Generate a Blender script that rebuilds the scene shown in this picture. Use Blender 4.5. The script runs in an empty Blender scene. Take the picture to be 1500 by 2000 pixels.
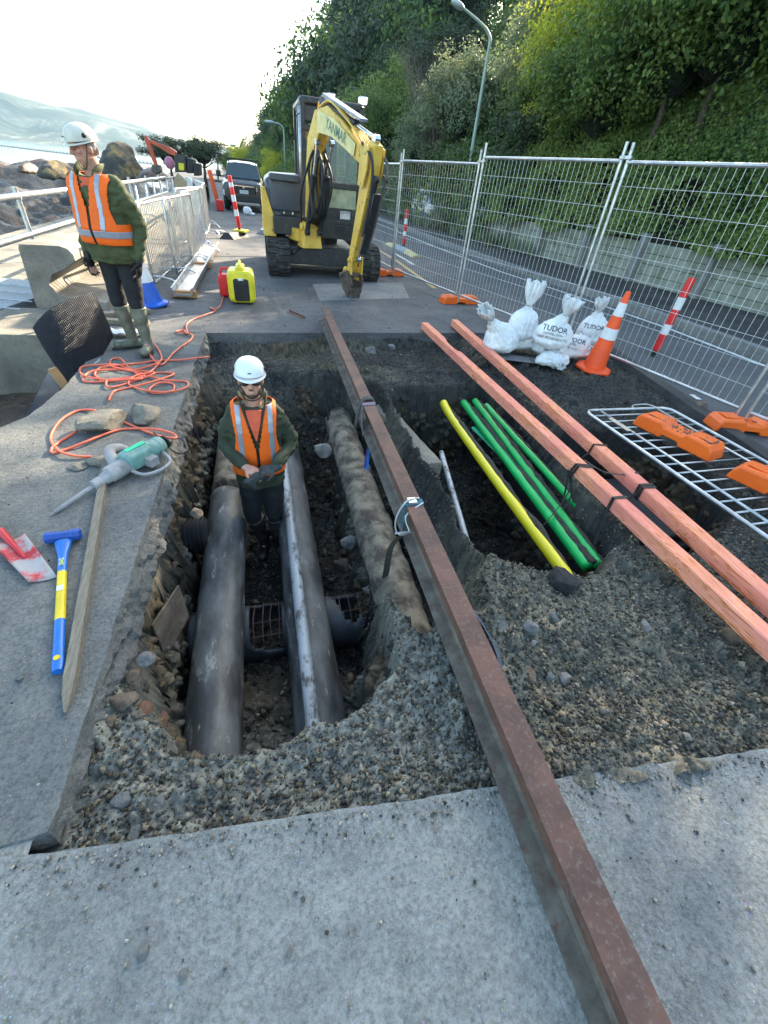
import bpy, math, random
import numpy as np
from mathutils import Vector, Matrix, Euler
from mathutils.bvhtree import BVHTree
from mathutils import noise as mnoise
rad = math.radians
SC = bpy.context.scene
COL = SC.collection

# ------------------------------------------------------------------ camera
F, CX, CY, H = 820.0, 750.0, 1000.0, 1.65
_n = np.array([-120.0, 1040.0]); _n /= np.linalg.norm(_n)
_p = math.atan(641 / 820)
_down = np.array([_n[0] * math.cos(_p), _n[1] * math.cos(_p), math.sin(_p)])
_yv = CY + (-(F * _down[2]) - (492 - CX) * _down[0]) / _down[1]
_Y = np.array([492 - CX, _yv - CY, F]); _Y /= np.linalg.norm(_Y)
RW = np.array([np.cross(_Y, -_down), _Y, -_down])
cam_d = bpy.data.cameras.new('camera'); cam = bpy.data.objects.new('camera', cam_d); COL.objects.link(cam)
cam_d.sensor_fit = 'VERTICAL'; cam_d.sensor_height = 24; cam_d.sensor_width = 18
cam_d.lens = 24 * F / 2000; cam_d.clip_start = 0.05; cam_d.clip_end = 9000
_r, _u, _b = RW @ [1, 0, 0], RW @ [0, -1, 0], RW @ [0, 0, -1]
cam.matrix_world = Matrix(((_r[0], _u[0], _b[0], 0), (_r[1], _u[1], _b[1], 0), (_r[2], _u[2], _b[2], H), (0, 0, 0, 1)))
SC.camera = cam

# ------------------------------------------------------------------ daylight
SUN_AZ, SUN_EL = 42.0, 26.0          # azimuth from the road direction towards the hill
W = bpy.data.worlds.new('World'); SC.world = W; W.use_nodes = True
nt = W.node_tree; nt.nodes.clear()
sky = nt.nodes.new('ShaderNodeTexSky'); sky.sky_type = 'NISHITA'; sky.sun_disc = False
sky.sun_elevation = rad(SUN_EL); sky.sun_rotation = rad(SUN_AZ); sky.air_density = 1.0; sky.dust_density = 2.0; sky.ozone_density = 1.0
bg = nt.nodes.new('ShaderNodeBackground'); bg.inputs[1].default_value = 0.15
wo = nt.nodes.new('ShaderNodeOutputWorld')
tn = nt.nodes.new('ShaderNodeMix'); tn.data_type = 'RGBA'; tn.blend_type = 'MULTIPLY'; tn.inputs[0].default_value = 1; tn.inputs[7].default_value = (1.03, 1.05, .93, 1); nt.links.new(sky.outputs[0], tn.inputs[6]); nt.links.new(tn.outputs[2], bg.inputs[0]); nt.links.new(bg.outputs[0], wo.inputs[0])
sd = bpy.data.lights.new('sun', 'SUN'); sun = bpy.data.objects.new('sun', sd); COL.objects.link(sun)
sd.energy = 5.0; sd.angle = rad(0.5); sd.color = (1.0, 0.84, 0.62)
_s = Vector((math.sin(rad(SUN_AZ)) * math.cos(rad(SUN_EL)), math.cos(rad(SUN_AZ)) * math.cos(rad(SUN_EL)), math.sin(rad(SUN_EL))))
sun.rotation_euler = _s.to_track_quat('Z', 'Y').to_euler(); sun.location = (20, 20, 30)
SC.view_settings.view_transform = 'Standard'; SC.view_settings.look = 'None'
SC.view_settings.exposure = 2.2; SC.view_settings.gamma = 1.0
try:
    SC.cycles.max_bounces = 6; SC.cycles.transparent_max_bounces = 6; SC.cycles.volume_bounces = 0
except Exception: pass

# ------------------------------------------------------------------ helpers
def G(px, py, z=0.0):
    d = RW @ [px - CX, py - CY, F]; t = (z - H) / d[2]
    return Vector((d[0] * t, d[1] * t, z))
def D(px, py, y):
    d = RW @ [px - CX, py - CY, F]; t = y / d[1]
    return Vector((d[0] * t, y, H + d[2] * t))
def V(*a): return Vector(a)
def tag(o, label=None, cat=None, group=None, kind=None):
    if label: o['label'] = label
    if cat: o['category'] = cat
    if group: o['group'] = group
    if kind: o['kind'] = kind
    return o
def thing(name, label, cat, loc=(0, 0, 0), rz=0.0, group=None):
    o = bpy.data.objects.new(name, None); COL.objects.link(o); o.empty_display_size = 0.1
    o.location = loc; o.rotation_euler = (0, 0, rz)
    return tag(o, label, cat, group)
def pworld(o):
    v = Vector((0, 0, 0))
    while o is not None: v += o.location; o = o.parent
    return v
def copy_tree(o, parent=None):
    c = o.copy(); COL.objects.link(c); c.parent = parent
    for ch in list(o.children): copy_tree(ch, c)
    return c
def frame_of(d, up=(0, 0, 1)):
    d = Vector(d).normalized(); u = Vector(up)
    if abs(d.dot(u)) > .98: u = Vector((0, 1, 0))
    a = d.cross(u).normalized(); b = a.cross(d).normalized()
    return a, b
class MB:
    def __init__(s): s.v = []; s.f = []; s.m = []; s.mi = 0
    def add(s, vs, fs):
        o = len(s.v); s.v += [tuple(v) for v in vs]
        for f in fs: s.f.append(tuple(i + o for i in f)); s.m.append(s.mi)
        return s
    def box(s, c, size, rot=None, tp=1.0, tpy=None):
        x, y, z = [q / 2 for q in size]; ty = tp if tpy is None else tpy
        vs = [Vector(p) for p in ((-x, -y, -z), (x, -y, -z), (x, y, -z), (-x, y, -z), (-x * tp, -y * ty, z), (x * tp, -y * ty, z), (x * tp, y * ty, z), (-x * tp, y * ty, z))]
        if rot is not None: vs = [rot @ v for v in vs]
        c = Vector(c)
        return s.add([v + c for v in vs], [(0, 3, 2, 1), (4, 5, 6, 7), (0, 1, 5, 4), (1, 2, 6, 5), (2, 3, 7, 6), (3, 0, 4, 7)])
    def rbox(s, c, size, r, rot=None, n=3, axis=2):
        # box with rounded vertical (axis) edges and a small edge fillet
        ax = [0, 1, 2]; ax.remove(axis); x, y = size[ax[0]] / 2, size[ax[1]] / 2; z = size[axis] / 2
        prof = []
        for (sx, sy, a0) in ((1, 1, 0), (-1, 1, 90), (-1, -1, 180), (1, -1, 270)):
            for k in range(n + 1):
                a = rad(a0 + 90 * k / n); prof.append((sx * (x - r) + r * math.cos(a), sy * (y - r) + r * math.sin(a)))
        e = min(r * .45, z * .6); rings = [(-z, 1 - e / max(x, y)), (-z + e, 1), (z - e, 1), (z, 1 - e / max(x, y))]
        vs = []; N = len(prof); c = Vector(c)
        for (zz, k) in rings:
            for (a, b) in prof:
                p = [0, 0, 0]; p[ax[0]] = a * k; p[ax[1]] = b * k; p[axis] = zz; p = Vector(p)
                if rot is not None: p = rot @ p
                vs.append(p + c)
        fs = []
        for i in range(3):
            for j in range(N): fs.append((i * N + j, i * N + (j + 1) % N, (i + 1) * N + (j + 1) % N, (i + 1) * N + j))
        fs += [tuple(range(N))[::-1], tuple(3 * N + j for j in range(N))]
        return s.add(vs, fs)
    def ring(s, c, a, b, ra, rb, n):
        return [c + a * (ra * math.cos(2 * math.pi * k / n)) + b * (rb * math.sin(2 * math.pi * k / n)) for k in range(n)]
    def loft(s, rings, caps=True, closed=False):
        n = len(rings[0]); vs = [p for r in rings for p in r]; fs = []; m = len(rings)
        for i in range(m if closed else m - 1):
            i2 = (i + 1) % m
            for j in range(n): fs.append((i * n + j, i * n + (j + 1) % n, i2 * n + (j + 1) % n, i2 * n + j))
        if caps and not closed: fs += [tuple(range(n))[::-1], tuple((m - 1) * n + j for j in range(n))]
        return s.add(vs, fs)
    def cyl(s, p0, p1, r0, r1=None, n=12, caps=True):
        r1 = r0 if r1 is None else r1; p0, p1 = Vector(p0), Vector(p1); a, b = frame_of(p1 - p0)
        return s.loft([s.ring(p0, a, b, r0, r0, n), s.ring(p1, a, b, r1, r1, n)], caps)
    def cap(s, p0, p1, r0, r1=None, n=12, k=3):
        r1 = r0 if r1 is None else r1; p0, p1 = Vector(p0), Vector(p1); d = (p1 - p0).normalized(); a, b = frame_of(d); rs = []
        for i in range(k + 1):
            t = math.pi / 2 * i / k; t = max(t, .12); rs.append(s.ring(p0 - d * (r0 * math.cos(t)), a, b, r0 * math.sin(t), r0 * math.sin(t), n))
        for i in range(k + 1):
            t = math.pi / 2 * (1 - i / k); t = max(t, .12); rs.append(s.ring(p1 + d * (r1 * math.cos(t)), a, b, r1 * math.sin(t), r1 * math.sin(t), n))
        return s.loft(rs)
    def chain(s, pts, rs, n=12):
        for i in range(len(pts) - 1): s.cap(pts[i], pts[i + 1], rs[i], rs[i + 1], n)
        return s
    def ell(s, c, r, rot=None, n=16, m=10):
        c = Vector(c); rs = []
        for i in range(m + 1):
            t = math.pi * i / m; t = min(max(t, .05), math.pi - .05); ri = []
            for j in range(n):
                u = 2 * math.pi * j / n; p = Vector((r[0] * math.sin(t) * math.cos(u), r[1] * math.sin(t) * math.sin(u), -r[2] * math.cos(t)))
                ri.append((rot @ p if rot is not None else p) + c)
            rs.append(ri)
        return s.loft(rs)
    def tube(s, pts, r, n=8, closed=False, ry=None, up=None):
        pts = [Vector(p) for p in pts]; m = len(pts); rs = []; pa = None
        for i, p in enumerate(pts):
            q0 = pts[(i - 1) % m] if (closed or i > 0) else p; q1 = pts[(i + 1) % m] if (closed or i < m - 1) else p
            d = (q1 - q0).normalized()
            if up is not None: a, b = frame_of(d, up)
            elif pa is None: a, b = frame_of(d)
            else:
                a = (pa - d * pa.dot(d)); a = a.normalized() if a.length > 1e-6 else frame_of(d)[0]; b = a.cross(d).normalized()
            pa = a; rr = r[i] if isinstance(r, (list, tuple)) else r
            rs.append(s.ring(p, a, b, rr, rr if ry is None else ry, n))
        return s.loft(rs, True, closed)
    def lathe(s, prof, c=(0, 0, 0), n=20, ax=None):
        c = Vector(c); rs = []
        a, b, d = (V(1, 0, 0), V(0, 1, 0), V(0, 0, 1)) if ax is None else (*frame_of(ax), Vector(ax).normalized())
        for (r, z) in prof: rs.append(s.ring(c + d * z, a, b, max(r, .0005), max(r, .0005), n))
        return s.loft(rs)
    def prism(s, poly, o, ax, ay, az, depth):
        # poly (u,v) in plane (ax, ay), extruded along az
        o, ax, ay, az = Vector(o), Vector(ax), Vector(ay), Vector(az); n = len(poly)
        vs = [o + ax * u + ay * v for u, v in poly] + [o + ax * u + ay * v + az * depth for u, v in poly]
        fs = [tuple(range(n))[::-1], tuple(range(n, 2 * n))] + [(i, (i + 1) % n, (i + 1) % n + n, i + n) for i in range(n)]
        return s.add(vs, fs)
    def build(s, name, mat, parent=None, smooth=False, bevel=0, solid=0, remesh=0, smo=0, disp=None, shade_ang=None):
        me = bpy.data.meshes.new(name); off = pworld(parent) if parent is not None else None
        vs = s.v
        if parent is None:
            a = np.array(vs); lo, hi = a.min(0), a.max(0); off = Vector(((lo[0] + hi[0]) / 2, (lo[1] + hi[1]) / 2, lo[2]))
        vs = (np.array(vs) - np.array(off)).tolist()
        me.from_pydata(vs, [], s.f)
        mats = mat if isinstance(mat, (list, tuple)) else [mat]
        for m in mats: me.materials.append(m)
        if len(mats) > 1 and not remesh: me.polygons.foreach_set('material_index', s.m)
        o = bpy.data.objects.new(name, me); COL.objects.link(o)
        if parent is not None: o.parent = parent
        else: o.location = off
        if remesh:
            m = o.modifiers.new('r', 'REMESH'); m.mode = 'VOXEL'; m.voxel_size = remesh; m.adaptivity = 0
            if smo: m = o.modifiers.new('s', 'SMOOTH'); m.factor = .5; m.iterations = smo
            dg = bpy.context.evaluated_depsgraph_get(); dg.update()
            nm = bpy.data.meshes.new_from_object(o.evaluated_get(dg)); o.modifiers.clear(); o.data = nm; me = nm; nm.name = name
            smooth = True
        if disp is not None:
            n = len(me.vertices); co = np.empty(n * 3); no = np.empty(n * 3); me.vertices.foreach_get('co', co); me.vertices.foreach_get('normal', no)
            co = co.reshape(-1, 3); no = no.reshape(-1, 3); co += no * disp(co)[:, None]; me.vertices.foreach_set('co', co.ravel()); me.update()
        if smooth or shade_ang:
            me.polygons.foreach_set('use_smooth', [True] * len(me.polygons))
            if shade_ang:
                try: me.set_sharp_from_angle(angle=rad(shade_ang))
                except Exception: pass
        if bevel:
            m = o.modifiers.new('b', 'BEVEL'); m.width = bevel; m.segments = 2; m.limit_method = 'ANGLE'; m.angle_limit = rad(40)
            try: m.harden_normals = False
            except Exception: pass
        if solid: m = o.modifiers.new('t', 'SOLIDIFY'); m.thickness = solid; m.offset = 0
        return o
def npmesh(name, verts, faces, mat, smooth=False, parent=None, mats_idx=None, loc=(0, 0, 0)):
    me = bpy.data.meshes.new(name); verts = np.asarray(verts, dtype=np.float32); faces = np.asarray(faces, dtype=np.int32); k = faces.shape[1]
    me.vertices.add(len(verts)); me.vertices.foreach_set('co', verts.ravel())
    me.loops.add(faces.size); me.loops.foreach_set('vertex_index', faces.ravel())
    me.polygons.add(len(faces)); me.polygons.foreach_set('loop_start', np.arange(0, faces.size, k, dtype=np.int32))
    try: me.polygons.foreach_set('loop_total', np.full(len(faces), k, dtype=np.int32))
    except Exception: pass
    if smooth: me.polygons.foreach_set('use_smooth', np.ones(len(faces), dtype=bool))
    for m in (mat if isinstance(mat, (list, tuple)) else [mat]): me.materials.append(m)
    if mats_idx is not None: me.polygons.foreach_set('material_index', mats_idx)
    me.update(calc_edges=True); me.validate()
    o = bpy.data.objects.new(name, me); COL.objects.link(o); o.parent = parent; o.location = loc
    return o
# numpy noise
def _hash(ix, iy, seed):
    h = (ix.astype(np.int64) * 374761393 + iy.astype(np.int64) * 668265263 + seed * 1442695041) & 0xffffffff
    h = ((h ^ (h >> 13)) * 1274126177) & 0xffffffff
    return ((h ^ (h >> 16)) & 0xffffff) / float(0xffffff)
def vnoise(x, y, seed=0):
    ix, iy = np.floor(x), np.floor(y); fx, fy = x - ix, y - iy; fx = fx * fx * (3 - 2 * fx); fy = fy * fy * (3 - 2 * fy)
    a, b, c, d = _hash(ix, iy, seed), _hash(ix + 1, iy, seed), _hash(ix, iy + 1, seed), _hash(ix + 1, iy + 1, seed)
    return (a + (b - a) * fx) * (1 - fy) + (c + (d - c) * fx) * fy - .5
def fbm(x, y, sc, oct=4, seed=0, gain=.5):
    r = 0; a = 1
    for i in range(oct): r = r + a * vnoise(x * sc + 17.3 * i, y * sc - 9.1 * i, seed + i); sc *= 2.03; a *= gain
    return r
def stones(x, y, sc, seed=0, jit=.9):
    x = x * sc; y = y * sc; ix, iy = np.floor(x), np.floor(y); best = np.full(x.shape, 9.0); idv = np.zeros(x.shape)
    for dx in (-1, 0, 1):
        for dy in (-1, 0, 1):
            cx, cy = ix + dx, iy + dy
            px = cx + .5 + (_hash(cx, cy, seed) - .5) * jit; py = cy + .5 + (_hash(cx, cy, seed + 5) - .5) * jit
            r = .35 + .5 * _hash(cx, cy, seed + 9); d = ((x - px) ** 2 + (y - py) ** 2) / (r * r)
            m = d < best; best = np.where(m, d, best); idv = np.where(m, _hash(cx, cy, seed + 11), idv)
    return np.clip(1 - best, 0, 1) ** .5, idv

def chips(x, y, sc, seed=0, jit=.95):
    x = x * sc; y = y * sc; ix, iy = np.floor(x), np.floor(y); b1 = np.full(x.shape, 9.0); b2 = np.full(x.shape, 9.0); idv = np.zeros(x.shape); tz = np.zeros(x.shape)
    for dx in (-1, 0, 1):
        for dy in (-1, 0, 1):
            cx, cy = ix + dx, iy + dy
            px = cx + .5 + (_hash(cx, cy, seed) - .5) * jit; py = cy + .5 + (_hash(cx, cy, seed + 5) - .5) * jit
            d = np.hypot(x - px, y - py); i_ = _hash(cx, cy, seed + 11); t_ = (_hash(cx, cy, seed + 21) - .5) * (x - px) + (_hash(cx, cy, seed + 31) - .5) * (y - py)
            m = d < b1; b2 = np.where(m, b1, np.minimum(b2, d)); idv = np.where(m, i_, idv); tz = np.where(m, t_, tz); b1 = np.where(m, d, b1)
    e = np.clip((b2 - b1) * 3.2, 0, 1); return e * (.35 + .65 * idv + 1.1 * tz), idv, e

# ------------------------------------------------------------------ materials
def newmat(name):
    m = bpy.data.materials.new(name); m.use_nodes = True; n = m.node_tree; b = n.nodes['Principled BSDF']
    return m, n, b
def rgb(c): return (*c, 1.0)
def noise_node(n, scale, detail=5, rough=.6, coord=None, dist=0):
    t = n.nodes.new('ShaderNodeTexNoise'); t.inputs['Scale'].default_value = scale; t.inputs['Detail'].default_value = detail
    t.inputs['Roughness'].default_value = rough; t.inputs['Distortion'].default_value = dist
    if coord is not None: n.links.new(coord, t.inputs['Vector'])
    return t
def ramp(n, src, stops):
    r = n.nodes.new('ShaderNodeValToRGB'); e = r.color_ramp.elements
    while len(e) > 1: e.remove(e[-1])
    for i, (p, c) in enumerate(stops):
        c = (c, c, c) if not hasattr(c, '__len__') else c
        if i == 0: e[0].position = p; e[0].color = rgb(c)
        else: q = e.new(p); q.color = rgb(c)
    n.links.new(src, r.inputs[0]); return r
def mixc(n, fac, a, b, mode='MIX'):
    x = n.nodes.new('ShaderNodeMix'); x.data_type = 'RGBA'; x.blend_type = mode
    for s, val in ((0, fac), (6, a), (7, b)):
        if hasattr(val, 'is_output') or isinstance(val, bpy.types.NodeSocket): n.links.new(val, x.inputs[s])
        elif s == 0: x.inputs[0].default_value = val
        else: x.inputs[s].default_value = rgb(val)
    return x.outputs[2]
def bump(n, b, layers, coord):
    prev = None
    for (sc, st, dist) in layers:
        t = noise_node(n, sc, 4, .65, coord); bp = n.nodes.new('ShaderNodeBump'); bp.inputs['Strength'].default_value = st; bp.inputs['Distance'].default_value = dist
        n.links.new(t.outputs[0], bp.inputs['Height'])
        if prev is not None: n.links.new(prev, bp.inputs['Normal'])
        prev = bp.outputs[0]
    n.links.new(prev, b.inputs['Normal']); return prev
def pm(name, c, rough=.6, metal=0.0, c2=None, sc=6.0, lo=.4, hi=.65, dirt=None, dsc=14.0, dlo=.52, dhi=.7, bp=None, var=0.12, stretch=None, spec=None, coat=0):
    """painted / plain surface with mottling, optional second colour and dirt patches"""
    m, n, b = newmat(name); tc = n.nodes.new('ShaderNodeTexCoord'); co = tc.outputs['Object']
    if stretch:
        mp = n.nodes.new('ShaderNodeMapping'); mp.inputs['Scale'].default_value = stretch; n.links.new(co, mp.inputs[0]); co = mp.outputs[0]
    t = noise_node(n, sc, 6, .6, co); c2 = c2 or tuple(q * (1 - var * 2) for q in c)
    r = ramp(n, t.outputs[0], [(lo, c2), (hi, c)]); out = r.outputs[0]
    if dirt:
        t2 = noise_node(n, dsc, 8, .7, co); r2 = ramp(n, t2.outputs[0], [(dlo, 0.0), (dhi, 1.0)]); out = mixc(n, r2.outputs[0], out, dirt)
        rr = n.nodes.new('ShaderNodeMapRange'); n.links.new(r2.outputs[0], rr.inputs[0]); rr.inputs[3].default_value = rough; rr.inputs[4].default_value = min(.95, rough + .3); n.links.new(rr.outputs[0], b.inputs['Roughness'])
        if metal:
            r3 = n.nodes.new('ShaderNodeMapRange'); n.links.new(r2.outputs[0], r3.inputs[0]); r3.inputs[3].default_value = metal; r3.inputs[4].default_value = 0; n.links.new(r3.outputs[0], b.inputs['Metallic'])
    n.links.new(out, b.inputs['Base Color'])
    if not dirt: b.inputs['Roughness'].default_value = rough
    if not (dirt and metal): b.inputs['Metallic'].default_value = metal
    if coat: b.inputs['Coat Weight'].default_value = coat; b.inputs['Coat Roughness'].default_value = .15
    if spec is not None: b.inputs['Specular IOR Level'].default_value = spec
    if bp: bump(n, b, bp, co)
    return m
def leafmat(name, c, c2, trans=.45, c3=None):
    m, n, b = newmat(name); oi = n.nodes.new('ShaderNodeObjectInfo'); g = n.nodes.new('ShaderNodeNewGeometry'); tc = n.nodes.new('ShaderNodeTexCoord')
    t = noise_node(n, .55, 3, .6, tc.outputs['Object'])
    add = n.nodes.new('ShaderNodeMath'); add.operation = 'MULTIPLY_ADD'; n.links.new(g.outputs['Random Per Island'], add.inputs[0]); add.inputs[1].default_value = .45; n.links.new(t.outputs[0], add.inputs[2])
    a2 = n.nodes.new('ShaderNodeMath'); a2.operation = 'MULTIPLY_ADD'; n.links.new(oi.outputs['Random'], a2.inputs[0]); a2.inputs[1].default_value = .22; n.links.new(add.outputs[0], a2.inputs[2])
    r = ramp(n, a2.outputs[0], [(.45, c), (.8, c2), (1.05, c3 or c2)]); n.links.new(r.outputs[0], b.inputs['Base Color'])
    b.inputs['Roughness'].default_value = .55; b.inputs['Specular IOR Level'].default_value = .35
    tr = n.nodes.new('ShaderNodeBsdfTranslucent'); hs = n.nodes.new('ShaderNodeHueSaturation'); hs.inputs['Value'].default_value = 2.2; hs.inputs['Saturation'].default_value = 1.1; hs.inputs['Hue'].default_value = .475
    n.links.new(r.outputs[0], hs.inputs['Color']); n.links.new(hs.outputs[0], tr.inputs[0])
    mx = n.nodes.new('ShaderNodeMixShader'); mx.inputs[0].default_value = trans; o = n.nodes['Material Output']
    n.links.new(b.outputs[0], mx.inputs[1]); n.links.new(tr.outputs[0], mx.inputs[2]); n.links.new(mx.outputs[0], o.inputs[0])
    return m
def concrete(name, c, c2, c3, rough=.85, sc=1.0, speck=.5, bstr=.6, crack=False):
    m, n, b = newmat(name); tc = n.nodes.new('ShaderNodeTexCoord'); co = tc.outputs['Object']
    big = noise_node(n, 1.3 * sc, 6, .65, co, .4); r = ramp(n, big.outputs[0], [(.32, c2), (.5, c), (.68, c3)])
    fine = noise_node(n, 80 * sc, 6, .75, co); r2 = ramp(n, fine.outputs[0], [(.36, .60), (.5, .97), (.62, 1.2)])
    out = mixc(n, 1.0, r.outputs[0], r2.outputs[0], 'MULTIPLY')
    pt = noise_node(n, 7 * sc, 5, .7, co, .8); rp = ramp(n, pt.outputs[0], [(.36, .88), (.5, 1.0), (.66, 1.06)]); out = mixc(n, 1.0, out, rp.outputs[0], 'MULTIPLY')
    vo = n.nodes.new('ShaderNodeTexVoronoi'); vo.inputs['Scale'].default_value = 90 * sc; n.links.new(co, vo.inputs['Vector'])
    r3 = ramp(n, vo.outputs['Distance'], [(.0, 1.0), (.26, 0.0)]); sel = noise_node(n, 9 * sc, 3, .6, co); r4 = ramp(n, sel.outputs[0], [(.45, 0.0), (.7, speck)])
    mm = n.nodes.new('ShaderNodeMath'); mm.operation = 'MULTIPLY'; n.links.new(r3.outputs[0], mm.inputs[0]); n.links.new(r4.outputs[0], mm.inputs[1])
    cc = mixc(n, .5, vo.outputs['Color'], (.35, .36, .37)); out = mixc(n, mm.outputs[0], out, cc)
    st = noise_node(n, 3.1 * sc, 7, .7, co, 1.2); r5 = ramp(n, st.outputs[0], [(.52, 0.0), (.74, .40)]); out = mixc(n, r5.outputs[0], out, tuple(q * .6 for q in c2))
    n.links.new(out, b.inputs['Base Color']); b.inputs['Roughness'].default_value = rough; b.inputs['Specular IOR Level'].default_value = .3
    bump(n, b, [(18 * sc, bstr * .6, .02), (85 * sc, bstr, .006)], co)
    return m
M = {}
M['slab'] = concrete('slab concrete', (.135, .14, .14), (.08, .084, .087), (.20, .195, .175), sc=.9, speck=.9, bstr=.8)
M['deck'] = concrete('roughened concrete', (.235, .238, .228), (.165, .17, .167), (.30, .298, .275), sc=.9, speck=1.0, bstr=1.0)
M['backdeck'] = concrete('worn asphalt', (.115, .115, .118), (.075, .077, .083), (.16, .155, .15), sc=.8, speck=.8, bstr=.6)
M['road'] = concrete('road asphalt', (.095, .10, .108), (.08, .085, .093), (.115, .118, .122), sc=.6, speck=.35, bstr=.4)
M['patch'] = concrete('concrete patch', (.22, .22, .215), (.17, .17, .17), (.27, .265, .25), sc=1.1, speck=.3, bstr=.4)
M['path'] = concrete('footpath asphalt', (.06, .06, .062), (.035, .035, .036), (.09, .088, .08), sc=1, speck=.6, bstr=.5)
M['wall'] = concrete('sea wall concrete', (.26, .235, .20), (.17, .155, .13), (.34, .31, .26), sc=1.4, speck=.2, bstr=.35)
M['oldcon'] = concrete('old stained concrete', (.22, .20, .165), (.12, .115, .10), (.30, .275, .22), sc=1.2, speck=.3, bstr=.5)
M['bluecon'] = concrete('wet blue grey concrete', (.20, .22, .24), (.13, .15, .17), (.28, .30, .31), sc=2, speck=.5, bstr=.5)
M['steel'] = pm('galvanised steel', (.62, .64, .66), .38, .85, c2=(.42, .44, .46), sc=9, dirt=(.28, .26, .23), dsc=20, dlo=.58, dhi=.75)
M['wire'] = pm('galvanised wire', (.72, .74, .74), .4, .6)
M['rust'] = pm('rusty steel', (.155, .075, .055), .72, .1, c2=(.085, .045, .036), sc=7, lo=.35, hi=.6, dirt=(.20, .155, .135), dsc=55, dlo=.52, dhi=.75, bp=[(60, .35, .003), (9, .2, .006)])
M['rustgrey'] = pm('dusty steel web', (.165, .145, .12), .85, 0, c2=(.08, .07, .058), sc=9, lo=.38, hi=.62, dirt=(.11, .055, .038), dsc=26, dlo=.5, dhi=.7, bp=[(70, .5, .004)])
M['hdpe'] = pm('dusty black pipe', (.125, .132, .135), .5, 0, c2=(.040, .042, .045), sc=3.2, lo=.40, hi=.60, dirt=(.30, .30, .29), dsc=6, dlo=.58, dhi=.66, bp=[(30, .3, .004), (90, .3, .002)], stretch=(2.2, .8, 2.2))
M['pvc'] = pm('grey conduit', (.42, .45, .48), .38, 0, c2=(.30, .325, .35), sc=3, dirt=(.10, .095, .088), dsc=16, dlo=.5, dhi=.62, bp=[(50, .25, .003)], stretch=(1, .5, 1))
M['cast'] = pm('corroded pipe', (.25, .215, .16), .95, 0, c2=(.075, .06, .048), sc=7, lo=.40, hi=.60, dirt=(.30, .27, .21), dsc=16, dlo=.55, dhi=.72, bp=[(14, .8, .02), (55, .8, .008)])
M['black'] = pm('black rubber', (.018, .018, .02), .6, 0, dirt=(.06, .055, .05), dsc=12)
M['track'] = pm('dusty rubber track', (.03, .029, .029), .85, 0, dirt=(.11, .095, .085), dsc=9, dlo=.48, dhi=.66, bp=[(30, .3, .01)])
M['yellow'] = pm('machine yellow paint', (.78, .51, .08), .42, 0, c2=(.62, .38, .05), sc=3, dirt=(.13, .10, .06), dsc=12, dlo=.55, dhi=.68, coat=.2)
M['yellowpipe'] = pm('yellow gas pipe', (.80, .66, .01), .4, 0, c2=(.74, .60, .01), sc=4)
M['greenpipe'] = pm('green duct', (.0, .50, .10), .4, 0, c2=(.0, .40, .08), sc=4)
M['mudpipe'] = pm('mud caked duct', (.07, .062, .052), .95, 0, c2=(.04, .035, .03), sc=20, bp=[(45, 1, .012)])
M['orangepl'] = pm('orange plastic', (.90, .15, .012), .42, 0, c2=(.80, .12, .01), sc=5, dirt=(.28, .20, .14), dsc=9, dlo=.66, dhi=.8)
M['cone'] = pm('cone orange', (.95, .10, .01), .5, 0, c2=(.85, .075, .008), sc=6, dirt=(.30, .16, .10), dsc=14, dlo=.66, dhi=.82)
M['red'] = pm('red plastic', (.80, .018, .02), .45, 0, dirt=(.25, .05, .04), dsc=9, dlo=.62, dhi=.8)
M['white'] = pm('white sheeting', (.78, .79, .80), .5, 0, c2=(.66, .67, .68), sc=9, dirt=(.42, .39, .34), dsc=20, dlo=.6, dhi=.8)
M['blue'] = pm('blue plastic', (.015, .12, .60), .45, 0, dirt=(.12, .16, .28), dsc=11, dlo=.6, dhi=.8)
M['lightblue'] = pm('pale blue plastic', (.25, .42, .70), .5)
M['darkmetal'] = pm('dark painted metal', (.03, .032, .036), .4, .2, dirt=(.10, .09, .08), dsc=9, dlo=.55, dhi=.75)
M['charcoal'] = pm('charcoal plastic cover', (.055, .065, .085), .38, 0, c2=(.045, .052, .07), sc=3, dirt=(.12, .115, .11), dsc=7, dlo=.6, dhi=.8)
M['rockbrown'] = pm('brown rock', (.20, .145, .10), .9, 0, c2=(.11, .08, .06), sc=9, bp=[(14, .6, .03), (50, .4, .01)])
M['rockgrey'] = pm('grey rock', (.20, .20, .19), .9, 0, c2=(.11, .11, .108), sc=9, dirt=(.28, .27, .25), dsc=12, bp=[(14, .6, .03), (50, .4, .01)])
M['rockred'] = pm('reddish rock', (.23, .12, .08), .9, 0, c2=(.13, .07, .05), sc=9, bp=[(14, .6, .03)])
M['asphalt lump'] = pm('broken asphalt', (.035, .035, .037), .9, 0, c2=(.015, .015, .016), sc=30, bp=[(40, .8, .01)])
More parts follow.
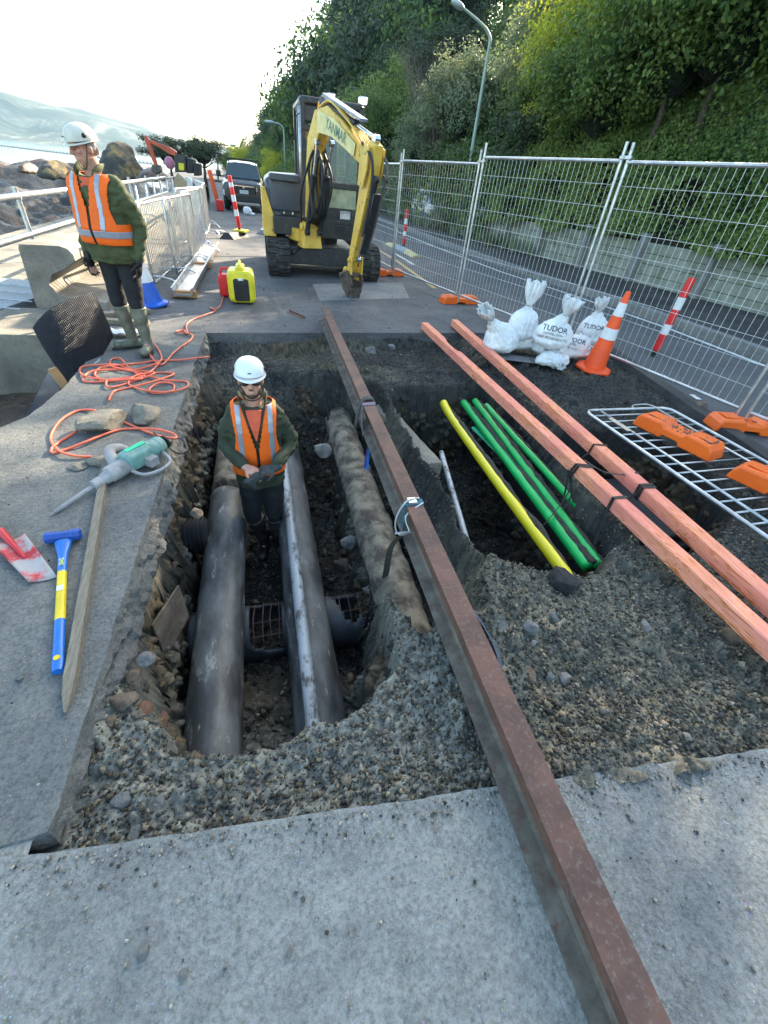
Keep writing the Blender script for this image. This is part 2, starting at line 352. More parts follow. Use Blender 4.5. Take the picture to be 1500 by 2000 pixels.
# ------------------------------------------------------------------ ground of the place
def S(t): t = np.clip(t, 0, 1); return t * t * (3 - 2 * t)
def sdf(poly, x, y):
    # signed distance, positive inside
    d = np.full(x.shape, 1e9); ins = np.zeros(x.shape, bool); n = len(poly)
    for i in range(n):
        x0, y0 = poly[i]; x1, y1 = poly[(i + 1) % n]; ex, ey = x1 - x0, y1 - y0
        t = np.clip(((x - x0) * ex + (y - y0) * ey) / (ex * ex + ey * ey), 0, 1)
        d = np.minimum(d, np.hypot(x - x0 - t * ex, y - y0 - t * ey))
        c = ((y0 > y) != (y1 > y)) & (x < (x1 - x0) * (y - y0) / ((y1 - y0) if y1 != y0 else 1e-9) + x0); ins ^= c
    return np.where(ins, d, -d)
PA = [(-.80, 1.5), (-.70, 1.1), (-.48, .84), (-.30, .78), (-.05, .76), (.14, .80), (.30, .84), (.42, .92), (.50, 1.0), (.53, 1.2), (.60, 1.6), (.66, 2.0), (.66, 4.5), (.35, 5.0), (-.1, 5.25), (-.60, 5.2), (-.80, 4.6)]
PB = [(1.17, 1.62), (1.17, 4.15), (1.6, 4.3), (2.45, 4.35), (2.6, 3.6), (2.36, 2.6), (2.20, 1.60), (1.82, 1.32), (1.48, 1.42)]
PC = [(2.3, 1.55), (2.42, 2.3), (2.55, 3.15), (3.3, 3.1), (3.75, 2.6), (3.6, 1.9), (2.95, 1.5), (2.5, 1.42)]
PL = [(.50, 1.55), (.54, 4.6), (.9, 4.75), (1.16, 4.3), (1.2, 1.6), (.98, 1.15), (.62, 1.12)]      # soil ledge the old pipe lies on
def ynear(x): return .555 - .09 * (x + .86) * np.where(x > .8, 1, .95)
def yfar(x): return 5.74 + .085 * (x + .72)
def xright(y): return 4.22 + (y - 2.3) * .195
def soil(x, y, detail=True):
    wx = x + .05 * fbm(x, y, 5, 3, 3) + .02 * fbm(x, y, 22, 2, 5); wy = y + .06 * fbm(x, y, 5, 3, 7) + .02 * fbm(x, y, 22, 2, 9)
    z = -.085 + .05 * fbm(x, y, 1.6, 3, 21)
    z += np.where(x < .9, -.03, .0) * S((.9 - x) / .4)
    z += (-.14 * S((y - 4.6) / .6) + .16 * S((y - yfar(x) + .12) / .15)) * S((3.0 - x) / .5)
    z += .05 * S((x - 2.9) / .4) * S((y - 3.3) / .5)
    z += .05 * S((.62 - y + .05 * x) / .25)
    z += .09 * np.exp(-(((x - 1.0) / .35) ** 2 + ((y - 1.25) / .25) ** 2))
    def pit(z, poly, floor, w, inset=0.0):
        w = w * .62
        d = sdf(poly, wx, wy) - inset; t = S(d / w); return z * (1 - t) + np.minimum(floor, z) * t
    fl = -.66 + .12 * fbm(x, y, 2.2, 3, 31) + .42 * S((y - 4.2) / .7); fl = fl + .50 * S((1.42 - y) / .32) + .26 * S((x - .93) / .12) * S((y - 1.2) / .3)
    z = pit(z, PL, fl, .22)
    fa = -1.14 + .28 * S((1.75 - y) / .5) + .80 * S((y - 3.9) / 1.25) + .08 * fbm(x, y, 3, 4, 41)
    z = pit(z, PA, fa, .20)
    fb = -1.05 + .12 * fbm(x, y, 3, 4, 51) + .35 * S((y - 3.2) / 1.0) * S((1.9 - x) / .5)
    z = pit(z, PB, fb, .26)
    fc = -1.15 + .1 * fbm(x, y, 3, 4, 61)
    z = pit(z, PC, fc, .16)
    if detail:
        m = S((fbm(x, y, 1.3, 3, 77) + .35) / .5); s1, i1 = stones(x, y, 9, 1); s2, i2, e2 = chips(x, y, 33, 2); s3, i3, e3 = chips(x, y, 62, 3); s0, i0, e0 = chips(x + .02 * fbm(x, y, 12, 2, 8), y, 11, 6)
        dep = S((-z - .3) / .5)
        z = z + .040 * np.clip(s0, 0, 1) * (i0 > .86) * (.2 + .8 * m) + .013 * s2 * (i2 > .3) + .008 * s3 + .03 * fbm(x, y, 14, 3, 15) * (.5 + dep)
        return z, (s1, i1, s2, i2, s3, i3, dep)
    return z
def zsoil(x, y): return float(soil(np.array([float(x)]), np.array([float(y)]), False)[0])
st = .0105
gx = np.arange(-.98, 5.2, st); gy = np.arange(.05, 6.45, st); X, Y = np.meshgrid(gx, gy); Z, (s1, i1, s2, i2, s3, i3, dep) = soil(X, Y)
lim = S((Y - ynear(X)) / .05 + 1)
gyz, gxz = np.gradient(Z, st); slope = S((np.hypot(gxz, gyz) - 1.2) / 2.5)
wa = .09 * fbm(Y, Z, 5, 4, 90) + .035 * chips(Y + X * .4, Z, 14, 92)[0]; wb = .09 * fbm(X, Z, 5, 4, 91) + .035 * chips(X + Y * .4, Z, 14, 93)[0]
xx = X + wa * np.clip(dep * 1.5, 0, 1); yy = Y + wb * np.clip(dep * 1.5, 0, 1)
ny, nx = X.shape; idx = np.arange(nx * ny).reshape(ny, nx)
keep = (Y > ynear(X) - .05) & (Y < yfar(X) + .25) & (X < xright(Y) + .06)
q = np.stack([idx[:-1, :-1], idx[:-1, 1:], idx[1:, 1:], idx[1:, :-1]], -1); kq = keep[:-1, :-1] & keep[1:, 1:] & keep[:-1, 1:] & keep[1:, :-1]
# colour of the soils, with pit shade added to the deep parts
pn = fbm(X, Y, 1.7, 5, 100); pn2 = fbm(X, Y, 4.5, 4, 101)
dark = np.array([.040, .040, .040]); mid = np.array([.115, .112, .092]); tan = np.array([.24, .205, .145]); brown = np.array([.095, .072, .045]); grey = np.array([.19, .195, .175])
def mixn(a, b, t): return a * (1 - t[..., None]) + b * t[..., None]
c = mixn(np.broadcast_to(mid, X.shape + (3,)), dark, S(pn * 1.6 + .45))
c = mixn(c, grey, S((1.5 - Y) / .6) * S((1.2 - X) / .6) * .8)
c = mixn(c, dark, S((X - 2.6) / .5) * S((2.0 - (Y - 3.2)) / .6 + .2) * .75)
c = mixn(c, tan, S(pn2 * 2.2 + .1) * S((1.75 - Y) / .5) * S((X - .3) / .4) * S((2.4 - X) / .6) * .75)
c = mixn(c, brown, S(-pn * 2 + .1) * S((Y - 3.4) / .8) * .8)
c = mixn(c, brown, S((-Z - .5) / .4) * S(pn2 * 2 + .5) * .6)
c = mixn(c, tan * .9, S(pn2 * 2.5 + .2) * np.exp(-(((X + .45) / .28) ** 2 + ((Y - .85) / .2) ** 2)) * .8)
iw, jw = chips(X * .5 + Y, Z * 1.3, 16, 95)[1:]; i2 = np.where(slope > .5, iw, i2)
var = (.55 + .9 * i2) * (.8 + .4 * i3); var = np.where(slope > .5, .6 + .7 * iw, var)
c = c * var[..., None] * (.92 - .45 * S((-Z - .3) / .35))[..., None]; hs = (i2 - .5)[..., None] * np.array([.12, 0, -.12]); c = np.clip(c * (1 + hs), .008, .5)  # deeper soil is coloured darker, as shade in the pits
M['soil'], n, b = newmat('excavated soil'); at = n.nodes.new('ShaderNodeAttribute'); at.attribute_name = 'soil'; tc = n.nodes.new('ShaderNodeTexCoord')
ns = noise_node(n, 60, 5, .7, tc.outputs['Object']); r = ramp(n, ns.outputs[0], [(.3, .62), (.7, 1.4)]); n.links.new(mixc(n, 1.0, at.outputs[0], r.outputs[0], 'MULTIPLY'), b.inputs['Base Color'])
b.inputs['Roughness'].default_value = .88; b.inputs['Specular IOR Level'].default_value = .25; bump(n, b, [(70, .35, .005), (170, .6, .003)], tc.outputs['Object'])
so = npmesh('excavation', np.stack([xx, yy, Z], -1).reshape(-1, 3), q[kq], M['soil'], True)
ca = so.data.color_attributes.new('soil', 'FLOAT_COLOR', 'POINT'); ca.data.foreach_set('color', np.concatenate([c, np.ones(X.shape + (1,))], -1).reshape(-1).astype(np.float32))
tag(so, kind='structure')

# rubble walls of the pits, built as their own steep surfaces
def pitwall(name, poly, seed, dmax=.15, rngs=None):
    P = [Vector(p) for p in poly]; n_ = len(P); pts = []
    for i in range(n_):
        a, b_ = P[i], P[(i + 1) % n_]; k = max(1, int((b_ - a).length / .014))
        for j in range(k): pts.append(a.lerp(b_, j / k))
    A = np.array([[p.x, p.y] for p in pts]); 
    for _ in range(14): A = (np.roll(A, 1, 0) + A * 2 + np.roll(A, -1, 0)) / 4
    T = np.roll(A, -1, 0) - np.roll(A, 1, 0); T /= np.linalg.norm(T, axis=1)[:, None]; area = np.sum(A[:, 0] * np.roll(A[:, 1], -1) - np.roll(A[:, 0], -1) * A[:, 1]); Nn = np.stack([-T[:, 1], T[:, 0]], 1) * (1 if area > 0 else -1)
    R_ = 78; s_ = np.arange(len(A)) * .014; ztop = soil(A[:, 0] - Nn[:, 0] * .03, A[:, 1] - Nn[:, 1] * .03, False) - .015; In = A + Nn * .24; zbot = np.minimum(soil(In[:, 0], In[:, 1], False), ztop - .05) - .05
    t = np.linspace(0, 1, R_)[:, None]; Zw = ztop + (zbot - ztop) * t; off = -.03 + dmax * t ** .8; SS = np.broadcast_to(s_, Zw.shape)
    c1, id1, e1 = chips(SS + .03 * fbm(SS, Zw, 9, 2, seed), Zw, 13, seed); c2, id2, e2 = chips(SS, Zw, 34, seed + 1); rockm = id1 > .62
    dsp = .060 * fbm(SS, Zw, 2.6, 4, seed + 2) + np.where(rockm, .050, .012) * c1 + .014 * c2 + .03 * fbm(SS, Zw, 12, 3, seed + 4); dsp *= np.clip(t * 6, 0, 1); off = off + dsp
    X_ = A[:, 0] + Nn[:, 0] * off; Y_ = A[:, 1] + Nn[:, 1] * off; Zw = Zw + .02 * fbm(SS, Zw, 6, 3, seed + 6) * np.clip(t * 6, 0, 1)
    m_ = len(A); idx = np.arange(R_ * m_).reshape(R_, m_); q = np.stack([idx[:-1], np.roll(idx[:-1], -1, 1), np.roll(idx[1:], -1, 1), idx[1:]], -1).reshape(-1, 4)
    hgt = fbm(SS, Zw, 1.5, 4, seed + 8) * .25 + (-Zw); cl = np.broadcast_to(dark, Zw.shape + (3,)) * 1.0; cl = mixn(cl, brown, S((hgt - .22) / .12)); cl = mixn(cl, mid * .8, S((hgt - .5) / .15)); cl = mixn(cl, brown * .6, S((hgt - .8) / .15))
    v_ = (.6 + .8 * id2) * np.where(rockm, .9 + 1.3 * (id1 - .62) / .38, .9); cl = np.clip(cl * .72 * v_[..., None] * np.clip(.45 + e1, 0, 1)[..., None] ** .3, .008, .5)  # wall colour darkened for pit shade, most of all between chips
    o = npmesh(name, np.stack([X_, Y_, Zw], -1).reshape(-1, 3), q, M['soil'], True); ca = o.data.color_attributes.new('soil', 'FLOAT_COLOR', 'POINT'); ca.data.foreach_set('color', np.concatenate([cl, np.ones(Zw.shape + (1,))], -1).reshape(-1).astype(np.float32)); return tag(o, kind='structure')
pitwall('trench_wall', PA, 500); pitwall('pit_wall', PB, 520, .17); pitwall('pit_wall', PC, 540, .12)

def sheet(name, poly, mat, z=0.0, thick=0.0, kind='structure', parent=None, edge=0.0, seed=0):
    # flat slab with optional thickness; edge = ragged depth of the side faces below the top
    pts = []; n = len(poly)
    for i in range(n):
        a, bb = Vector(poly[i]), Vector(poly[(i + 1) % n]); L = (bb - a).length; k = max(1, int(L / .03)) if edge and L < 12 else 1
        for j in range(k): pts.append(a.lerp(bb, j / k))
    if edge:
        pp = []
        for i, p in enumerate(pts):
            d = (pts[(i + 1) % len(pts)] - pts[i - 1]).normalized(); nn = Vector((d.y, -d.x)); v = mnoise.noise(Vector((p.x * 4, p.y * 4, seed))) * .5 + mnoise.noise(Vector((p.x * 15, p.y * 15, seed))) * .35 + mnoise.noise(Vector((p.x * 45, p.y * 45, seed))) * .25
            pp.append((p, nn, v))
        top = [Vector((p.x, p.y, z)) + Vector((nn.x, nn.y, 0)) * (v * edge * .35) for p, nn, v in pp]
        rows = [top]; R = 6 if thick else 0
        for r_ in range(1, R + 1):
            t = r_ / R; row = []
            for p, nn, v in pp:
                w = mnoise.noise(Vector((p.x * 7, p.y * 7, t * 3 + seed))) + .6 * mnoise.noise(Vector((p.x * 24, p.y * 24, t * 5 + seed)))
                row.append(Vector((p.x, p.y, z - thick * t)) + Vector((nn.x, nn.y, 0)) * (v * edge * .35 + edge * (t * .5 + w * .45 * min(1, t * 3))))
            rows.append(row)
        vs = [v for r_ in rows for v in r_]; N = len(top); fs = [tuple(range(N))]
        for r_ in range(R):
            for j in range(N): fs.append((r_ * N + j, (r_ + 1) * N + j, (r_ + 1) * N + (j + 1) % N, r_ * N + (j + 1) % N))
    else:
        N = len(pts); vs = [Vector((p.x, p.y, z)) for p in pts]; fs = [tuple(range(N))]
        if thick:
            vs += [Vector((p.x, p.y, z - thick)) for p in pts]
            fs += [(j, j + N, (j + 1) % N + N, (j + 1) % N) for j in range(N)]
    mb = MB(); mb.add(vs, fs); o = mb.build(name, mat, parent); tag(o, kind=kind) if kind else None
    return o
yn = lambda x: float(ynear(np.array(x)))
sheet('near_deck', [(-6, -5), (9, -5), (9, yn(4.0)), (4.0, yn(4.0)), (2.9, yn(2.9)), (.8, yn(.8)), (-.74, yn(-.74)), (-.9, .57), (-6, .95)], M['deck'], 0, .16, edge=.03, seed=3)
# pavement slab on the left of the trench, thick with a broken side
sheet('pavement_slab', [(-.9, .585), (-.76, .60), (-.745, 1.4), (-.73, 2.6), (-.745, 3.4), (-.73, 4.6), (-.71, 5.72), (-1.74, 5.72), (-1.72, 4.8), (-1.73, 4.0), (-1.80, 3.5), (-1.95, 3.25), (-2.6, 2.95), (-6, 2.6), (-6, .965)], M['slab'], 0.004, .20, edge=.075, seed=9)
sheet('joint_fill', [(-.80, .50), (-.80, .62), (-.9, .66), (-6, 1.04), (-6, .86)], M['deck'], -.006)
sheet('back_deck', [(-1.95, 5.74), (-.72, 5.745), (1.2, 5.90), (3.1, 6.06), (4.98, 6.2), (4.98, 6.2), (5.3, 10), (4.0, 20), (2.2, 60), (-5, 60), (-2.6, 26), (-2.05, 12)], M['backdeck'], 0, .13, edge=.02, seed=5)
mb = MB()
mb.add([V(4.22 + (.0 - 2.3) * .195, -5, -.004), V(7.3, -5, -.004), V(7.3, 10, -.004), V(6.8, 18, -.004), V(6.4, 26, -.004), V(4.2, 60, -.004), V(-6, 100, -.004), V(-9.5, 100, -.004), V(2.0, 60, -.004), V(3.9, 20, -.004), V(5.2, 10, -.004), V(4.99, 6.2, -.004), V(4.22, 2.3, -.004), V(3.8, .2, -.004)], [tuple(range(14))])
tag(mb.build('road', M['road']), kind='structure')
# raised asphalt lip running beside the excavation and the fence line
mb = MB()
for (a0, b0, w, h, mi) in (((4.985, 6.0), (4.06, 1.2), .10, .05, 0),):
    a_, b_ = Vector((*a0, 0)), Vector((*b0, 0)); d = (b_ - a_).normalized(); sft = Vector((-d.y, d.x, 0))
    K = 40
    rings = []
    for i in range(K + 1):
        p = a_.lerp(b_, i / K); w2 = w + .02 * mnoise.noise(p * 3)
        rings.append([p + sft * (-w2) + V(0, 0, -.1), p + sft * (-w2 * .8) + V(0, 0, h), p + sft * w2 * .8 + V(0, 0, h + .006 * mnoise.noise(p * 9)), p + sft * (w2 + .02) + V(0, 0, -.1)])
    mb.loft(rings)
tag(mb.build('asphalt_lip', M['path']), kind='structure')
M['wpaint'] = pm('road marking white', (.72, .73, .72), .6, 0, dirt=(.25, .25, .25), dsc=25, dlo=.5, dhi=.7)
M['ypaint'] = pm('road marking yellow', (.55, .36, .10), .6, 0, dirt=(.16, .15, .13), dsc=25, dlo=.48, dhi=.68)
def stripe(name, pts, w, mat, z=.004):
    mb = MB(); pts = [Vector((*p, z)) for p in pts]; L = []; R_ = []
    for i, p in enumerate(pts):
        d = (pts[min(i + 1, len(pts) - 1)] - pts[max(i - 1, 0)]).normalized(); s_ = Vector((-d.y, d.x, 0)) * w / 2; L.append(p + s_); R_.append(p - s_)
    n_ = len(pts); mb.add(L + R_, [(i, i + n_, i + n_ + 1, i + 1) for i in range(n_ - 1)])
    return tag(mb.build(name, mat), kind='structure')
stripe('edge_line', [(7.35, -4), (7.22, 3), (7.2, 6.7), (6.9, 9.2), (6.4, 11.9), (6.1, 16), (5.8, 24), (4.2, 50)][1:], .10, M['wpaint'])
stripe('centre_line', [(3.5, 9.2), (3.6, 12.8), (3.5, 15.5), (3.2, 22), (2.4, 40)], .10, M['ypaint'])
stripe('lane_line', [(3.95, 12.2), (3.92, 14.2)], .08, M['wpaint']); stripe('lane_line', [(3.85, 17.2), (3.7, 20.2)], .08, M['wpaint'])
for i in range(5):
    a = 4.86 - i * .13; y0 = 4.35 - i * .62; stripe('kerb_marking', [(a + .10, y0), (a + .07, y0 - .14)], .07, M['wpaint'], .006)
p0 = [G(610, 555), G(785, 552), G(800, 583), G(625, 588)]
sheet('concrete_patch', [(p.x, p.y) for p in p0], M['patch'], .004)
p0 = [G(660, 556), G(700, 556), G(706, 600), G(655, 592)]
# kerb and footpath below the bank
def strip3(name, path, prof, mat, kind='structure', parent=None):
    # extrude cross profile (offset to the right, z) along a ground path
    pts = [Vector((*p, 0)) for p in path]; rings = []
    for i, p in enumerate(pts):
        d = (pts[min(i + 1, len(pts) - 1)] - pts[max(i - 1, 0)]).normalized(); s_ = Vector((d.y, -d.x, 0)); rings.append([p + s_ * u + V(0, 0, z) for u, z in prof])
    mb = MB(); mb.loft(rings); o = mb.build(name, mat, parent)
    if kind: tag(o, kind=kind)
    return o
KP = [(7.6, -6), (7.6, 0), (7.58, 5), (7.45, 8), (7.0, 11.5), (6.7, 16), (6.4, 25), (5.6, 42), (3.6, 62), (-5, 100)]
strip3('kerb', KP, [(0, -.2), (0, .12), (.02, .13), (.15, .135), (.15, -.2)], M['patch'])
strip3('footpath', KP, [(.152, -.2), (.152, .125), (4.5, .12), (4.5, -.2)], M['path'])

# ------------------------------------------------------------------ shore, sea, hills
sx = np.concatenate([np.arange(-1.9, -14, -.10), np.arange(-14, -60, -.4), np.arange(-60, -400, -8)]); sy = np.concatenate([np.arange(-4, 34, .12), np.arange(34, 130, .5), np.arange(130, 500, 10)])
X, Y = np.meshgrid(sx, sy)
shl = -1.9 - .02 * np.clip(Y - 20, 0, 999) - .0028 * np.clip(Y - 40, 0, 60) ** 2
dx = (shl - X); Zs = -.55 - 1.12 * S(dx / 5) - .35 * S((dx - 6) / 30)
Zs += .55 * fbm(X, Y * .6, .16, 5, 200) + .30 * np.abs(fbm(X, Y, .7, 4, 205)) + .10 * fbm(X, Y, 2.7, 3, 209)
rock = S((fbm(X, Y, .11, 3, 220) - .02) * 4) * S((dx - 8) / 6); Zs += rock * (.5 + .8 * fbm(X, Y, .5, 4, 222)) * .8
out = np.exp(-(((X + 22) / 16) ** 2 + ((Y - 52) / 9) ** 2)); Zs += out * (1.7 + 1.6 * fbm(X, Y, .35, 5, 230))
out = np.exp(-(((X + 10) / 5) ** 2 + ((Y - 30) / 10) ** 2)); Zs += out * (.5 + .9 * fbm(X, Y, .6, 5, 233))
Zs -= 2.5 * S((np.hypot(X + 5, Y - 10) - 62) / 25) * S((dx - 25) / 10) + 2.2 * S((dx - 70) / 20)
Zs = np.where(dx < 2.6, np.minimum(Zs, -.75), Zs)
ny, nx = X.shape; idx = np.arange(nx * ny).reshape(ny, nx); q = np.stack([idx[:-1, :-1], idx[1:, :-1], idx[1:, 1:], idx[:-1, 1:]], -1)
M['shore'], n, b = newmat('wet shore rock'); tc = n.nodes.new('ShaderNodeTexCoord'); co = tc.outputs['Object']
a = noise_node(n, .45, 7, .7, co); r = ramp(n, a.outputs[0], [(.35, (.022, .022, .022)), (.5, (.05, .042, .035)), (.64, (.16, .095, .055)), (.75, (.045, .055, .028))])
f = noise_node(n, 9, 6, .75, co); r2 = ramp(n, f.outputs[0], [(.3, .4), (.7, 1.5)]); n.links.new(mixc(n, 1.0, r.outputs[0], r2.outputs[0], 'MULTIPLY'), b.inputs['Base Color'])
b.inputs['Roughness'].default_value = .55; bump(n, b, [(3, .8, .15), (14, .8, .04)], co)
tag(npmesh('rocky_shore', np.stack([X, Y, Zs], -1).reshape(-1, 3), q.reshape(-1, 4), M['shore'], True), kind='structure')
M['sea'], n, b = newmat('sea water'); b.inputs['Base Color'].default_value = (.10, .16, .20, 1); b.inputs['Roughness'].default_value = .12; b.inputs['IOR'].default_value = 1.33
tc = n.nodes.new('ShaderNodeTexCoord'); bump(n, b, [(1.2, .25, .08), (6, .25, .02)], tc.outputs['Object'])
mb = MB(); mb.add([V(-6000, -300, -1.52), V(-2.3, -300, -1.52), V(-2.3, 60, -1.52), V(60, 140, -1.52), V(6000, 5000, -1.52), V(6000, 8000, -1.52), V(-6000, 8000, -1.52)], [tuple(range(7))]); tag(mb.build('sea', M['sea']), kind='structure')
# far hills across the harbour
M['hill'], n, b = newmat('far hillside'); tc = n.nodes.new('ShaderNodeTexCoord'); a = noise_node(n, .006, 8, .7, tc.outputs['Object'], 1.0)
r = ramp(n, a.outputs[0], [(.36, (.02, .035, .025)), (.5, (.04, .055, .04)), (.58, (.12, .13, .10)), (.68, (.26, .25, .21))]); n.links.new(r.outputs[0], b.inputs['Base Color']); b.inputs['Roughness'].default_value = 1
hx = np.linspace(-2600, 1500, 240); hy = np.linspace(1150, 2600, 90); X, Y = np.meshgrid(hx, hy)
azi = np.degrees(np.arctan2(X, Y)); 
crest = np.interp(azi, [-50, -32, -24, -20, -15, -11, -8, -4, 0, 6, 20], [96, 94, 84, 76, 66, 58, 50, 40, 36, 34, 28]) * 1.0
prof = S((Y - 1160) / 380) * (1 - .25 * S((Y - 1900) / 700)); Zh = -3 + crest * prof * (1 + .55 * fbm(X, Y, .0035, 5, 300)) + 10 * np.abs(fbm(X, Y, .012, 4, 305)) * prof
ny, nx = X.shape; idx = np.arange(nx * ny).reshape(ny, nx); q = np.stack([idx[:-1, :-1], idx[:-1, 1:], idx[1:, 1:], idx[1:, :-1]], -1)
tag(npmesh('far_hills', np.stack([X, Y, Zh], -1).reshape(-1, 3), q.reshape(-1, 4), M['hill'], True), kind='structure')
# ------------------------------------------------------------------ bank, trees and shrubs
rng = np.random.default_rng(7)
M['leafdark'] = leafmat('dark evergreen leaves', (.016, .029, .014), (.036, .058, .024), .18, (.065, .09, .04))
M['leafmid'] = leafmat('mid green leaves', (.030, .062, .018), (.076, .135, .034), .34, (.17, .23, .06))
M['leafsun'] = leafmat('sun brightened yellow green leaves', (.13, .19, .03), (.27, .33, .05), .55, (.42, .42, .09))  # brightened and yellowed to stand for sunlight on the foliage
M['leafgrey'] = leafmat('grey green leaves', (.075, .11, .055), (.13, .17, .09), .3, (.19, .22, .13))
M['bark'] = pm('bark', (.10, .075, .055), .9, 0, c2=(.05, .04, .032), sc=14, bp=[(20, .6, .03)])
M['twig'] = pm('dry twigs', (.16, .125, .105), .9, 0, c2=(.09, .07, .06), sc=8)
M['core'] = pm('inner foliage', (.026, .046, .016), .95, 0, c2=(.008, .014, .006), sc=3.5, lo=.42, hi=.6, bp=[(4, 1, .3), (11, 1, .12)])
def wallx(y): return np.interp(y, [-10, 4, 10.3, 17, 25, 42, 62, 100], [11.6, 11.1, 9.96, 8.9, 8.3, 7.6, 5.6, -3.0])
def hillz(x, y):
    u = x - wallx(y); z = np.where(u < 0, .1, .75 + .85 * np.clip(u, 0, 4.0) + .42 * np.clip(u - 4.0, 0, 14) + .25 * np.clip(u - 18, 0, 60))
    z = z + (.35 * fbm(x, y, .35, 4, 400)) * S(u / 1.5)
    return z * np.where(u > 0, 1 + .35 * S((y - 34) / 30) - 1.15 * S((y - 84) / 25), 1)
ux = np.concatenate([[.165], np.arange(0.17, 6, .3), np.arange(6, 90, 2.0)]); uy = np.concatenate([np.arange(-8, 40, .4), np.arange(40, 150, 2.5)])
U, Y = np.meshgrid(ux, uy); X = wallx(Y) + U; Zh = hillz(X, Y); Zh[:, 0] = -.5; ny, nx = X.shape; idx = np.arange(nx * ny).reshape(ny, nx)
q = np.stack([idx[:-1, :-1], idx[:-1, 1:], idx[1:, 1:], idx[1:, :-1]], -1)
M['bank'] = pm('leaf litter bank', (.04, .034, .024), .95, 0, c2=(.02, .028, .012), sc=3, bp=[(8, .8, .1)])
tag(npmesh('hillside', np.stack([X, Y, Zh], -1).reshape(-1, 3), q.reshape(-1, 4), M['bank'], True), kind='structure')

def leaves(P, N, size, wid=.5, rg=rng, droop=.0, jit=.7):
    """P (n,3) leaf bases, N (n,3) facing direction -> rhombus leaves"""
    n = len(P); N = N + rg.normal(0, jit, (n, 3)); N /= np.linalg.norm(N, axis=1)[:, None] + 1e-9
    t = rg.normal(0, 1, (n, 3)); t[:, 2] -= droop; t -= N * (t * N).sum(1)[:, None]; t /= np.linalg.norm(t, axis=1)[:, None] + 1e-9
    b = np.cross(N, t); s = (size * rg.uniform(.6, 1.35, n))[:, None]
    v = np.stack([P - t * s * .5, P + b * s * wid * .5 + t * s * .05, P + t * s * .5 - N * s * .12, P - b * s * wid * .5 + t * s * .05], 1)
    return v.reshape(-1, 3), np.arange(n * 4).reshape(n, 4)
def crown_mesh(name, rx, ry, rz, clumps, per, size, mat, seed, parent, loc, flat=0.0, core=.6, cs=.30, wid=.5, hang=0):
    rg = np.random.default_rng(seed)
    d = rg.normal(0, 1, (clumps, 3)); d[:, 2] = np.abs(d[:, 2]) * (1 - flat) - .25 * rg.random(clumps) ** 2 * (1 + hang); d /= np.linalg.norm(d, axis=1)[:, None]
    low = 1 + .22 * np.sin(d[:, 0] * 5 + seed) * np.cos(d[:, 1] * 4 + seed * 2) + .16 * np.sin(d[:, 2] * 9 + seed)
    r = (rg.uniform(.62, 1.05, clumps) * low)[:, None]; C = d * r * np.array([rx, ry, rz])
    k = per; cr = rg.uniform(.6, 1.35, clumps) * cs * (rx + ry) / 2
    o = rg.normal(0, 1, (clumps, k, 3)); o /= np.linalg.norm(o, axis=2)[..., None]; o *= (rg.random((clumps, k, 1)) ** .4)
    Pn = C[:, None, :] + o * cr[:, None, None] * np.array([1, 1, .7]); Nn = o + d[:, None, :] * .8 + np.array([0, 0, .5])
    v, f = leaves(Pn.reshape(-1, 3), Nn.reshape(-1, 3), size, wid, rg, .4)
    vs, fs, mi = [v], [f], [np.zeros(len(f), np.int32)]
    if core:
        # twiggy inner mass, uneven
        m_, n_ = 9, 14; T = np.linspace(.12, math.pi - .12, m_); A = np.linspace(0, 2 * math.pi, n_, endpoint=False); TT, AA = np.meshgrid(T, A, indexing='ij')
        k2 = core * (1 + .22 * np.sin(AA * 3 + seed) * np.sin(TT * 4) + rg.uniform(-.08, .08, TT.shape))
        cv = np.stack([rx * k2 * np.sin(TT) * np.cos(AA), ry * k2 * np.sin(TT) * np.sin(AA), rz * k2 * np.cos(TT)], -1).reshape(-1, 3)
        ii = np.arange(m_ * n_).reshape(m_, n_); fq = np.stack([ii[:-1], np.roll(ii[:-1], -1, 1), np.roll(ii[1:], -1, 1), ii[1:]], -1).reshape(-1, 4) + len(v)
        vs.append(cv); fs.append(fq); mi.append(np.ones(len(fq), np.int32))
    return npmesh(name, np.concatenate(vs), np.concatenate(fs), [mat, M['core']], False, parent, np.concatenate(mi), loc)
def trunk_mesh(parent, h, r, crown_r, seed, lean=0, name='trunk', top=None, nb=6):
    random.seed(seed); mb = MB(); pts = [V(0, 0, -.4)]; rs = [r * 1.3]
    for i in range(1, 7):
        t = i / 6; pts.append(V(lean * t * t + random.uniform(-.06, .06) * h * .3, random.uniform(-.06, .06) * h * .3, h * t)); rs.append(r * (1 - .6 * t))
    mb.tube(pts, rs, 8)
    for k in range(nb):
        a = k * 2 * math.pi / nb + random.uniform(-.4, .4); b0 = pts[3 + k % 3]; e = V(math.cos(a), math.sin(a), 0) * crown_r * random.uniform(.5, .8) + V(0, 0, crown_r * random.uniform(.3, .7)); m_ = b0 + e * .5 + V(0, 0, -.1 * crown_r)
        mb.tube([b0, m_, b0 + e], [r * .42, r * .26, r * .1], 6)
        for j in range(2):
            e2 = V(math.cos(a + (j - .5) * 1.3), math.sin(a + (j - .5) * 1.3), .5) * crown_r * .4; mb.tube([m_, m_ + e2 * .6, m_ + e2], [r * .2, r * .12, r * .05], 5)
    return mb.build(name, M['bark'], parent, True)
def make_tree(seed, rx, rz, th, mat, clumps=230, per=62, size=.215, name='evergreen_tree'):
    t = thing(name, 'x', 'tree')
    trunk_mesh(t, th + rz * .3, .22, rx * .8, seed)
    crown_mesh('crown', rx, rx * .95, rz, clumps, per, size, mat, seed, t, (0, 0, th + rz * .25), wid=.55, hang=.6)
    return t
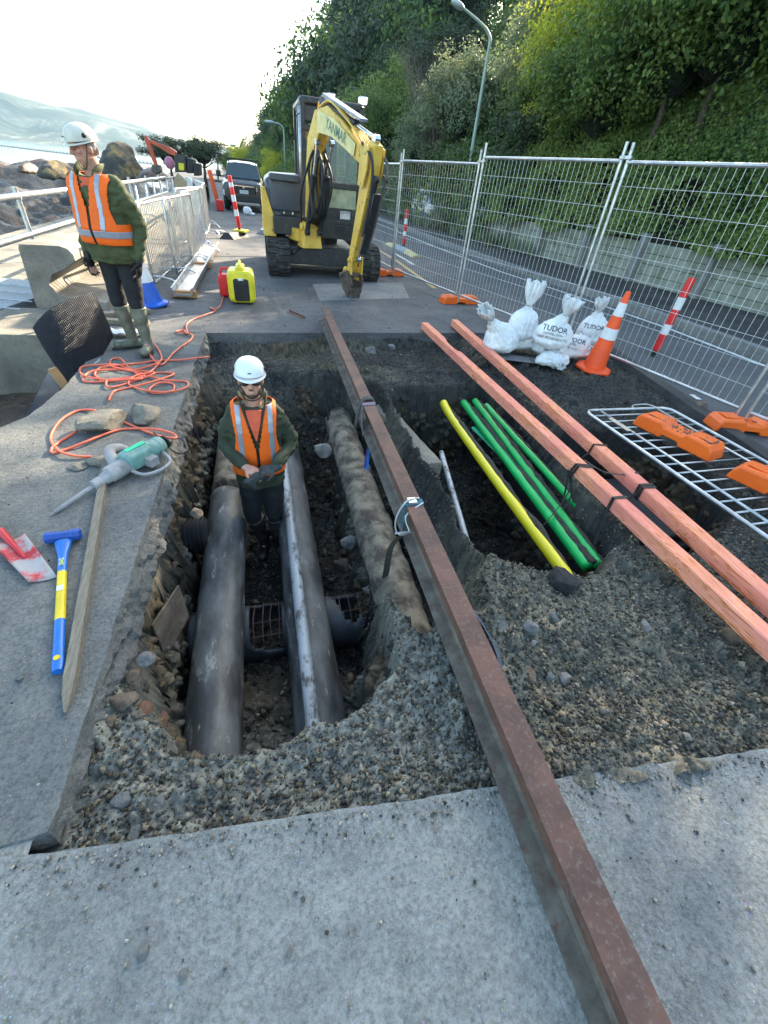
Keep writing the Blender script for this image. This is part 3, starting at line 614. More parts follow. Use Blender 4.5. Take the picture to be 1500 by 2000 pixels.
protos = [make_tree(11, 3.2, 3.2, 2.2, M['leafdark']), make_tree(12, 2.8, 3.6, 2.4, M['leafdark']), make_tree(13, 3.4, 2.9, 2.0, M['leafmid']), make_tree(14, 2.7, 3.9, 2.6, M['leafdark']), make_tree(15, 3.0, 3.0, 2.2, M['leafgrey'])]
used = set()
def put(proto, x, y, z, rz, s, label, group=None, sz=None):
    if id(proto) in used: o = copy_tree(proto)
    else: o = proto; used.add(id(proto))
    o.location = (x, y, z); o.rotation_euler = (0, 0, rz); o.scale = (s, s, sz or s); o['label'] = label
    if group: o['group'] = group
    return o
random.seed(5)
TH = {0: 2.2 + 3.2 * 1.6, 1: 2.4 + 3.6 * 1.6, 2: 2.0 + 2.9 * 1.6, 3: 2.6 + 3.9 * 1.6, 4: 2.2 + 3.0 * 1.6}
def crest(x, y):
    # sunlight just clears the trees towards the sea wall: height allowed here
    return 11.6 + (x - 16) / math.sin(rad(42)) * math.tan(rad(26)) + .5 * mnoise.noise(V(y * .25, 0, 3)) + 1.9 * min(1, max(0, (23.2 - y + (x - 16) * 1.11) / 2.5))
rows = [(3.6, 2.4, .50, 'front row'), (7.5, 3.6, .72, 'middle'), (12, 4.4, .95, 'upper'), (18.5, 5.5, 1.0, 'top')]
labs = {'front row': 'low evergreen tree at the front of the wooded bank', 'middle': 'evergreen tree standing midway up the wooded hillside', 'upper': 'dense evergreen tree on the upper slope of the hillside', 'top': 'dark evergreen tree on top of the wooded hillside'}
def proj(x, y, z): v = RW.T @ np.array([x, y, z - H]); return CX + F * v[0] / v[2], CY + F * v[1] / v[2]
LUSE = {}
def treelabel(k, x, y, z, rn):
    px, py = proj(x, y, z); kind = ['dark round evergreen', 'dark tall evergreen', 'mid green broad tree', 'darkest tall evergreen', 'grey green tree'][k]
    pl = ['by the sky at the left end', 'above the parked pickup', 'above the yellow digger cab', 'above the digger boom', 'left of the tall streetlight', 'behind the tall streetlight', 'right of the tall streetlight', 'above the middle fence posts', 'above the paired fence posts', 'toward the top right corner', 'beyond the right edge'][sum(px > q for q in (470, 560, 640, 740, 850, 930, 1020, 1130, 1280, 1500))]
    rw = {'front row': 'lowest row', 'middle': 'second row', 'upper': 'third row', 'top': 'highest row'}[rn]; l = f'{kind}, {rw} of the hillside, {pl}'; LUSE[l] = LUSE.get(l, 0) + 1
    if LUSE[l] > 1: l = f'{kind}, {rw} of the hillside, {pl}, ' + ['', '', 'farther back', 'third back', 'fourth back', 'fifth back', 'sixth back', 'seventh back', 'eighth back', 'ninth back'][min(LUSE[l], 9)]
    return l
for (u, step, s0, rn) in rows:
    y = 6.0 + u * .3 if rn != 'front row' else 16
    while y < 112:
        uu = u + random.uniform(-.8, .8); x = float(wallx(np.array(y))) + uu; z = float(hillz(np.array([x]), np.array([y]))[0]) - .3
        k = random.choice([0, 1, 3, 0, 1, 2] if rn != 'front row' else [0, 2, 4, 4, 1]); s = s0 * random.uniform(.85, 1.15) * (1.0 if y < 45 else 1.12); sz = s
        topz = z + TH[k] * s
        if y < 48 and rn in ('upper', 'top', 'middle'):
            want = crest(x, y) - (.0 if rn == 'upper' else .5 if rn == 'top' else 2.5)
            if rn == 'upper' or topz > want: sz = max(.35, (want - z) / TH[k])
        if y > 50 and rn in ('upper', 'top'): sz = s * 1.6
        w_ = y - 1.11 * (x - 10.3); ok = not (rn in ('upper', 'top') and 10.2 < w_ < 20 and y < 48)
        if rn == 'middle' and 9.5 < w_ < 21: sz = min(sz, (9.0 - z) / TH[k])
        # keep the sky open to the left of the wood
        az = math.degrees(math.atan2(x - 3.0 * s, y)); el = math.degrees(math.atan2(z + TH[k] * sz - H, math.hypot(x, y)))
        lim_el = np.interp(az, [-8, -2, 0, 1, 2, 5.2, 6.2, 7.5], [.6, 1.0, 1.2, 3.6, 5.0, 8.6, 12.0, 40])
        if el > lim_el: sz = sz * max(.3, math.tan(rad(float(lim_el))) / math.tan(rad(el)))
        if az < 0.2 and y < 75: ok = False
        if ok: put(protos[k], x, y, z, random.uniform(0, 6.28), s, treelabel(k, x, y, z + TH[k] * sz * .6, rn), 'trees on the wooded hillside, ' + rn, sz)
        y += step * random.uniform(.8, 1.2) * (1 if y < 40 else 1.25)
# the bigger trees that make the left outline of the wood
for (px, y, tpx, r_, lab) in ((690, 66, -70, 7.2, 'big dark tree above the yellow digger cab'), (745, 60, -80, 6.0, 'big dark tree above the digger boom'), (800, 54, -90, 5.5, 'big dark tree left of the curved streetlight'), (665, 84, -50, 5.5, 'dark tree filling the wood behind the digger cab'), (643, 74, -30, 7.0, 'tallest dark tree at the left outline of the wood, beside the sky'), (598, 82, 95, 4.4, 'dark rounded tree stepping down beside the sky at the left outline of the wood'), (560, 92, 125, 4.6, 'dark tree with ragged top above the grey vehicle side of the wood'), (535, 100, 185, 4.4, 'lower dark tree left of the yellow digger cab'), (512, 105, 262, 4.2, 'last low leafy tree of the wood, beside the far road')):
    b_ = D(px, 330, y); tz = D(px, tpx, y).z; k = [3, 0, 1, 0, 2][int(y) % 5]; sx_ = r_ / 3.0; put(protos[k], b_.x + r_ * .2, y, -.5, px, sx_, lab, 'trees on the left outline of the wood', (tz + .5) / TH[k])
ct = thing('added_shade_tree', 'added unseen tree blocking the sun from the pit, above the top right corner', 'tree'); trunk_mesh(ct, 8.2, .25, 3.4, 77); crown_mesh('crown', 2.7, 2.9, 2.0, 300, 60, .22, M['leafdark'], 77, ct, (0, 0, 8.9), core=.8); ct.location = (19, 22.6, 6.6)  # tree added out of view to keep the sun off the pit
# bushes with their own look near the road
def make_bush(seed, rx, rz, mat, size, clumps=90, per=60, name='leafy_shrub', wid=.6, core=.36):
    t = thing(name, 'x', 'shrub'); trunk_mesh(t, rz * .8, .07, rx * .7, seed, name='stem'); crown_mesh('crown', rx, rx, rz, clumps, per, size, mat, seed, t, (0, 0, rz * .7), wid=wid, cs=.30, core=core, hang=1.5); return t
B1 = make_bush(31, 2.0, 1.9, M['leafmid'], .105, 190, 130); B2 = make_bush(32, 1.6, 1.8, M['leafgrey'], .10, 150, 110); B3 = make_bush(33, 2.0, 2.2, M['leafsun'], .105, 190, 130)
def dbush(pr, px, py, y, s, label, sz=None, dz=0):
    p = D(px, py, y); return put(pr, p.x, p.y, p.z - (1.9 * .7) * (sz or s) + dz, px * .1, s, label, None, sz)
dbush(B1, 1005, 205, 24, 1.0, 'rounded bright green bush left of the streetlight post foot')
dbush(B2, 905, 230, 24, 1.1, 'grey green bush behind the streetlight post')
dbush(B2, 1080, 245, 22, .9, 'grey green bush between the bright green bush and the dark dead bush')
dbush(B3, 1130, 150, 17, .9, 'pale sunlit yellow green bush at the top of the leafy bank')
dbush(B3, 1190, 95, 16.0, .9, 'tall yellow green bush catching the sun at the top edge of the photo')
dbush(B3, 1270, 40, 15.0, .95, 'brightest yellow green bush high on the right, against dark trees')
dbush(B2, 1065, 130, 19, 1.0, 'grey leaved bush below the yellow green bushes')
dbush(B1, 1330, 110, 12.5, 1.0, 'glossy green bush spilling over the bank on the right')
dbush(B1, 1440, 60, 11.5, 1.1, 'dark glossy bush in the top right corner')
dbush(B1, 1190, 210, 14.5, .95, 'dense green bush bulging from the middle of the creeper bank')
dbush(B1, 760, 250, 33, 1.2, 'green bush beside the road behind the digger boom')
dbush(B2, 820, 300, 28, .9, 'small grey green bush at the foot of the bank behind the fence')
for i in range(15):
    y = 36 + i * 5.2; x = float(wallx(np.array(y))) + .3 - .4 * math.sin(i * 2.1); pr = (B1, B2, B1, B3)[i % 4]
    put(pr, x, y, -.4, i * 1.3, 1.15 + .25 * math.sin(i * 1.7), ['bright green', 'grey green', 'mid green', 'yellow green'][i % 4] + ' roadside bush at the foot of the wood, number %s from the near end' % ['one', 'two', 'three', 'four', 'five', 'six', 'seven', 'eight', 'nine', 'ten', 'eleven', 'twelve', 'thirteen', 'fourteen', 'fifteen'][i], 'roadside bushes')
# dead twiggy bush
def twigbush(px, py, y, r_, label, n_=70, seed=4):
    random.seed(seed); p = D(px, py, y); t = thing('dead_shrub', label, 'dead shrub', (p.x, p.y, p.z - r_)); mb = MB()
    for i in range(n_):
        a = random.uniform(0, 6.28); l = r_ * random.uniform(1.0, 2.1); b0 = V(math.cos(a) * r_ * .3, math.sin(a) * r_ * .3, 0) * random.random(); d = V(math.cos(a) * .45, math.sin(a) * .45, 1).normalized()
        m_ = b0 + d * l * .5 + V(random.uniform(-.1, .1), random.uniform(-.1, .1), 0) * r_; e = b0 + d * l + V(random.uniform(-.2, .2), random.uniform(-.2, .2), 0) * r_
        mb.tube([b0, m_, e], [.022, .014, .004], 4)
        for j in range(3):
            q_ = m_.lerp(e, random.random()); mb.tube([q_, q_ + V(random.uniform(-.3, .3), random.uniform(-.3, .3), random.uniform(.1, .4)) * r_], [.008, .003], 3)
    mb.v = [tuple(Vector(v) + t.location) for v in mb.v]; mb.build('branches', M['twig'], t); return t
twigbush(865, 195, 27, 2.3, 'bare grey brown bush of dry twigs below the dark trees', 110)
twigbush(905, 240, 25, 1.6, 'smaller bare twiggy bush beside the streetlight post', 60, 8)
b_ = dbush(make_bush(35, 1.3, 1.5, M['leafdark'], .10, 60, 60, 'brown_shrub'), 1035, 290, 18, 1.1, 'dark brownish bush hanging over the bank')
# creeper covering the bank: nobody could count its leaves
def creeper(name, n, y0, y1, h0, h1, size, mat, seed, p=1.0, label='x', dense=1.0, off=0.0):
    rg = np.random.default_rng(seed); yy = y0 + (y1 - y0) * rg.random(n) ** p; t = rg.random(n); top = h1 * (1 + .25 * fbm(yy, yy * 0, .35, 3, seed)); bot = h0 + .35 * fbm(yy, yy * 0, .9, 3, seed + 1)
    zz = bot + (top - bot) * t; bul = .55 * fbm(yy, zz, .7, 3, seed + 2) + .28 * fbm(yy, zz, 2.3, 2, seed + 3)
    xx = wallx(yy) + np.clip((zz - 1.1) * .48, -.12, 9) - .18 - bul + rg.normal(0, .09, n) - off
    gap = fbm(yy, zz, 1.5, 3, seed + 5) > .24
    N = np.stack([-np.ones(n), rg.normal(0, .3, n) - .25, np.full(n, .55)], -1); keepm = ~gap | (rg.random(n) < .25)
    v, f = leaves(np.stack([xx, yy, zz], -1)[keepm], N[keepm], size, .72, rg, .8, .55)
    o = npmesh(name, v, f, mat); return tag(o, label, 'creeper', kind='stuff')
creeper('creeper_cover', 120000, 3.0, 19, .98, 5.8, .078, M['leafmid'], 50, 1.0, 'glossy green creeper covering the bank behind the fence')
creeper('far_creeper_cover', 60000, 18, 105, .2, 5.2, .14, M['leafmid'], 60, 1.3, 'green creeper covering the bank farther along the road')
# grassy tufts at the foot of the bank
rg = np.random.default_rng(3); vs = []; fs = []; k = 0
for i in range(46):
    yb = rg.uniform(14, 30); xb = float(wallx(np.array(yb))) - rg.uniform(.1, .9)
    for j in range(26):
        a = rg.uniform(0, 6.28); l = rg.uniform(.3, .75); d = np.array([math.cos(a), math.sin(a), 0]); b0 = np.array([xb, yb, .05]) + d * .05; w = np.array([-d[1], d[0], 0]) * .012
        m_ = b0 + d * l * .25 + [0, 0, l * .7]; e = b0 + d * l * .7 + [0, 0, l * .75]
        vs += [b0 - w, b0 + w, m_ + w, m_ - w, m_ - w, m_ + w, e + w * .2, e - w * .2]; fs += [[k, k + 1, k + 2, k + 3], [k + 4, k + 5, k + 6, k + 7]]; k += 8
tag(npmesh('grass_tufts', vs, fs, M['leafgrey']), 'grey green grass tufts at the foot of the bank', 'grass', kind='stuff')
# concrete panel retaining wall
wl = thing('retaining_wall', 'low panelled concrete retaining wall holding the creeper bank', 'retaining wall', (float(wallx(np.array(12.))), 12, 0))
M['panel'] = concrete('mossy concrete panel', (.27, .285, .235), (.16, .18, .13), (.36, .37, .32), sc=2, speck=.2, bstr=.4)
ys = list(np.arange(3.2, 27, 1.95))
for i in range(len(ys) - 1):
    ya, yb = ys[i], ys[i + 1]; a_ = V(float(wallx(np.array(ya))), ya, 0); c_ = V(float(wallx(np.array(yb))), yb, 0); d = (c_ - a_).normalized(); s_ = V(d.y, -d.x, 0); mb = MB()
    for r_ in range(4):
        z0 = .1 + r_ * .235; rot = Matrix((d, s_, V(0, 0, 1))).transposed()
        mb.box((a_ + c_) / 2 + V(0, 0, z0 + .115) + s_ * (.04 + .008 * random.random()), ((c_ - a_).length - .02, .06, .226), rot)
    mb.box((a_ + c_) / 2 + V(0, 0, .5) + s_ * .12, ((c_ - a_).length + .02, .06, 1.0), rot); mb.build('panel', M['panel'], wl, bevel=.008)
    mb = MB(); mb.box(a_ + V(0, 0, .58) - s_ * .09, (.16, .17, 1.28), rot); mb.build('post', M['patch'], wl, bevel=.008)
# ------------------------------------------------------------------ trench: beam, pipes, ducts, timbers
def smoothpts(pts, k=6):
    pts = [Vector(p) for p in pts]; out = []
    for i in range(len(pts) - 1):
        p0, p1, p2, p3 = pts[max(i - 1, 0)], pts[i], pts[i + 1], pts[min(i + 2, len(pts) - 1)]
        for j in range(k):
            t = j / k; out.append(.5 * ((2 * p1) + (p2 - p0) * t + (2 * p0 - 5 * p1 + 4 * p2 - p3) * t * t + (3 * p1 - p0 - 3 * p2 + p3) * t ** 3))
    out.append(pts[-1]); return out
def rough(amp, sc, seed=0):
    def fn(co): return np.array([amp * (mnoise.noise(Vector(p) * sc + V(seed, 0, 0)) + .5 * mnoise.noise(Vector(p) * sc * 2.6)) for p in co])
    return fn
# steel I-beam bridging the trench
bh = .18; A_ = G(634, 600, bh); B_ = G(1268, 2000, bh); d = (B_ - A_); d.z = 0; dn = d.normalized(); B_ = A_ + d * 1.12; sd_ = V(dn.y, -dn.x, 0)
if sd_.x < 0: sd_ = -sd_
hw, hf, ft, wt = .050, .072, .020, .006
prof = [(-hf, 0), (hf, 0), (hf, ft * .45), (wt + .012, ft), (wt, ft + .012), (wt, bh - ft - .012), (wt + .012, bh - ft), (hw, bh - ft * .7), (hw, bh), (-hw, bh), (-hw, bh - ft * .7), (-wt - .012, bh - ft), (-wt, bh - ft - .012), (-wt, ft + .012), (-wt - .012, ft), (-hf, ft * .45)]
a0 = V(A_.x, A_.y, .006); rings = []
for i in range(61):
    p = a0 + dn * ((B_ - A_).length * i / 60); rings.append([p + sd_ * u + V(0, 0, v) for u, v in prof])
mb = MB(); mb.loft(rings); n_ = len(prof)
for i, f in enumerate(mb.f):
    j = i % n_ if i < 60 * n_ else 0; mb.m[i] = 1 if j in (13, 14, 15, 1, 2, 3) else 0
beam = mb.build('steel_beam', [M['rust'], M['rustgrey']]); beam.data.materials[0] = M['rust']
tag(beam, 'long rusty steel beam with flanges lying across the trench from near to far', 'steel beam')
def beamat(t, z=bh): # point on the beam axis at world y = t
    k = (t - a0.y) / dn.y; p = a0 + dn * k; return V(p.x, p.y, z)

def pipe(name, p0, p1, r, mat, label, cat='pipe', n=28, seg=40, amp=0.0, sc=6, wall=None, seed=0):
    mb = MB(); p0, p1 = Vector(p0), Vector(p1); a, b = frame_of(p1 - p0); rings = []
    for i in range(seg + 1):
        c = p0.lerp(p1, i / seg); rings.append(mb.ring(c, a, b, r, r, n))
    mb.loft(rings); o = mb.build(name, mat, None, smooth=True, disp=rough(amp, sc, seed) if amp else None)
    return tag(o, label, cat)
pipe('pipe', (-.445, .80, -.80), (-.445, 3.30, -.76), .155, M['hdpe'], 'thick dark grey pipe with pale scuffs on the left of the trench floor', amp=.004)
mb = MB(); rings = []
for i in range(25):
    t = i / 24; c = V(-.45, 3.36 + 1.5 * t, -.72 - .02 * t); rings.append(mb.ring(c, V(1, 0, 0), V(0, 0, 1), .135, .135, 24))
mb.loft(rings); tag(mb.build('pipe', M['cast'], None, True, disp=rough(.012, 9, 3)), 'crusted pale pipe end running on behind the worker', 'pipe')
pipe('pipe', (.135, .80, -.84), (.115, 4.9, -.80), .15, M['hdpe'], 'thick dusty duct along the middle of the trench under the slim grey conduit', amp=.006, sc=5, seed=5)
pipe('conduit', (.085, .86, -.655), (.075, 4.35, -.63), .040, M['pvc'], 'slim light grey conduit lying on top of the thick middle pipe', 'conduit', 18, amp=.001)
pa, pb = G(668, 830, -.45), G(838, 1330, -.45)
pa = V(.75, 4.75, -.60); pb = V(.735, .95, -.60)
pipe('pipe', pa, pb, .152, M['cast'], 'corroded earth coloured pipe lying under the steel beam', seg=80, amp=.020, sc=7)
s0, s1 = G(868, 905, -.32), G(925, 1105, -.34)
pipe('conduit', s0 + (s0 - s1) * .15, s1 + (s1 - s0) * .12, .024, M['pvc'], 'thin grey pipe running along the ledge right of the steel beam', 'conduit', 14, amp=.001)
mb = MB(); mb.tube(smoothpts([G(838, 880, -.28), G(856, 950, -.38), G(885, 1040, -.42), G(905, 1090, -.40)]), .007, 6); tag(mb.build('cable', M['black'], None, True), 'thin black cable between the beam and the thin grey pipe', 'cable')
# broken concrete encasement over the ledge
q0, q1 = G(760, 790, -.22), G(866, 905, -.22); dd = (q1 - q0).normalized(); rot = Matrix((V(dd.y, -dd.x, 0), dd, V(0, 0, 1))).transposed()
mb = MB(); L = (q1 - q0).length; N = 14; vs = []
rings = []
for i in range(N + 1):
    c = q0.lerp(q1, i / N) + V(-.085, -.0, 0); w = .085 + .012 * mnoise.noise(c * 9); sd2 = V(dd.y, -dd.x, 0)
    if sd2.x < 0: sd2 = -sd2
    rings.append([c - sd2 * w + V(0, 0, -.14), c - sd2 * w, c - sd2 * w * .3 + V(0, 0, .012), c + sd2 * w * .4 + V(0, 0, .008), c + sd2 * w, c + sd2 * w + V(0, 0, -.14)])
mb.loft(rings); tag(mb.build('concrete_block', M['oldcon'], bevel=.01), 'broken strip of old concrete beside the beam with a thin pipe at its end', 'concrete block')
# crossing concrete pipe with broken crown, seen between the other pipes
mb = MB(); n_ = 40; m_ = 60; ry_, rz_ = .19, .19; cc = V(.0, 1.98, -1.02); x0, x1 = -.66, .66; random.seed(3)
P_ = [[V(x0 + (x1 - x0) * i / m_, cc.y + ry_ * math.cos(2 * math.pi * j / n_), cc.z + rz_ * math.sin(2 * math.pi * j / n_)) for j in range(n_)] for i in range(m_ + 1)]
mb.v = [tuple(p) for r_ in P_ for p in r_]
for i in range(m_):
    for j in range(n_):
        x = x0 + (x1 - x0) * (i + .5) / m_; a = 360 * (j + .5) / n_; w = 22 * mnoise.noise(V(x * 14, a * .05, 0))
        h1 = (-.27 < x < -.05) and (35 + w < a < 165 + w); h2 = (.33 + .0012 * (a - 60) < x < .66) and (10 + w < a < 125 + w)
        if not (h1 or h2): mb.f.append((i * n_ + j, (i + 1) * n_ + j, (i + 1) * n_ + (j + 1) % n_, i * n_ + (j + 1) % n_)); mb.m.append(0)
cp = mb.build('broken_pipe', pm('dark wet concrete pipe', (.06, .066, .075), .6, 0, c2=(.03, .034, .04), sc=5, bp=[(25, .4, .006)]), None, True, solid=.022)
tag(cp, 'broken dark concrete pipe crossing the trench floor with bare wires over its holes', 'pipe')
for (xs, ys_) in (((-.24, -.18, -.12, -.07), (1.85, 2.12)), ((.38, .45, .53, .60), (1.84, 2.12))):
    mb = MB()
    for k, x in enumerate(xs): mb.tube(smoothpts([V(x, ys_[0] - .02, -.93), V(x + .02 * math.sin(k * 3), 1.96, -.85 - .02 * (k % 2)), V(x + .01, ys_[1] + .02, -.90)]), .0032, 5)
    for yy_ in (ys_[0], 1.97, ys_[1]): mb.tube([V(xs[0] - .03, yy_, -.90), V(xs[-1] + .04, yy_ + .01, -.895)], .0032, 5)
    w_ = mb.build('reinforcing_wire', M['rust'], cp, True)
# corrugated pipe from the slab side
mb = MB(); pr = []; c0 = G(400, 975, -.68); x = -.84; rings = []
i = 0
while x < -.56:
    r = .125 + .010 * math.cos(i * math.pi); rings.append(mb.ring(V(x, 2.72, -.66), V(0, 1, 0), V(0, 0, 1), r, r, 28)); rings.append(mb.ring(V(x + .007, 2.72, -.66), V(0, 1, 0), V(0, 0, 1), r, r, 28)); x += .016; i += 1
mb.loft(rings); tag(mb.build('corrugated_pipe', M['black'], None, True, shade_ang=35), 'short black corrugated pipe poking out below the pavement slab', 'pipe')
# steel plate edge on the left
mb = MB(); q0, q1 = G(318, 1262, -.55), G(352, 1165, -.42); mb.box((q0 + q1) / 2, (.012, (q1 - q0).length, .30), Matrix.Rotation(math.atan2(-(q1 - q0).x, (q1 - q0).y), 3, 'Z')); tag(mb.build('sheet_metal', M['rustgrey']), 'upright rusty plate standing against the slab side left of the thick pipe', 'metal plate')

# ducts slung in the right hand pit
def duct(name, pts, r, mat, label, cat, seed, mud=True, group=None):
    t = thing(name, label, cat, pts[0], 0, group); mb = MB(); P = smoothpts(pts, 14); mb.tube(P, r, 20); mb.build('duct_wall', mat, t, True)
    if mud:
        mb = MB(); Q = []; rr = []
        for i, p in enumerate(P):
            k = mnoise.noise(p * 6 + V(seed, 0, 0)) * .5 + .55 * mnoise.noise(p * 30); Q.append(p + V(.75, 0, .72 + .1 * k) * r * (.8 + .3 * k)); rr.append(max(.0015, r * (.62 + .55 * k) * S(np.array((i / len(P)) * 3)).item()))
        mb.tube(Q, rr, 14); mb.build('caked_mud', M['mudpipe'], t, True, disp=rough(.006, 40, seed))
    return t
y0, y1 = G(884, 818, -.26), G(1098, 1112, -.26); duct('gas_pipe', [y0 + V(.02, .35, .02), y0, y0.lerp(y1, .5) + V(0, 0, -.01), y1, y1 + (y1 - y0) * .06 + V(0, 0, -.02)], .043, M['yellowpipe'], 'bright yellow pipe slung left of the green ducts, mud along its side', 'pipe', 1)
for k, (a, b, r, lab) in enumerate((((916, 800), (1128, 1082), .039, 'left green duct of the three, next to the yellow pipe'), ((938, 797), (1150, 1078), .036, 'middle green duct, caked with mud at its near end'), ((962, 806), (1215, 1085), .030, 'right green duct, mostly hidden by earth at its near end'))):
    g0, g1 = G(*a, -.24 + .02 * k), G(*b, -.25 + .02 * k); duct('green_duct', [g0 + (g0 - g1) * .08, g0, g0.lerp(g1, .5), g1, g1 + (g1 - g0) * .05], r, M['greenpipe'], lab, 'duct', 5 + k, True, 'green cable ducts slung under the timbers')
# flat broad mint strip between
g0, g1 = G(925, 835, -.31), G(1075, 985, -.31); mb = MB(); mb.tube([g0, g0.lerp(g1, .5), g1], .03, 10, ry=.012); tag(mb.build('green_duct_cover', pm('pale green duct cover', (.03, .60, .28), .45, 0, dirt=(.07, .06, .05), dsc=9, dlo=.56, dhi=.6)), 'pale mint strip of duct cover lying between the green ducts', 'duct cover')
duct('drain_pipe', [V(2.42, 3.3, -.52), V(2.33, 2.6, -.52), V(2.27, 1.5, -.55)], .15, pm('dark drain pipe', (.05, .052, .055), .6, 0, c2=(.025, .026, .028), sc=4), 'thick dark pipe half buried under the treated timbers', 'pipe', 9, False)
pipe('pipe', (1.15, 1.66, -.80), (2.15, 1.72, -.78), .12, M['hdpe'], 'dark pipe crossing the end of the pit under the yellow pipe', amp=.006)
mb = MB(); mb.rbox(V(2.98, 2.35, -.85), (1.0, 1.0, .7), .04); mb.rbox(V(2.98, 2.35, -.48), (.86, .86, .1), .03)
tag(mb.build('concrete_chamber', pm('black chamber', (.04, .043, .047), .7, 0, c2=(.02, .022, .025), sc=3), bevel=.01), 'dark buried chamber in the hole under the lying steel barrier', 'chamber')

# treated timbers
M['pinewood'], n, b = newmat('pink treated timber'); tc = n.nodes.new('ShaderNodeTexCoord'); mp = n.nodes.new('ShaderNodeMapping'); mp.inputs['Scale'].default_value = (7, .55, 7); n.links.new(tc.outputs['Object'], mp.inputs[0])
wv = noise_node(n, 2.4, 3, .5, mp.outputs[0], .8); fr = n.nodes.new('ShaderNodeMath'); fr.operation = 'MULTIPLY'; n.links.new(wv.outputs[0], fr.inputs[0]); fr.inputs[1].default_value = 13
fc = n.nodes.new('ShaderNodeMath'); fc.operation = 'PINGPONG'; n.links.new(fr.outputs[0], fc.inputs[0]); fc.inputs[1].default_value = .5
r = ramp(n, fc.outputs[0], [(0, (.48, .13, .04)), (.12, (.84, .30, .14)), (.28, (.92, .37, .24)), (.5, (.90, .31, .24))])
ps = noise_node(n, 1.1, 3, .5, tc.outputs['Object']); r2 = ramp(n, ps.outputs[0], [(.46, 0.0), (.64, .6)]); out = mixc(n, r2.outputs[0], r.outputs[0], (.72, .20, .19))
dn_ = noise_node(n, 26, 6, .75, tc.outputs['Object']); r3 = ramp(n, dn_.outputs[0], [(.63, 0.0), (.74, .7)]); out = mixc(n, r3.outputs[0], out, (.16, .12, .09))
fg = n.nodes.new('ShaderNodeMapping'); fg.inputs['Scale'].default_value = (80, 3, 80); n.links.new(tc.outputs['Object'], fg.inputs[0]); gr = noise_node(n, 1.5, 4, .6, fg.outputs[0]); r4 = ramp(n, gr.outputs[0], [(.35, .85), (.65, 1.1)])
n.links.new(mixc(n, 1.0, out, r4.outputs[0], 'MULTIPLY'), b.inputs['Base Color']); b.inputs['Roughness'].default_value = .7; b.inputs['Specular IOR Level'].default_value = .2
bp_ = n.nodes.new('ShaderNodeBump'); bp_.inputs['Strength'].default_value = .25; bp_.inputs['Distance'].default_value = .003; n.links.new(gr.outputs[0], bp_.inputs['Height']); n.links.new(bp_.outputs[0], b.inputs['Normal'])
def timber(pa, pb, w, h, z, label, ext=0.0, chip=None):
    a_, b_ = Vector(pa), Vector(pb); b_ = b_ + (b_ - a_) * ext; d = (b_ - a_).normalized(); L = (b_ - a_).length; mb = MB(); rings = []; K = 120; s_ = V(d.y, -d.x, 0)
    if s_.x < 0: s_ = -s_
    for i in range(K + 1):
        t = i / K; y = L * t; c = .007; dip = 0; dl = 0
        if chip and chip[0] < y < chip[1]: q = (y - chip[0]) / (chip[1] - chip[0]); dip = .030 * math.sin(math.pi * q) ** .3 + .006 * mnoise.noise(V(y * 30, 0, 0))
        hh = h; w2 = w / 2
        rings.append([V(-w2, y, c), V(-w2 + c, y, 0), V(w2 - c, y, 0), V(w2, y, c), V(w2, y, hh - c), V(w2 - c, y, hh), V(-w2 * .1, y, hh - dip * .1), V(-w2 + c, y, hh - dip), V(-w2 + dip * .5, y, hh - c - dip)])
    mb.loft(rings); o = mb.build('timber', M['pinewood'])
    o.data.transform(Matrix.Translation(V(*(q for q in o.location)))); o.location = (a_.x, a_.y, z); o.rotation_euler = (0, 0, math.atan2(-d.x, d.y))
    return tag(o, label, 'timber')
ta, tb = G(829, 638, .05), G(1500, 1262, .05); t2a, t2b = G(887, 632, .05), G(1500, 1180, .05)
def flat(v): return V(v.x, v.y, 0)
TZ = .012
timber(flat(ta), flat(tb), .098, .098, TZ, 'left pink treated timber across the pit, split near its far end', .35, (.75, 1.25))
timber(flat(t2a), flat(t2b), .098, .098, TZ, 'right pink treated timber across the pit, with a knot', .35)
def tat(a, b, px, py): # point of a timber axis nearest to a ground pixel
    p = G(px, py, .10); d = flat(b - a).normalized(); return flat(a) + d * (flat(p) - flat(a)).dot(d), d
M['strapblk'] = pm('black webbing', (.015, .015, .016), .7, 0, dirt=(.05, .05, .045), dsc=20)
M['strapgrey'] = pm('grey webbing', (.10, .095, .085), .8, 0, c2=(.06, .055, .05), sc=30, bp=[(200, .5, .002)])
M['straplilac'] = pm('faded violet webbing', (.20, .16, .22), .8, 0, c2=(.13, .10, .15), sc=20, bp=[(150, .5, .002)])
M['strapblue'] = pm('blue webbing', (.01, .18, .55), .7, 0)
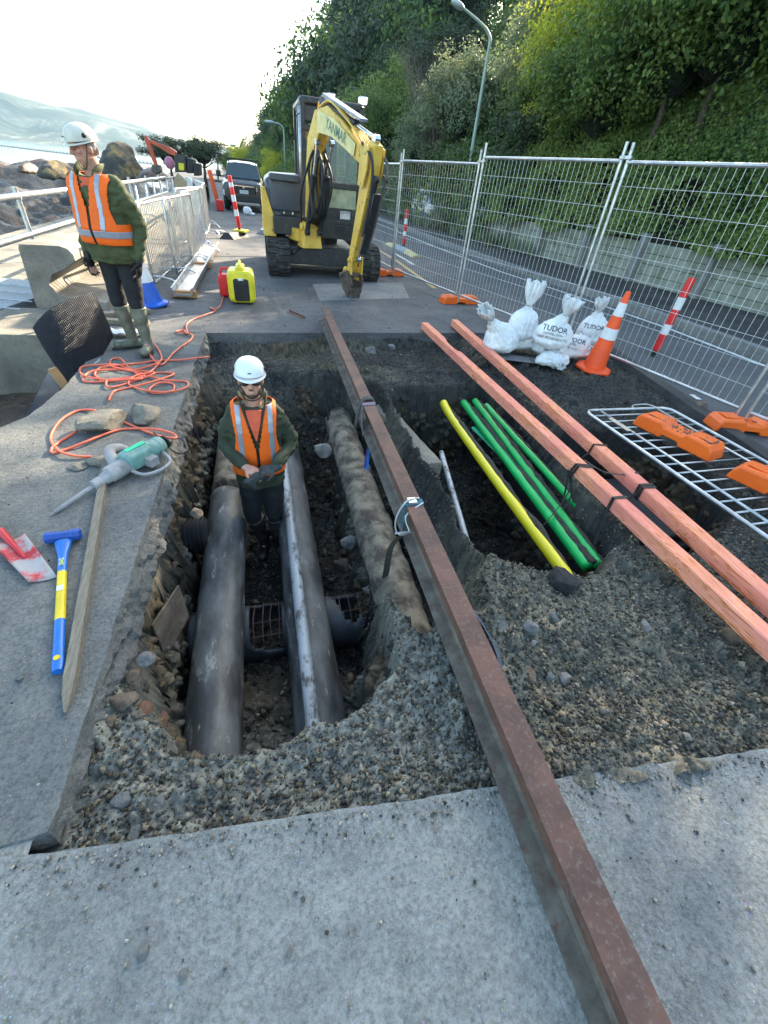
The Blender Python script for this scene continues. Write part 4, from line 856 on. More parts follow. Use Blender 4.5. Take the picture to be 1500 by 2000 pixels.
def loopround(c, d, w, h, z0, wid, mat, name, label, cat='strap', tilt=0.0, parent=None, tails=(), turns=1):
    s_ = V(d.y, -d.x, 0)
    if s_.x < 0: s_ = -s_
    mb = MB(); e = .004
    for k in range(turns):
        o_ = d * (k * wid * 1.3)
        pts = [c + s_ * (-w / 2 - e) + V(0, 0, z0 - e), c + s_ * (-w / 2 - e) + V(0, 0, z0 + h + e) + d * tilt * .5, c + s_ * (w / 2 + e) + V(0, 0, z0 + h + e) + d * tilt, c + s_ * (w / 2 + e) + V(0, 0, z0 - e)]
        P = []
        for i in range(4):
            for j in range(5): P.append(o_ + pts[i].lerp(pts[(i + 1) % 4], j / 5))
        R_ = [[p - d * wid / 2, p + d * wid / 2, p + d * wid / 2 + (p - c - o_ - V(0, 0, z0 + h / 2)).normalized() * .003, p - d * wid / 2 + (p - c - o_ - V(0, 0, z0 + h / 2)).normalized() * .003] for p in P]
        mb.loft(R_, False, True)
    for tl in tails: mb.tube(smoothpts(tl, 5), wid / 2, 8, ry=.0022, up=tuple(d.cross(V(0, 0, 1)) + V(0, 0, .01)))
    return tag(mb.build(name, mat, parent), label, cat)
c1, d1 = tat(ta, tb, 1120, 905); c2, d2 = tat(ta, tb, 1205, 975); c3, d3 = tat(t2a, t2b, 1165, 868); c4, d4 = tat(t2a, t2b, 1250, 950)
loopround(c1, d1, .098, .098, TZ, .022, M['strapblk'], 'strap', 'black lettered strap round the left timber hanging down to the yellow pipe', tilt=.06, turns=2, tails=[[c1 + V(-.055, 0, .06), c1 + V(-.10, -.12, -.1), G(1045, 1045, -.26)], [c1 + V(-.055, .02, .03), c1 + V(-.06, -.05, -.15), G(1092, 1000, -.26)], [c1 + V(-.05, .03, .02), c1 + V(-.02, -.08, -.15), G(1085, 1015, -.27)]])
loopround(c2, d2, .098, .098, TZ, .026, M['strapblk'], 'strap', 'black strap round the left timber nearer than the lettered one', tails=[[c2 + V(-.055, 0, .05), c2 + V(-.10, -.06, -.12), c2 + V(-.16, -.14, -.30)]])
loopround(c3, d3, .098, .098, TZ, .02, M['strapblk'], 'strap', 'black strap round the right timber where the bark is bright pink', tilt=.04, tails=[[c3 + V(-.055, 0, .02), c3 + V(-.12, -.02, -.03), c1 + V(.06, .0, .04)]])
loopround(c4, d4, .098, .098, TZ, .024, M['strapblk'], 'strap', 'black strap wound twice round the right timber', turns=2, tails=[[c4 + V(-.055, 0, .05), c4 + V(-.14, -.02, -.10), c4 + V(-.2, -.04, -.3)]])
mb = MB(); e0 = c1 + V(.05, .02, .113); e1, _ = tat(t2a, t2b, 1200, 925); mb.tube(smoothpts([e0, c1.lerp(e1, .5) + V(.0, .0, .07), e1 + V(-.055, 0, .09), e1 + V(.05, -.02, .116)], 6), .011, 8, ry=.002, up=(0, 0, 1))
tag(mb.build('strap', M['strapblk']), 'flat black strap lying from the left timber across to the right timber', 'strap')
# slings on the beam
bd = dn if dn.y > 0 else -dn
w1 = beamat(G(703, 795, bh).y, 0); w2 = beamat(G(792, 990, bh).y, 0)
loopround(V(w1.x, w1.y, 0), bd, .104, .185, 0, .05, M['straplilac'], 'sling', 'faded violet sling knotted round the far part of the steel beam', tilt=.05, turns=1, tails=[[w1 + V(-.06, .0, .17), w1 + V(-.075, -.05, .1), w1 + V(-.065, -.10, -.03)]])
mb = MB(); 
for k in range(4): mb.tube(smoothpts([w1 + V(-.10, .03 + .012 * k, -.02), w1 + V(-.075, .06 + .012 * k, .12), w1 + V(-.03, .09 + .012 * k, .20), w1 + V(.05, .10 + .014 * k, .195), w1 + V(.065, .09, .12)], 5), .010, 8)
tag(mb.build('rope_knot', M['strapgrey'], None, True), 'twisted grey rope turns beside the violet sling on the beam', 'rope')
mb = MB(); q = G(716, 880, -.05); mb.tube(smoothpts([w1 + V(-.04, -.35, 0), q + V(.01, 0, .02), q + V(-.02, -.06, -.12)]), .016, 8, ry=.003); mb.mi = 1; mb.tube(smoothpts([w1 + V(-.03, -.37, 0), q + V(.02, 0, .0), q + V(.0, -.07, -.14)]), .014, 8, ry=.003)
tag(mb.build('strap', [pm('violet webbing', (.10, .06, .36), .7), M['strapblue']]), 'bright violet and blue strap end hanging below the beam over the corroded pipe', 'strap')
loopround(V(w2.x, w2.y, 0), bd, .104, .185, 0, .045, pm('teal webbing', (.02, .14, .20), .7, 0, dirt=(.10, .09, .08), dsc=20), 'ratchet_strap', 'teal ratchet strap round the beam above the hanging grey webbing', tilt=.03)
hk = w2 + V(-.085, -.05, .12); mb = MB()
mb.tube(smoothpts([w2 + V(.04, .05, .20), w2 + V(-.05, .02, .20), hk + V(-.03, .02, .0), hk + V(-.035, -.05, -.05), hk + V(.035, -.05, -.05), hk + V(.02, .0, .03), w2 + V(.05, 0, .20)], 5), .0055, 8); mb.tube([hk + V(-.05, -.05, -.05), hk + V(.045, -.055, -.045)], .006, 8)
mb.box(w2 + V(-.01, .03, .197), (.05, .05, .014)); tag(mb.build('ratchet_buckle', M['steel'], None, True, shade_ang=40), 'steel ratchet buckle and hook on the beam', 'buckle')
tl = G(745, 1150, -.62); mb = MB(); mb.tube(smoothpts([hk + V(0, -.055, -.05), hk.lerp(tl, .35) + V(-.02, 0, 0), hk.lerp(tl, .75), tl], 6), [.024] * 19, 8, ry=.002, up=(.2, -1, 0))
tag(mb.build('webbing', M['strapgrey']), 'wide grey webbing hanging from the beam buckle down past the corroded pipe', 'strap')
mb = MB(); mb.tube(smoothpts([G(925, 1195, .05), G(950, 1230, -.02), G(972, 1275, -.03), G(980, 1312, -.04)], 6), .022, 8, ry=.003, up=(.7, 0, .7)); tag(mb.build('webbing', pm('blue grey webbing', (.07, .09, .13), .7)), 'loose blue grey webbing end on the soil right of the beam', 'strap')

# ------------------------------------------------------------------ stones
def rock_mb(c, r, seed, squash=(1, 1, .7), n=2):
    random.seed(seed); import bmesh
    bm = bmesh.new(); bmesh.ops.create_icosphere(bm, subdivisions=n, radius=1)
    pl = [Vector((random.gauss(0, 1), random.gauss(0, 1), random.gauss(0, 1))).normalized() for _ in range(11)]; of = [random.uniform(.55, .9) for _ in pl]
    for v in bm.verts:
        p = v.co.copy()
        for nn, o in zip(pl, of):
            k = p.dot(nn)
            if k > o: p -= nn * (k - o)
        p *= 1 + .06 * mnoise.noise(p * 3 + V(seed, 0, 0)); v.co = Vector((p.x * squash[0], p.y * squash[1], p.z * squash[2])) * r
    rot = Matrix.Rotation(random.uniform(0, 6.3), 3, 'Z'); mb = MB(); mb.add([rot @ v.co + Vector(c) for v in bm.verts], [tuple(v.index for v in f.verts) for f in bm.faces]); bm.free(); return mb
def stone(px, py, rpx, mat, label, z=None, squash=(1, .8, .6), cat='rock', name='rock', sub=3):
    p = G(px, py, 0)
    if z is None:
        for _ in range(4): p = G(px, py, zsoil(p.x, p.y))
    else: p = G(px, py, z) + V(0, 0, .004)
    dist = (p - V(0, 0, H)).length; r = rpx * dist / F
    return tag(rock_mb(p + V(0, 0, r * squash[2] * .45), r, int(px * 7 + py), squash, sub).build(name, mat, None, True, shade_ang=28), label, cat)
stone(628, 885, 20, M['rockgrey'], 'rounded grey rock half buried between the middle pipe and the corroded pipe', squash=(.8, 1, .8))
stone(245, 1374, 23, M['rockbrown'], 'largest ochre rock on the left rim of the trench', squash=(1, .8, .75))
stone(283, 1390, 16, M['rockred'], 'reddish flat rock right of the largest ochre rock')
stone(218, 1410, 12, M['rockbrown'], 'small tan rock left of the reddish rock')
stone(318, 1410, 20, M['rockred'], 'dark reddish slab of rock near the thick pipe end', squash=(1, .6, .4))
stone(326, 1428, 9, M['rockbrown'], 'small orange brown rock in front of the dark reddish one')
stone(285, 1290, 17, M['rockgrey'], 'angular grey rock at the foot of the slab side')
stone(262, 1318, 14, M['rockbrown'], 'brownish rock above the largest ochre rock')
stone(240, 1563, 16, M['rockgrey'], 'pointed pale rock on the gravel, left of its lookalike')
stone(302, 1566, 18, M['rockgrey'], 'squarish pale rock on the gravel left of the near deck edge')
stone(262, 1632, 15, M['rockgrey'], 'rounded green grey rock at the edge of the near deck')
stone(128, 1636, 10, M['rockgrey'], 'small grey rock in the near left corner of the cut')
stone(1033, 1228, 17, M['rockgrey'], 'rounded pale grey rock right of the blue grey webbing', squash=(1, .9, .8))
stone(1080, 1207, 12, M['rockgrey'], 'small grey rock behind the rounded pale rock')
stone(978, 1222, 20, M['rockgrey'], 'flat pale slab of stone beside the blue grey webbing', squash=(1, .6, .25))
stone(962, 1180, 9, M['rockgrey'], 'small white stone near the top of the soil mound')
stone(1122, 1262, 12, M['rockbrown'], 'tan rock on the soil between beam and timbers')
stone(1035, 1320, 17, M['rockbrown'], 'flat brown rock on the dark gravel right of the beam', squash=(1, .6, .4))
stone(1070, 1322, 15, M['rockgrey'], 'grey rock touching the flat brown rock')
stone(1102, 1330, 15, M['rockgrey'], 'dark grey upright rock right of its two neighbours')
stone(1268, 1233, 22, M['rockgrey'], 'flat whitish piece of stone lying alone on the soil', squash=(1, .5, .2))
stone(1424, 1248, 18, M['rockbrown'], 'brown rock close to the left timber')
stone(1466, 1404, 8, M['rockgrey'], 'small pale blue stone near the right edge of the photo')
stone(1096, 1142, 31, M['asphalt lump'], 'black lump of broken asphalt at the near end of the yellow pipe', squash=(1, .8, .8), cat='asphalt lump', name='asphalt_lump', sub=2)
stone(680, 1065, 19, M['rockgrey'], 'dark grey rock on the trench floor behind the broken pipe', squash=(.9, 1, .7))
stone(700, 1000, 13, M['rockgrey'], 'round rock on the slope between the pipes')
stone(672, 1110, 26, M['rockbrown'], 'big brown rock beside the broken pipe', squash=(1, .8, .7))
stone(725, 690, 16, M['rockgrey'], 'flat pale rock at the far edge of the excavation right of the beam')
stone(765, 680, 9, M['rockgrey'], 'small grey rock at the far edge of the excavation')
stone(385, 1005, 14, M['rockbrown'], 'rock wedged below the corrugated pipe')
stone(280, 1860, 9, M['rockgrey'], 'biggest loose pale stone lying on the near deck', z=.0, name='stone', squash=(1, .85, .8))
stone(360, 1903, 6, M['rockgrey'], 'dark bluish stone on the near deck', z=.0, name='stone', squash=(1, .9, .8))
stone(566, 1862, 6, M['rockgrey'], 'pale stone on the near deck towards the middle', z=.0, name='stone', squash=(1, .9, .8))
stone(40, 1325, 7, M['rockgrey'], 'small pale stone on the pavement slab left of the hammer handle', z=.005, name='stone')
# broken concrete pieces on the slab
def chunk(px, py, r, sq, rz, label, z=.0):
    p = G(px, py, z); mb = rock_mb(V(0, 0, 0), r, int(px + py), sq, 4); R_ = Matrix.Rotation(rz, 3, 'Z'); mb.v = [tuple(R_ @ Vector(v) + p + V(0, 0, r * sq[2] * .62)) for v in mb.v]
    return tag(mb.build('concrete_chunk', M['oldcon'], None, True, shade_ang=25, disp=rough(.006, 25)), label, 'broken concrete')
chunk(205, 835, .20, (1.0, .75, .42), .6, 'big broken piece of concrete inside the orange cord loop')
chunk(285, 815, .16, (1.15, .75, .42), -.5, 'pale broken concrete piece with black edge right of the bigger one')
chunk(198, 905, .085, (1.2, .7, .4), .3, 'small concrete piece between the breaker and the big broken piece')
chunk(152, 915, .06, (1.1, .9, .3), .0, 'flat crumbled lump left of the breaker nose')
# loose gravel, far too many to count
rg = np.random.default_rng(12); base = []
import bmesh as _bm
for s_ in range(8):
    q_ = rg.uniform(.35, 1.0, (8, 3)) * np.array([(sx, sy, sz) for sz in (-.62, .62) for sx, sy in ((-1, -.8), (1, -.8), (1, .8), (-1, .8))]); base.append((q_, np.array([(0, 3, 2, 1), (4, 5, 6, 7), (0, 1, 5, 4), (1, 2, 6, 5), (2, 3, 7, 6), (3, 0, 4, 7)])))
def gravel(name, label, pts, sizes, cols, seed):
    rg = np.random.default_rng(seed); V_, F_, C_ = [], [], []; off = 0
    for i, (p, r) in enumerate(zip(pts, sizes)):
        bv, bf = base[i % 8]; q_ = rg.normal(0, 1, 4); q_ /= np.linalg.norm(q_); w, x, y, z = q_
        R_ = np.array([[1 - 2 * (y * y + z * z), 2 * (x * y - z * w), 2 * (x * z + y * w)], [2 * (x * y + z * w), 1 - 2 * (x * x + z * z), 2 * (y * z - x * w)], [2 * (x * z - y * w), 2 * (y * z + x * w), 1 - 2 * (x * x + y * y)]])
        V_.append(bv @ R_.T * r + p); F_.append(bf + off); off += len(bv); C_.append(np.tile(cols[i], (len(bv), 1)))
    C_ = [np.asarray(c_) * np.array([1.10, 1.0, .84]) for c_ in C_]; o = npmesh(name, np.concatenate(V_), np.concatenate(F_), M['soil'], False); c_ = np.concatenate(C_); ca = o.data.color_attributes.new('soil', 'FLOAT_COLOR', 'POINT'); ca.data.foreach_set('color', np.concatenate([c_, np.ones((len(c_), 1))], 1).reshape(-1).astype(np.float32))
    return tag(o, label, 'gravel', kind='stuff')
N_ = 60000; px_ = rg.uniform(-.8, 4.8, N_ * 3); py_ = .3 + 5.6 * rg.random(N_ * 3) ** 1.9; ok = (py_ > ynear(px_) + .01) & (py_ < yfar(px_)) & (px_ < xright(py_)) & (px_ > -.74); px_, py_ = px_[ok][:N_], py_[ok][:N_]
pz_ = soil(px_, py_, False)[0:] if False else soil(px_, py_, False); ss = .0035 + .009 * rg.random(len(px_)) ** 3; bigm = rg.random(len(px_)) > .975; ss = np.where(bigm, ss + .014 * rg.random(len(px_)), ss)
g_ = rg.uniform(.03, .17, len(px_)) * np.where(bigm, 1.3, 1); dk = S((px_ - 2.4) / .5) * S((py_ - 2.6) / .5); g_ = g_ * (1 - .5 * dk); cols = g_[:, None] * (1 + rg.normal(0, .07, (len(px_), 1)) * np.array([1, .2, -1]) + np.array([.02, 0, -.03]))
pz_ = soil(px_, py_, True)[0]
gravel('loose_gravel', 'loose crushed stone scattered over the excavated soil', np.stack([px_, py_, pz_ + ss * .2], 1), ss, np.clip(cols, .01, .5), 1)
N_ = 11000; px_ = rg.uniform(-3.2, 2.6, N_); py_ = np.where(np.arange(N_) < 7600, rg.uniform(-.6, 4.5, N_), ynear(px_) - .012 - rg.exponential(.05, N_)); ok = ((py_ < ynear(px_) - .008) | ((px_ < -.78) & (px_ > -1.7))); px_, py_ = px_[ok], py_[ok]; ss = .0016 + .006 * rg.random(len(px_)) ** 5; g_ = rg.uniform(.03, .42, len(px_)) ** 1.1; cols = g_[:, None] * np.array([[1.0, 1.0, 1.02]])
gravel('deck_grit', 'small grit and chips scattered over the concrete deck', np.stack([px_, py_, ss * .4 + .002], 1), ss, cols, 2)
N_ = 900; px_ = rg.uniform(-1.8, 5.0, N_); py_ = rg.uniform(5.95, 12, N_); ok = py_ > yfar(px_) + .05; px_, py_ = px_[ok], py_[ok]; ss = .004 + .012 * rg.random(len(px_)) ** 4; g_ = rg.uniform(.03, .25, len(px_)); cols = g_[:, None] * np.array([[1.0, .98, .95]])
gravel('road_debris', 'stones and dirt crumbs scattered on the far deck', np.stack([px_, py_, ss * .4], 1), ss, cols, 3)

N_ = 9000; px_ = rg.uniform(-.74, 3.2, N_ * 3); py_ = .45 + 1.6 * rg.random(N_ * 3) ** 1.5; zz_ = soil(px_, py_, False); ok = (py_ > ynear(px_) + .02) & (zz_ > -.3); px_, py_ = px_[ok][:N_], py_[ok][:N_]; zz_ = soil(px_, py_, True)[0]
ss = .0040 + .010 * rg.random(len(px_)) ** 3.5; g_ = .05 + .20 * rg.random(len(px_)) ** 1.6; cols = g_[:, None] * (np.array([.04, 0, -.10]) + 1 + rg.normal(0, .08, (len(px_), 1)) * np.array([1, .2, -1]) + np.array([.02, 0, -.03])); gravel('coarse_gravel', 'coarser angular gravel lying on the soil near the front deck', np.stack([px_, py_, zz_ + ss * .35], 1), ss, np.clip(cols, .01, .5), 4)
N_ = 700; px_ = rg.uniform(-.6, 1.0, N_); py_ = rg.uniform(1.2, 4.6, N_); zz_ = soil(px_, py_, True)[0]; ok = zz_ < -.5; px_, py_, zz_ = px_[ok], py_[ok], zz_[ok]; ss = .012 + .035 * rg.random(len(px_)) ** 3; g_ = rg.uniform(.04, .13, len(px_)); cols = g_[:, None] * np.array([[1.12, 1.0, .84]]); gravel('trench_rubble', 'brown rubble lying on the trench floor', np.stack([px_, py_, zz_ + ss * .3], 1), ss, cols, 5)
# ------------------------------------------------------------------ tools and cords on the slab
# sledge hammer
ha, hb = G(113, 1312, .02), G(124, 1058, .03); d = (hb - ha).normalized(); sl = thing('sledgehammer', 'sledgehammer with blue and yellow handle and blue head lying on the slab', 'sledgehammer', ha)
a, b = frame_of(d); mb = MB(); L = (hb - ha).length
def hand(t0, t1, prof, mat, name):
    mb = MB(); rings = []
    for i in range(9):
        t = t0 + (t1 - t0) * i / 8; w = np.interp(t, [0, .03, .1, .7, .86, 1.0], [.020, .024, .0215, .0195, .022, .041]); hh = np.interp(t, [0, .1, .86, 1], [.016, .017, .016, .02]); rings.append(mb.ring(ha + d * L * t, a, b, w, hh, 16))
    mb.loft(rings); return mb.build(name, mat, sl, True, shade_ang=50)
M['hblue'] = pm('blue grip', (.01, .17, .62), .35, 0, dirt=(.08, .12, .2), dsc=20, dlo=.62, dhi=.8); M['hyel'] = pm('yellow grip', (.85, .62, .01), .4, 0, dirt=(.3, .25, .1), dsc=20, dlo=.62, dhi=.8)
hand(0, .33, 0, M['hblue'], 'grip'); hand(.33, .71, 0, M['hyel'], 'handle_sleeve'); hand(.71, 1.0, 0, M['hblue'], 'neck')
mb = MB(); mb.lathe([(.0, .0), (.012, .0005), (.012, .0025)], ha + d * L * .07 + V(0, 0, .0165), 14, (0, 0, 1)); mb.build('maker_dot', M['hyel'], sl)
mb = MB(); mb.box(ha + d * L * .56 + V(0, 0, .0175), (.026, .032, .002), Matrix((a, d, V(0, 0, 1))).transposed()); mb.build('sticker', M['white'], sl)
hc = hb + d * .035 + V(0, 0, .01); hx = V(1, .10, 0).normalized(); hy = V(-.1, 1, 0).normalized(); rings = []; mb = MB()
for x, k in ((-.080, .68), (-.075, .86), (-.05, .9), (-.035, .78), (.035, .78), (.05, .9), (.075, .86), (.080, .68)):
    rings.append([hc + hx * x + hy * (.034 * k * math.cos(rad(22.5 + 45 * j)) * 1.08) + V(0, 0, .034 * k * math.sin(rad(22.5 + 45 * j)) * 1.08) for j in range(8)])
mb.loft(rings); mb.build('head', pm('blue painted steel head', (.02, .09, .42), .4, 0, dirt=(.10, .11, .14), dsc=22, dlo=.56, dhi=.68), sl, bevel=.002)
# writing helper: lettering as thin raised mesh
def text_obj(s, size, o, ax, ay, mat, name='lettering', parent=None, depth=.0015, target=None, kind_bold=False, sx=1.0):
    cu = bpy.data.curves.new('t', 'FONT'); cu.body = s; cu.size = size; cu.align_x = 'CENTER'; cu.align_y = 'CENTER'; cu.resolution_u = 3; cu.offset = size * .012 if kind_bold else 0
    to = bpy.data.objects.new('t', cu); COL.objects.link(to); dg = bpy.context.evaluated_depsgraph_get(); dg.update(); me = bpy.data.meshes.new_from_object(to.evaluated_get(dg)); bpy.data.objects.remove(to)
    ax, ay, o = Vector(ax).normalized(), Vector(ay).normalized(), Vector(o); nz = ax.cross(ay).normalized(); import bmesh
    bm = bmesh.new(); bm.from_mesh(me)
    if target is not None:
        for _ in range(2): bmesh.ops.subdivide_edges(bm, edges=[e for e in bm.edges if e.calc_length() > size * .12], cuts=1)
        bmesh.ops.triangulate(bm, faces=bm.faces)
    for v in bm.verts:
        p = o + ax * v.co.x * sx + ay * v.co.y
        if target is not None:
            hit = target.ray_cast(p + nz * .3, -nz, .8)
            if hit[0] is not None: p = hit[0] + nz * .003
        else: p = p + nz * depth
        v.co = p
    off = pworld(parent) if parent is not None else Vector((0, 0, 0))
    for v in bm.verts: v.co -= off
    me2 = bpy.data.meshes.new(name); bm.to_mesh(me2); bm.free(); me2.materials.append(mat); ob = bpy.data.objects.new(name, me2); COL.objects.link(ob); ob.parent = parent; return ob
M['ink'] = pm('black print', (.02, .02, .022), .6)
M['paleprint'] = pm('pale yellow print', (.70, .75, .15), .5)
text_obj('SMK', .030, ha + d * L * .78 + V(0, 0, .0178), -d, V(-d.y, d.x, 0) * -1, M['paleprint'], parent=sl, kind_bold=True)
# wooden stake
s0, s1 = G(127, 1392, .02), G(208, 905, .03); d = (s1 - s0).normalized(); a, b = frame_of(d); mb = MB(); rings = []
for t, w in ((0, .004), (.04, .016), (.085, .021), (1.0, .020)): rings.append([s0 + d * ((s1 - s0).length * t) + a * sx_ * w + b * sy_ * .019 * (w / .02) for sx_, sy_ in ((-1, -1), (1, -1), (1, 1), (-1, 1))])
mb.loft(rings); tag(mb.build('wooden_stake', pm('weathered wood', (.25, .215, .16), .8, 0, c2=(.15, .13, .10), sc=6, stretch=(30, 2, 30), bp=[(3, .5, .004)]), bevel=.002), 'long grey pointed wooden stake lying beside the sledgehammer', 'wooden stake')
# shovel blade, its handle out of the photo
sh = thing('shovel', 'red and grey worn shovel blade at the left edge of the photo', 'shovel', G(40, 1095, 0)); pts = [(-62, 1120), (-30, 1062), (52, 1048), (106, 1082), (113, 1128), (62, 1138), (20, 1112)]
o_ = G(40, 1095, .0); W_ = [[None] * 9 for _ in range(9)]; mb = MB(); c00, c10, c11, c01 = G(-5, 1125, .02), G(64, 1140, .012), G(112, 1128, .012), G(50, 1048, .02); c00 = G(-12, 1068, .02); c10 = G(58, 1140, .008); c11 = G(114, 1130, .006); c01 = G(52, 1048, .02)
P_ = []
for i in range(11):
    for j in range(11):
        u, v = i / 10, j / 10; p = (c00.lerp(c10, u)).lerp(c01.lerp(c11, u), v); p = p + V(0, 0, .018 * (abs(v - .5) * 2) ** 2 * (1 - u * .5) + .004); P_.append(p)
mb.add(P_, [(i * 11 + j, (i + 1) * 11 + j, (i + 1) * 11 + j + 1, i * 11 + j + 1) for i in range(10) for j in range(10)])
mb.build('blade', pm('worn red steel', (.62, .02, .025), .45, .1, c2=(.40, .015, .02), sc=5, dirt=(.36, .34, .34), dsc=7, dlo=.46, dhi=.56), sh, True, solid=.003)
mb = MB(); mb.cap(c00.lerp(c01, .5) - (c10 - c00) * .25 + V(0, 0, .012), c00.lerp(c10, .45).lerp(c01.lerp(c11, .45), .5) + V(0, 0, .008), .022, .008, 12); mb.build('socket', pm('red steel', (.60, .01, .02), .4), sh, True)
mb = MB(); e_ = c00.lerp(c01, .5) - (c10 - c00) * .25 + V(0, 0, .012); mb.cap(e_, e_ + (c00 - c10).normalized() * 1.0 + V(0, 0, .01), .016, .016); mb.build('shaft', M['bark'], sh, True)
# electric breaker
br = thing('demolition_breaker', 'green electric concrete breaker with pointed steel lying on the slab', 'breaker', G(230, 900, 0)); tip = G(98, 1008, .012); body = G(305, 872, .085); d = (body - tip); d.z = 0; L = d.length; d.normalize(); a = V(-d.y, d.x, 0); up = V(0, 0, 1)
def bp3(t, s_, z): return flat(tip) + d * (L * t) + a * s_ + up * z
M['brgreen'] = pm('dusty green housing', (.16, .34, .30), .5, 0, c2=(.12, .26, .24), sc=6, dirt=(.34, .35, .34), dsc=12, dlo=.5, dhi=.66); M['dust'] = pm('concrete dusted metal', (.36, .36, .37), .7, .1, c2=(.24, .24, .25), sc=9, dirt=(.18, .16, .14), dsc=16)
mb = MB(); mb.tube([bp3(0, 0, .012), bp3(.05, 0, .02), bp3(.22, 0, .035), bp3(.40, 0, .05)], [.003, .012, .015, .015], 8); mb.build('chisel', M['dust'], br, True, shade_ang=40)
mb = MB(); mb.lathe([(.017, 0), (.032, .0), (.034, .05), (.03, .06), (.038, .08), (.040, .12), (.032, .125)], bp3(.36, 0, .05), 16, d + V(0, 0, .06)); mb.lathe([(.036, 0), (.052, .01), (.055, .06), (.052, .14), (.043, .16), (.043, .2)], bp3(.50, 0, .062), 18, d + V(0, 0, .06)); mb.build('barrel', M['dust'], br, True, shade_ang=35)
mb = MB(); mb.rbox(bp3(.79, .0, .085), (.19, .12, .12), .03, Matrix((d, a, up)).transposed(), axis=0); mb.rbox(bp3(.80, .0, .12), (.20, .09, .07), .03, Matrix((d, a, up)).transposed(), axis=0); mb.lathe([(.03, -.02), (.058, -.01), (.062, .03), (.058, .07), (.062, .075), (.058, .115), (.05, .125)], bp3(.90, -.0, .085), 20, d); mb.build('housing', M['brgreen'], br, True, bevel=.004, shade_ang=40)
mb = MB(); mb.box(bp3(.80, .0, .158), (.14, .035, .006), Matrix((d, a, up)).transposed()); mb.build('green_panel', pm('bright green panel', (.02, .62, .32), .4), br)
mb = MB(); mb.lathe([(.046, 0), (.046, .012), (.0, .013)], bp3(1.09, 0, .085), 18, d)
mb.build('end_cap', M['black'], br, True, shade_ang=40)
mb = MB(); mb.tube(smoothpts([bp3(.66, -.05, .05), bp3(.70, -.13, .03), bp3(.84, -.17, .03), bp3(.96, -.14, .035), bp3(.98, -.07, .07)]), .011, 10); mb.box(bp3(.84, -.08, .06), (.07, .06, .06), Matrix((d, a, up)).transposed()); mb.build('handle', M['dust'], br, True, bevel=.003, shade_ang=40)
mb = MB(); mb.tube(smoothpts([bp3(.64, .05, .06), bp3(.66, .10, .10), bp3(.72, .16, .11), bp3(.82, .18, .08), bp3(.86, .15, .04)]), [.035] * 25, 12); mb.build('side_grip', pm('dusty cloth wrap', (.42, .40, .40), .8, 0, c2=(.28, .26, .26), sc=9, bp=[(18, .5, .01)]), br, True)
# cords
M['cord'] = pm('orange cord', (.80, .17, .09), .5, 0, c2=(.70, .13, .07), sc=8, dirt=(.35, .2, .15), dsc=15, dlo=.64, dhi=.8)
def cord(name, px, r, mat, label, z=.011, k=6):
    rndz = [z + (.009 * (i % 3)) for i in range(len(px))]; pts = [G(p[0], p[1], rndz[i]) if len(p) == 2 else G(p[0], p[1], p[2]) for i, p in enumerate(px)]; mb = MB(); mb.tube(smoothpts(pts, k), r, 8); return tag(mb.build(name, mat, None, True), label, 'cord')
cord('extension_cord', [(437, 577), (430, 598), (418, 604), (410, 600), (420, 607), (400, 615), (375, 625), (364, 636), (367, 652), (358, 645), (345, 648), (372, 652), (374, 662), (350, 680), (338, 690), (330, 700), (316, 712), (298, 700), (287, 680), (290, 669), (302, 672), (313, 690), (315, 703), (300, 712), (262, 722), (246, 712), (235, 700), (218, 702), (217, 715), (245, 722), (283, 731), (262, 740), (210, 742), (188, 736), (187, 726), (205, 716), (268, 710), (310, 705), (295, 725), (270, 735), (220, 742), (168, 735), (156, 725), (165, 715), (215, 712), (240, 716), (278, 738), (245, 742), (170, 746), (165, 735), (185, 724), (240, 722), (290, 726), (300, 730), (260, 745), (215, 757), (208, 745), (225, 740), (290, 735), (320, 742), (362, 745), (366, 755), (340, 764), (300, 768), (292, 760), (310, 748), (338, 750), (335, 764), (295, 764), (258, 755), (252, 745), (270, 732), (310, 728), (340, 730), (300, 745), (240, 760), (222, 765), (212, 782)], .0085, M['cord'], 'long tangled orange extension cord heaped on the slab by the boots')
cord('cord_end', [(315, 704), (350, 703), (385, 699), (410, 697)], .0085, M['cord'], 'orange cord end running over the slab edge into the excavation')
cord('breaker_cord', [(178, 892), (150, 891), (118, 882), (100, 862), (103, 842), (122, 818), (150, 803), (180, 801), (215, 812), (250, 828), (300, 848), (330, 855), (345, 855), (335, 846), (300, 838), (245, 838), (210, 846), (170, 862), (130, 878), (103, 884), (101, 876), (112, 866), (150, 842)], .009, M['cord'], 'thick orange cord looped round the broken concrete beside the breaker', .012)
cord('power_lead', [(300, 845, .06), (320, 862, .03), (335, 878, .02), (352, 886, .02), (365, 878, .015), (360, 862, .015), (345, 854, .012)], .006, M['darkmetal'], 'thin grey lead curling from the breaker end to the slab edge')
# steel offcut on the far deck
mb = MB(); a_, b_ = G(562, 608, .01), G(592, 621, .01); dd = (b_ - a_).normalized(); mb.prism([(-.03, 0), (.03, 0), (.03, .006), (-.024, .006), (-.024, .03), (-.03, .03)], a_ + V(0, 0, -.008), V(dd.y, -dd.x, 0), V(0, 0, 1), dd, (b_ - a_).length); tag(mb.build('steel_angle', M['rust']), 'short piece of steel angle lying on the far deck', 'steel angle')

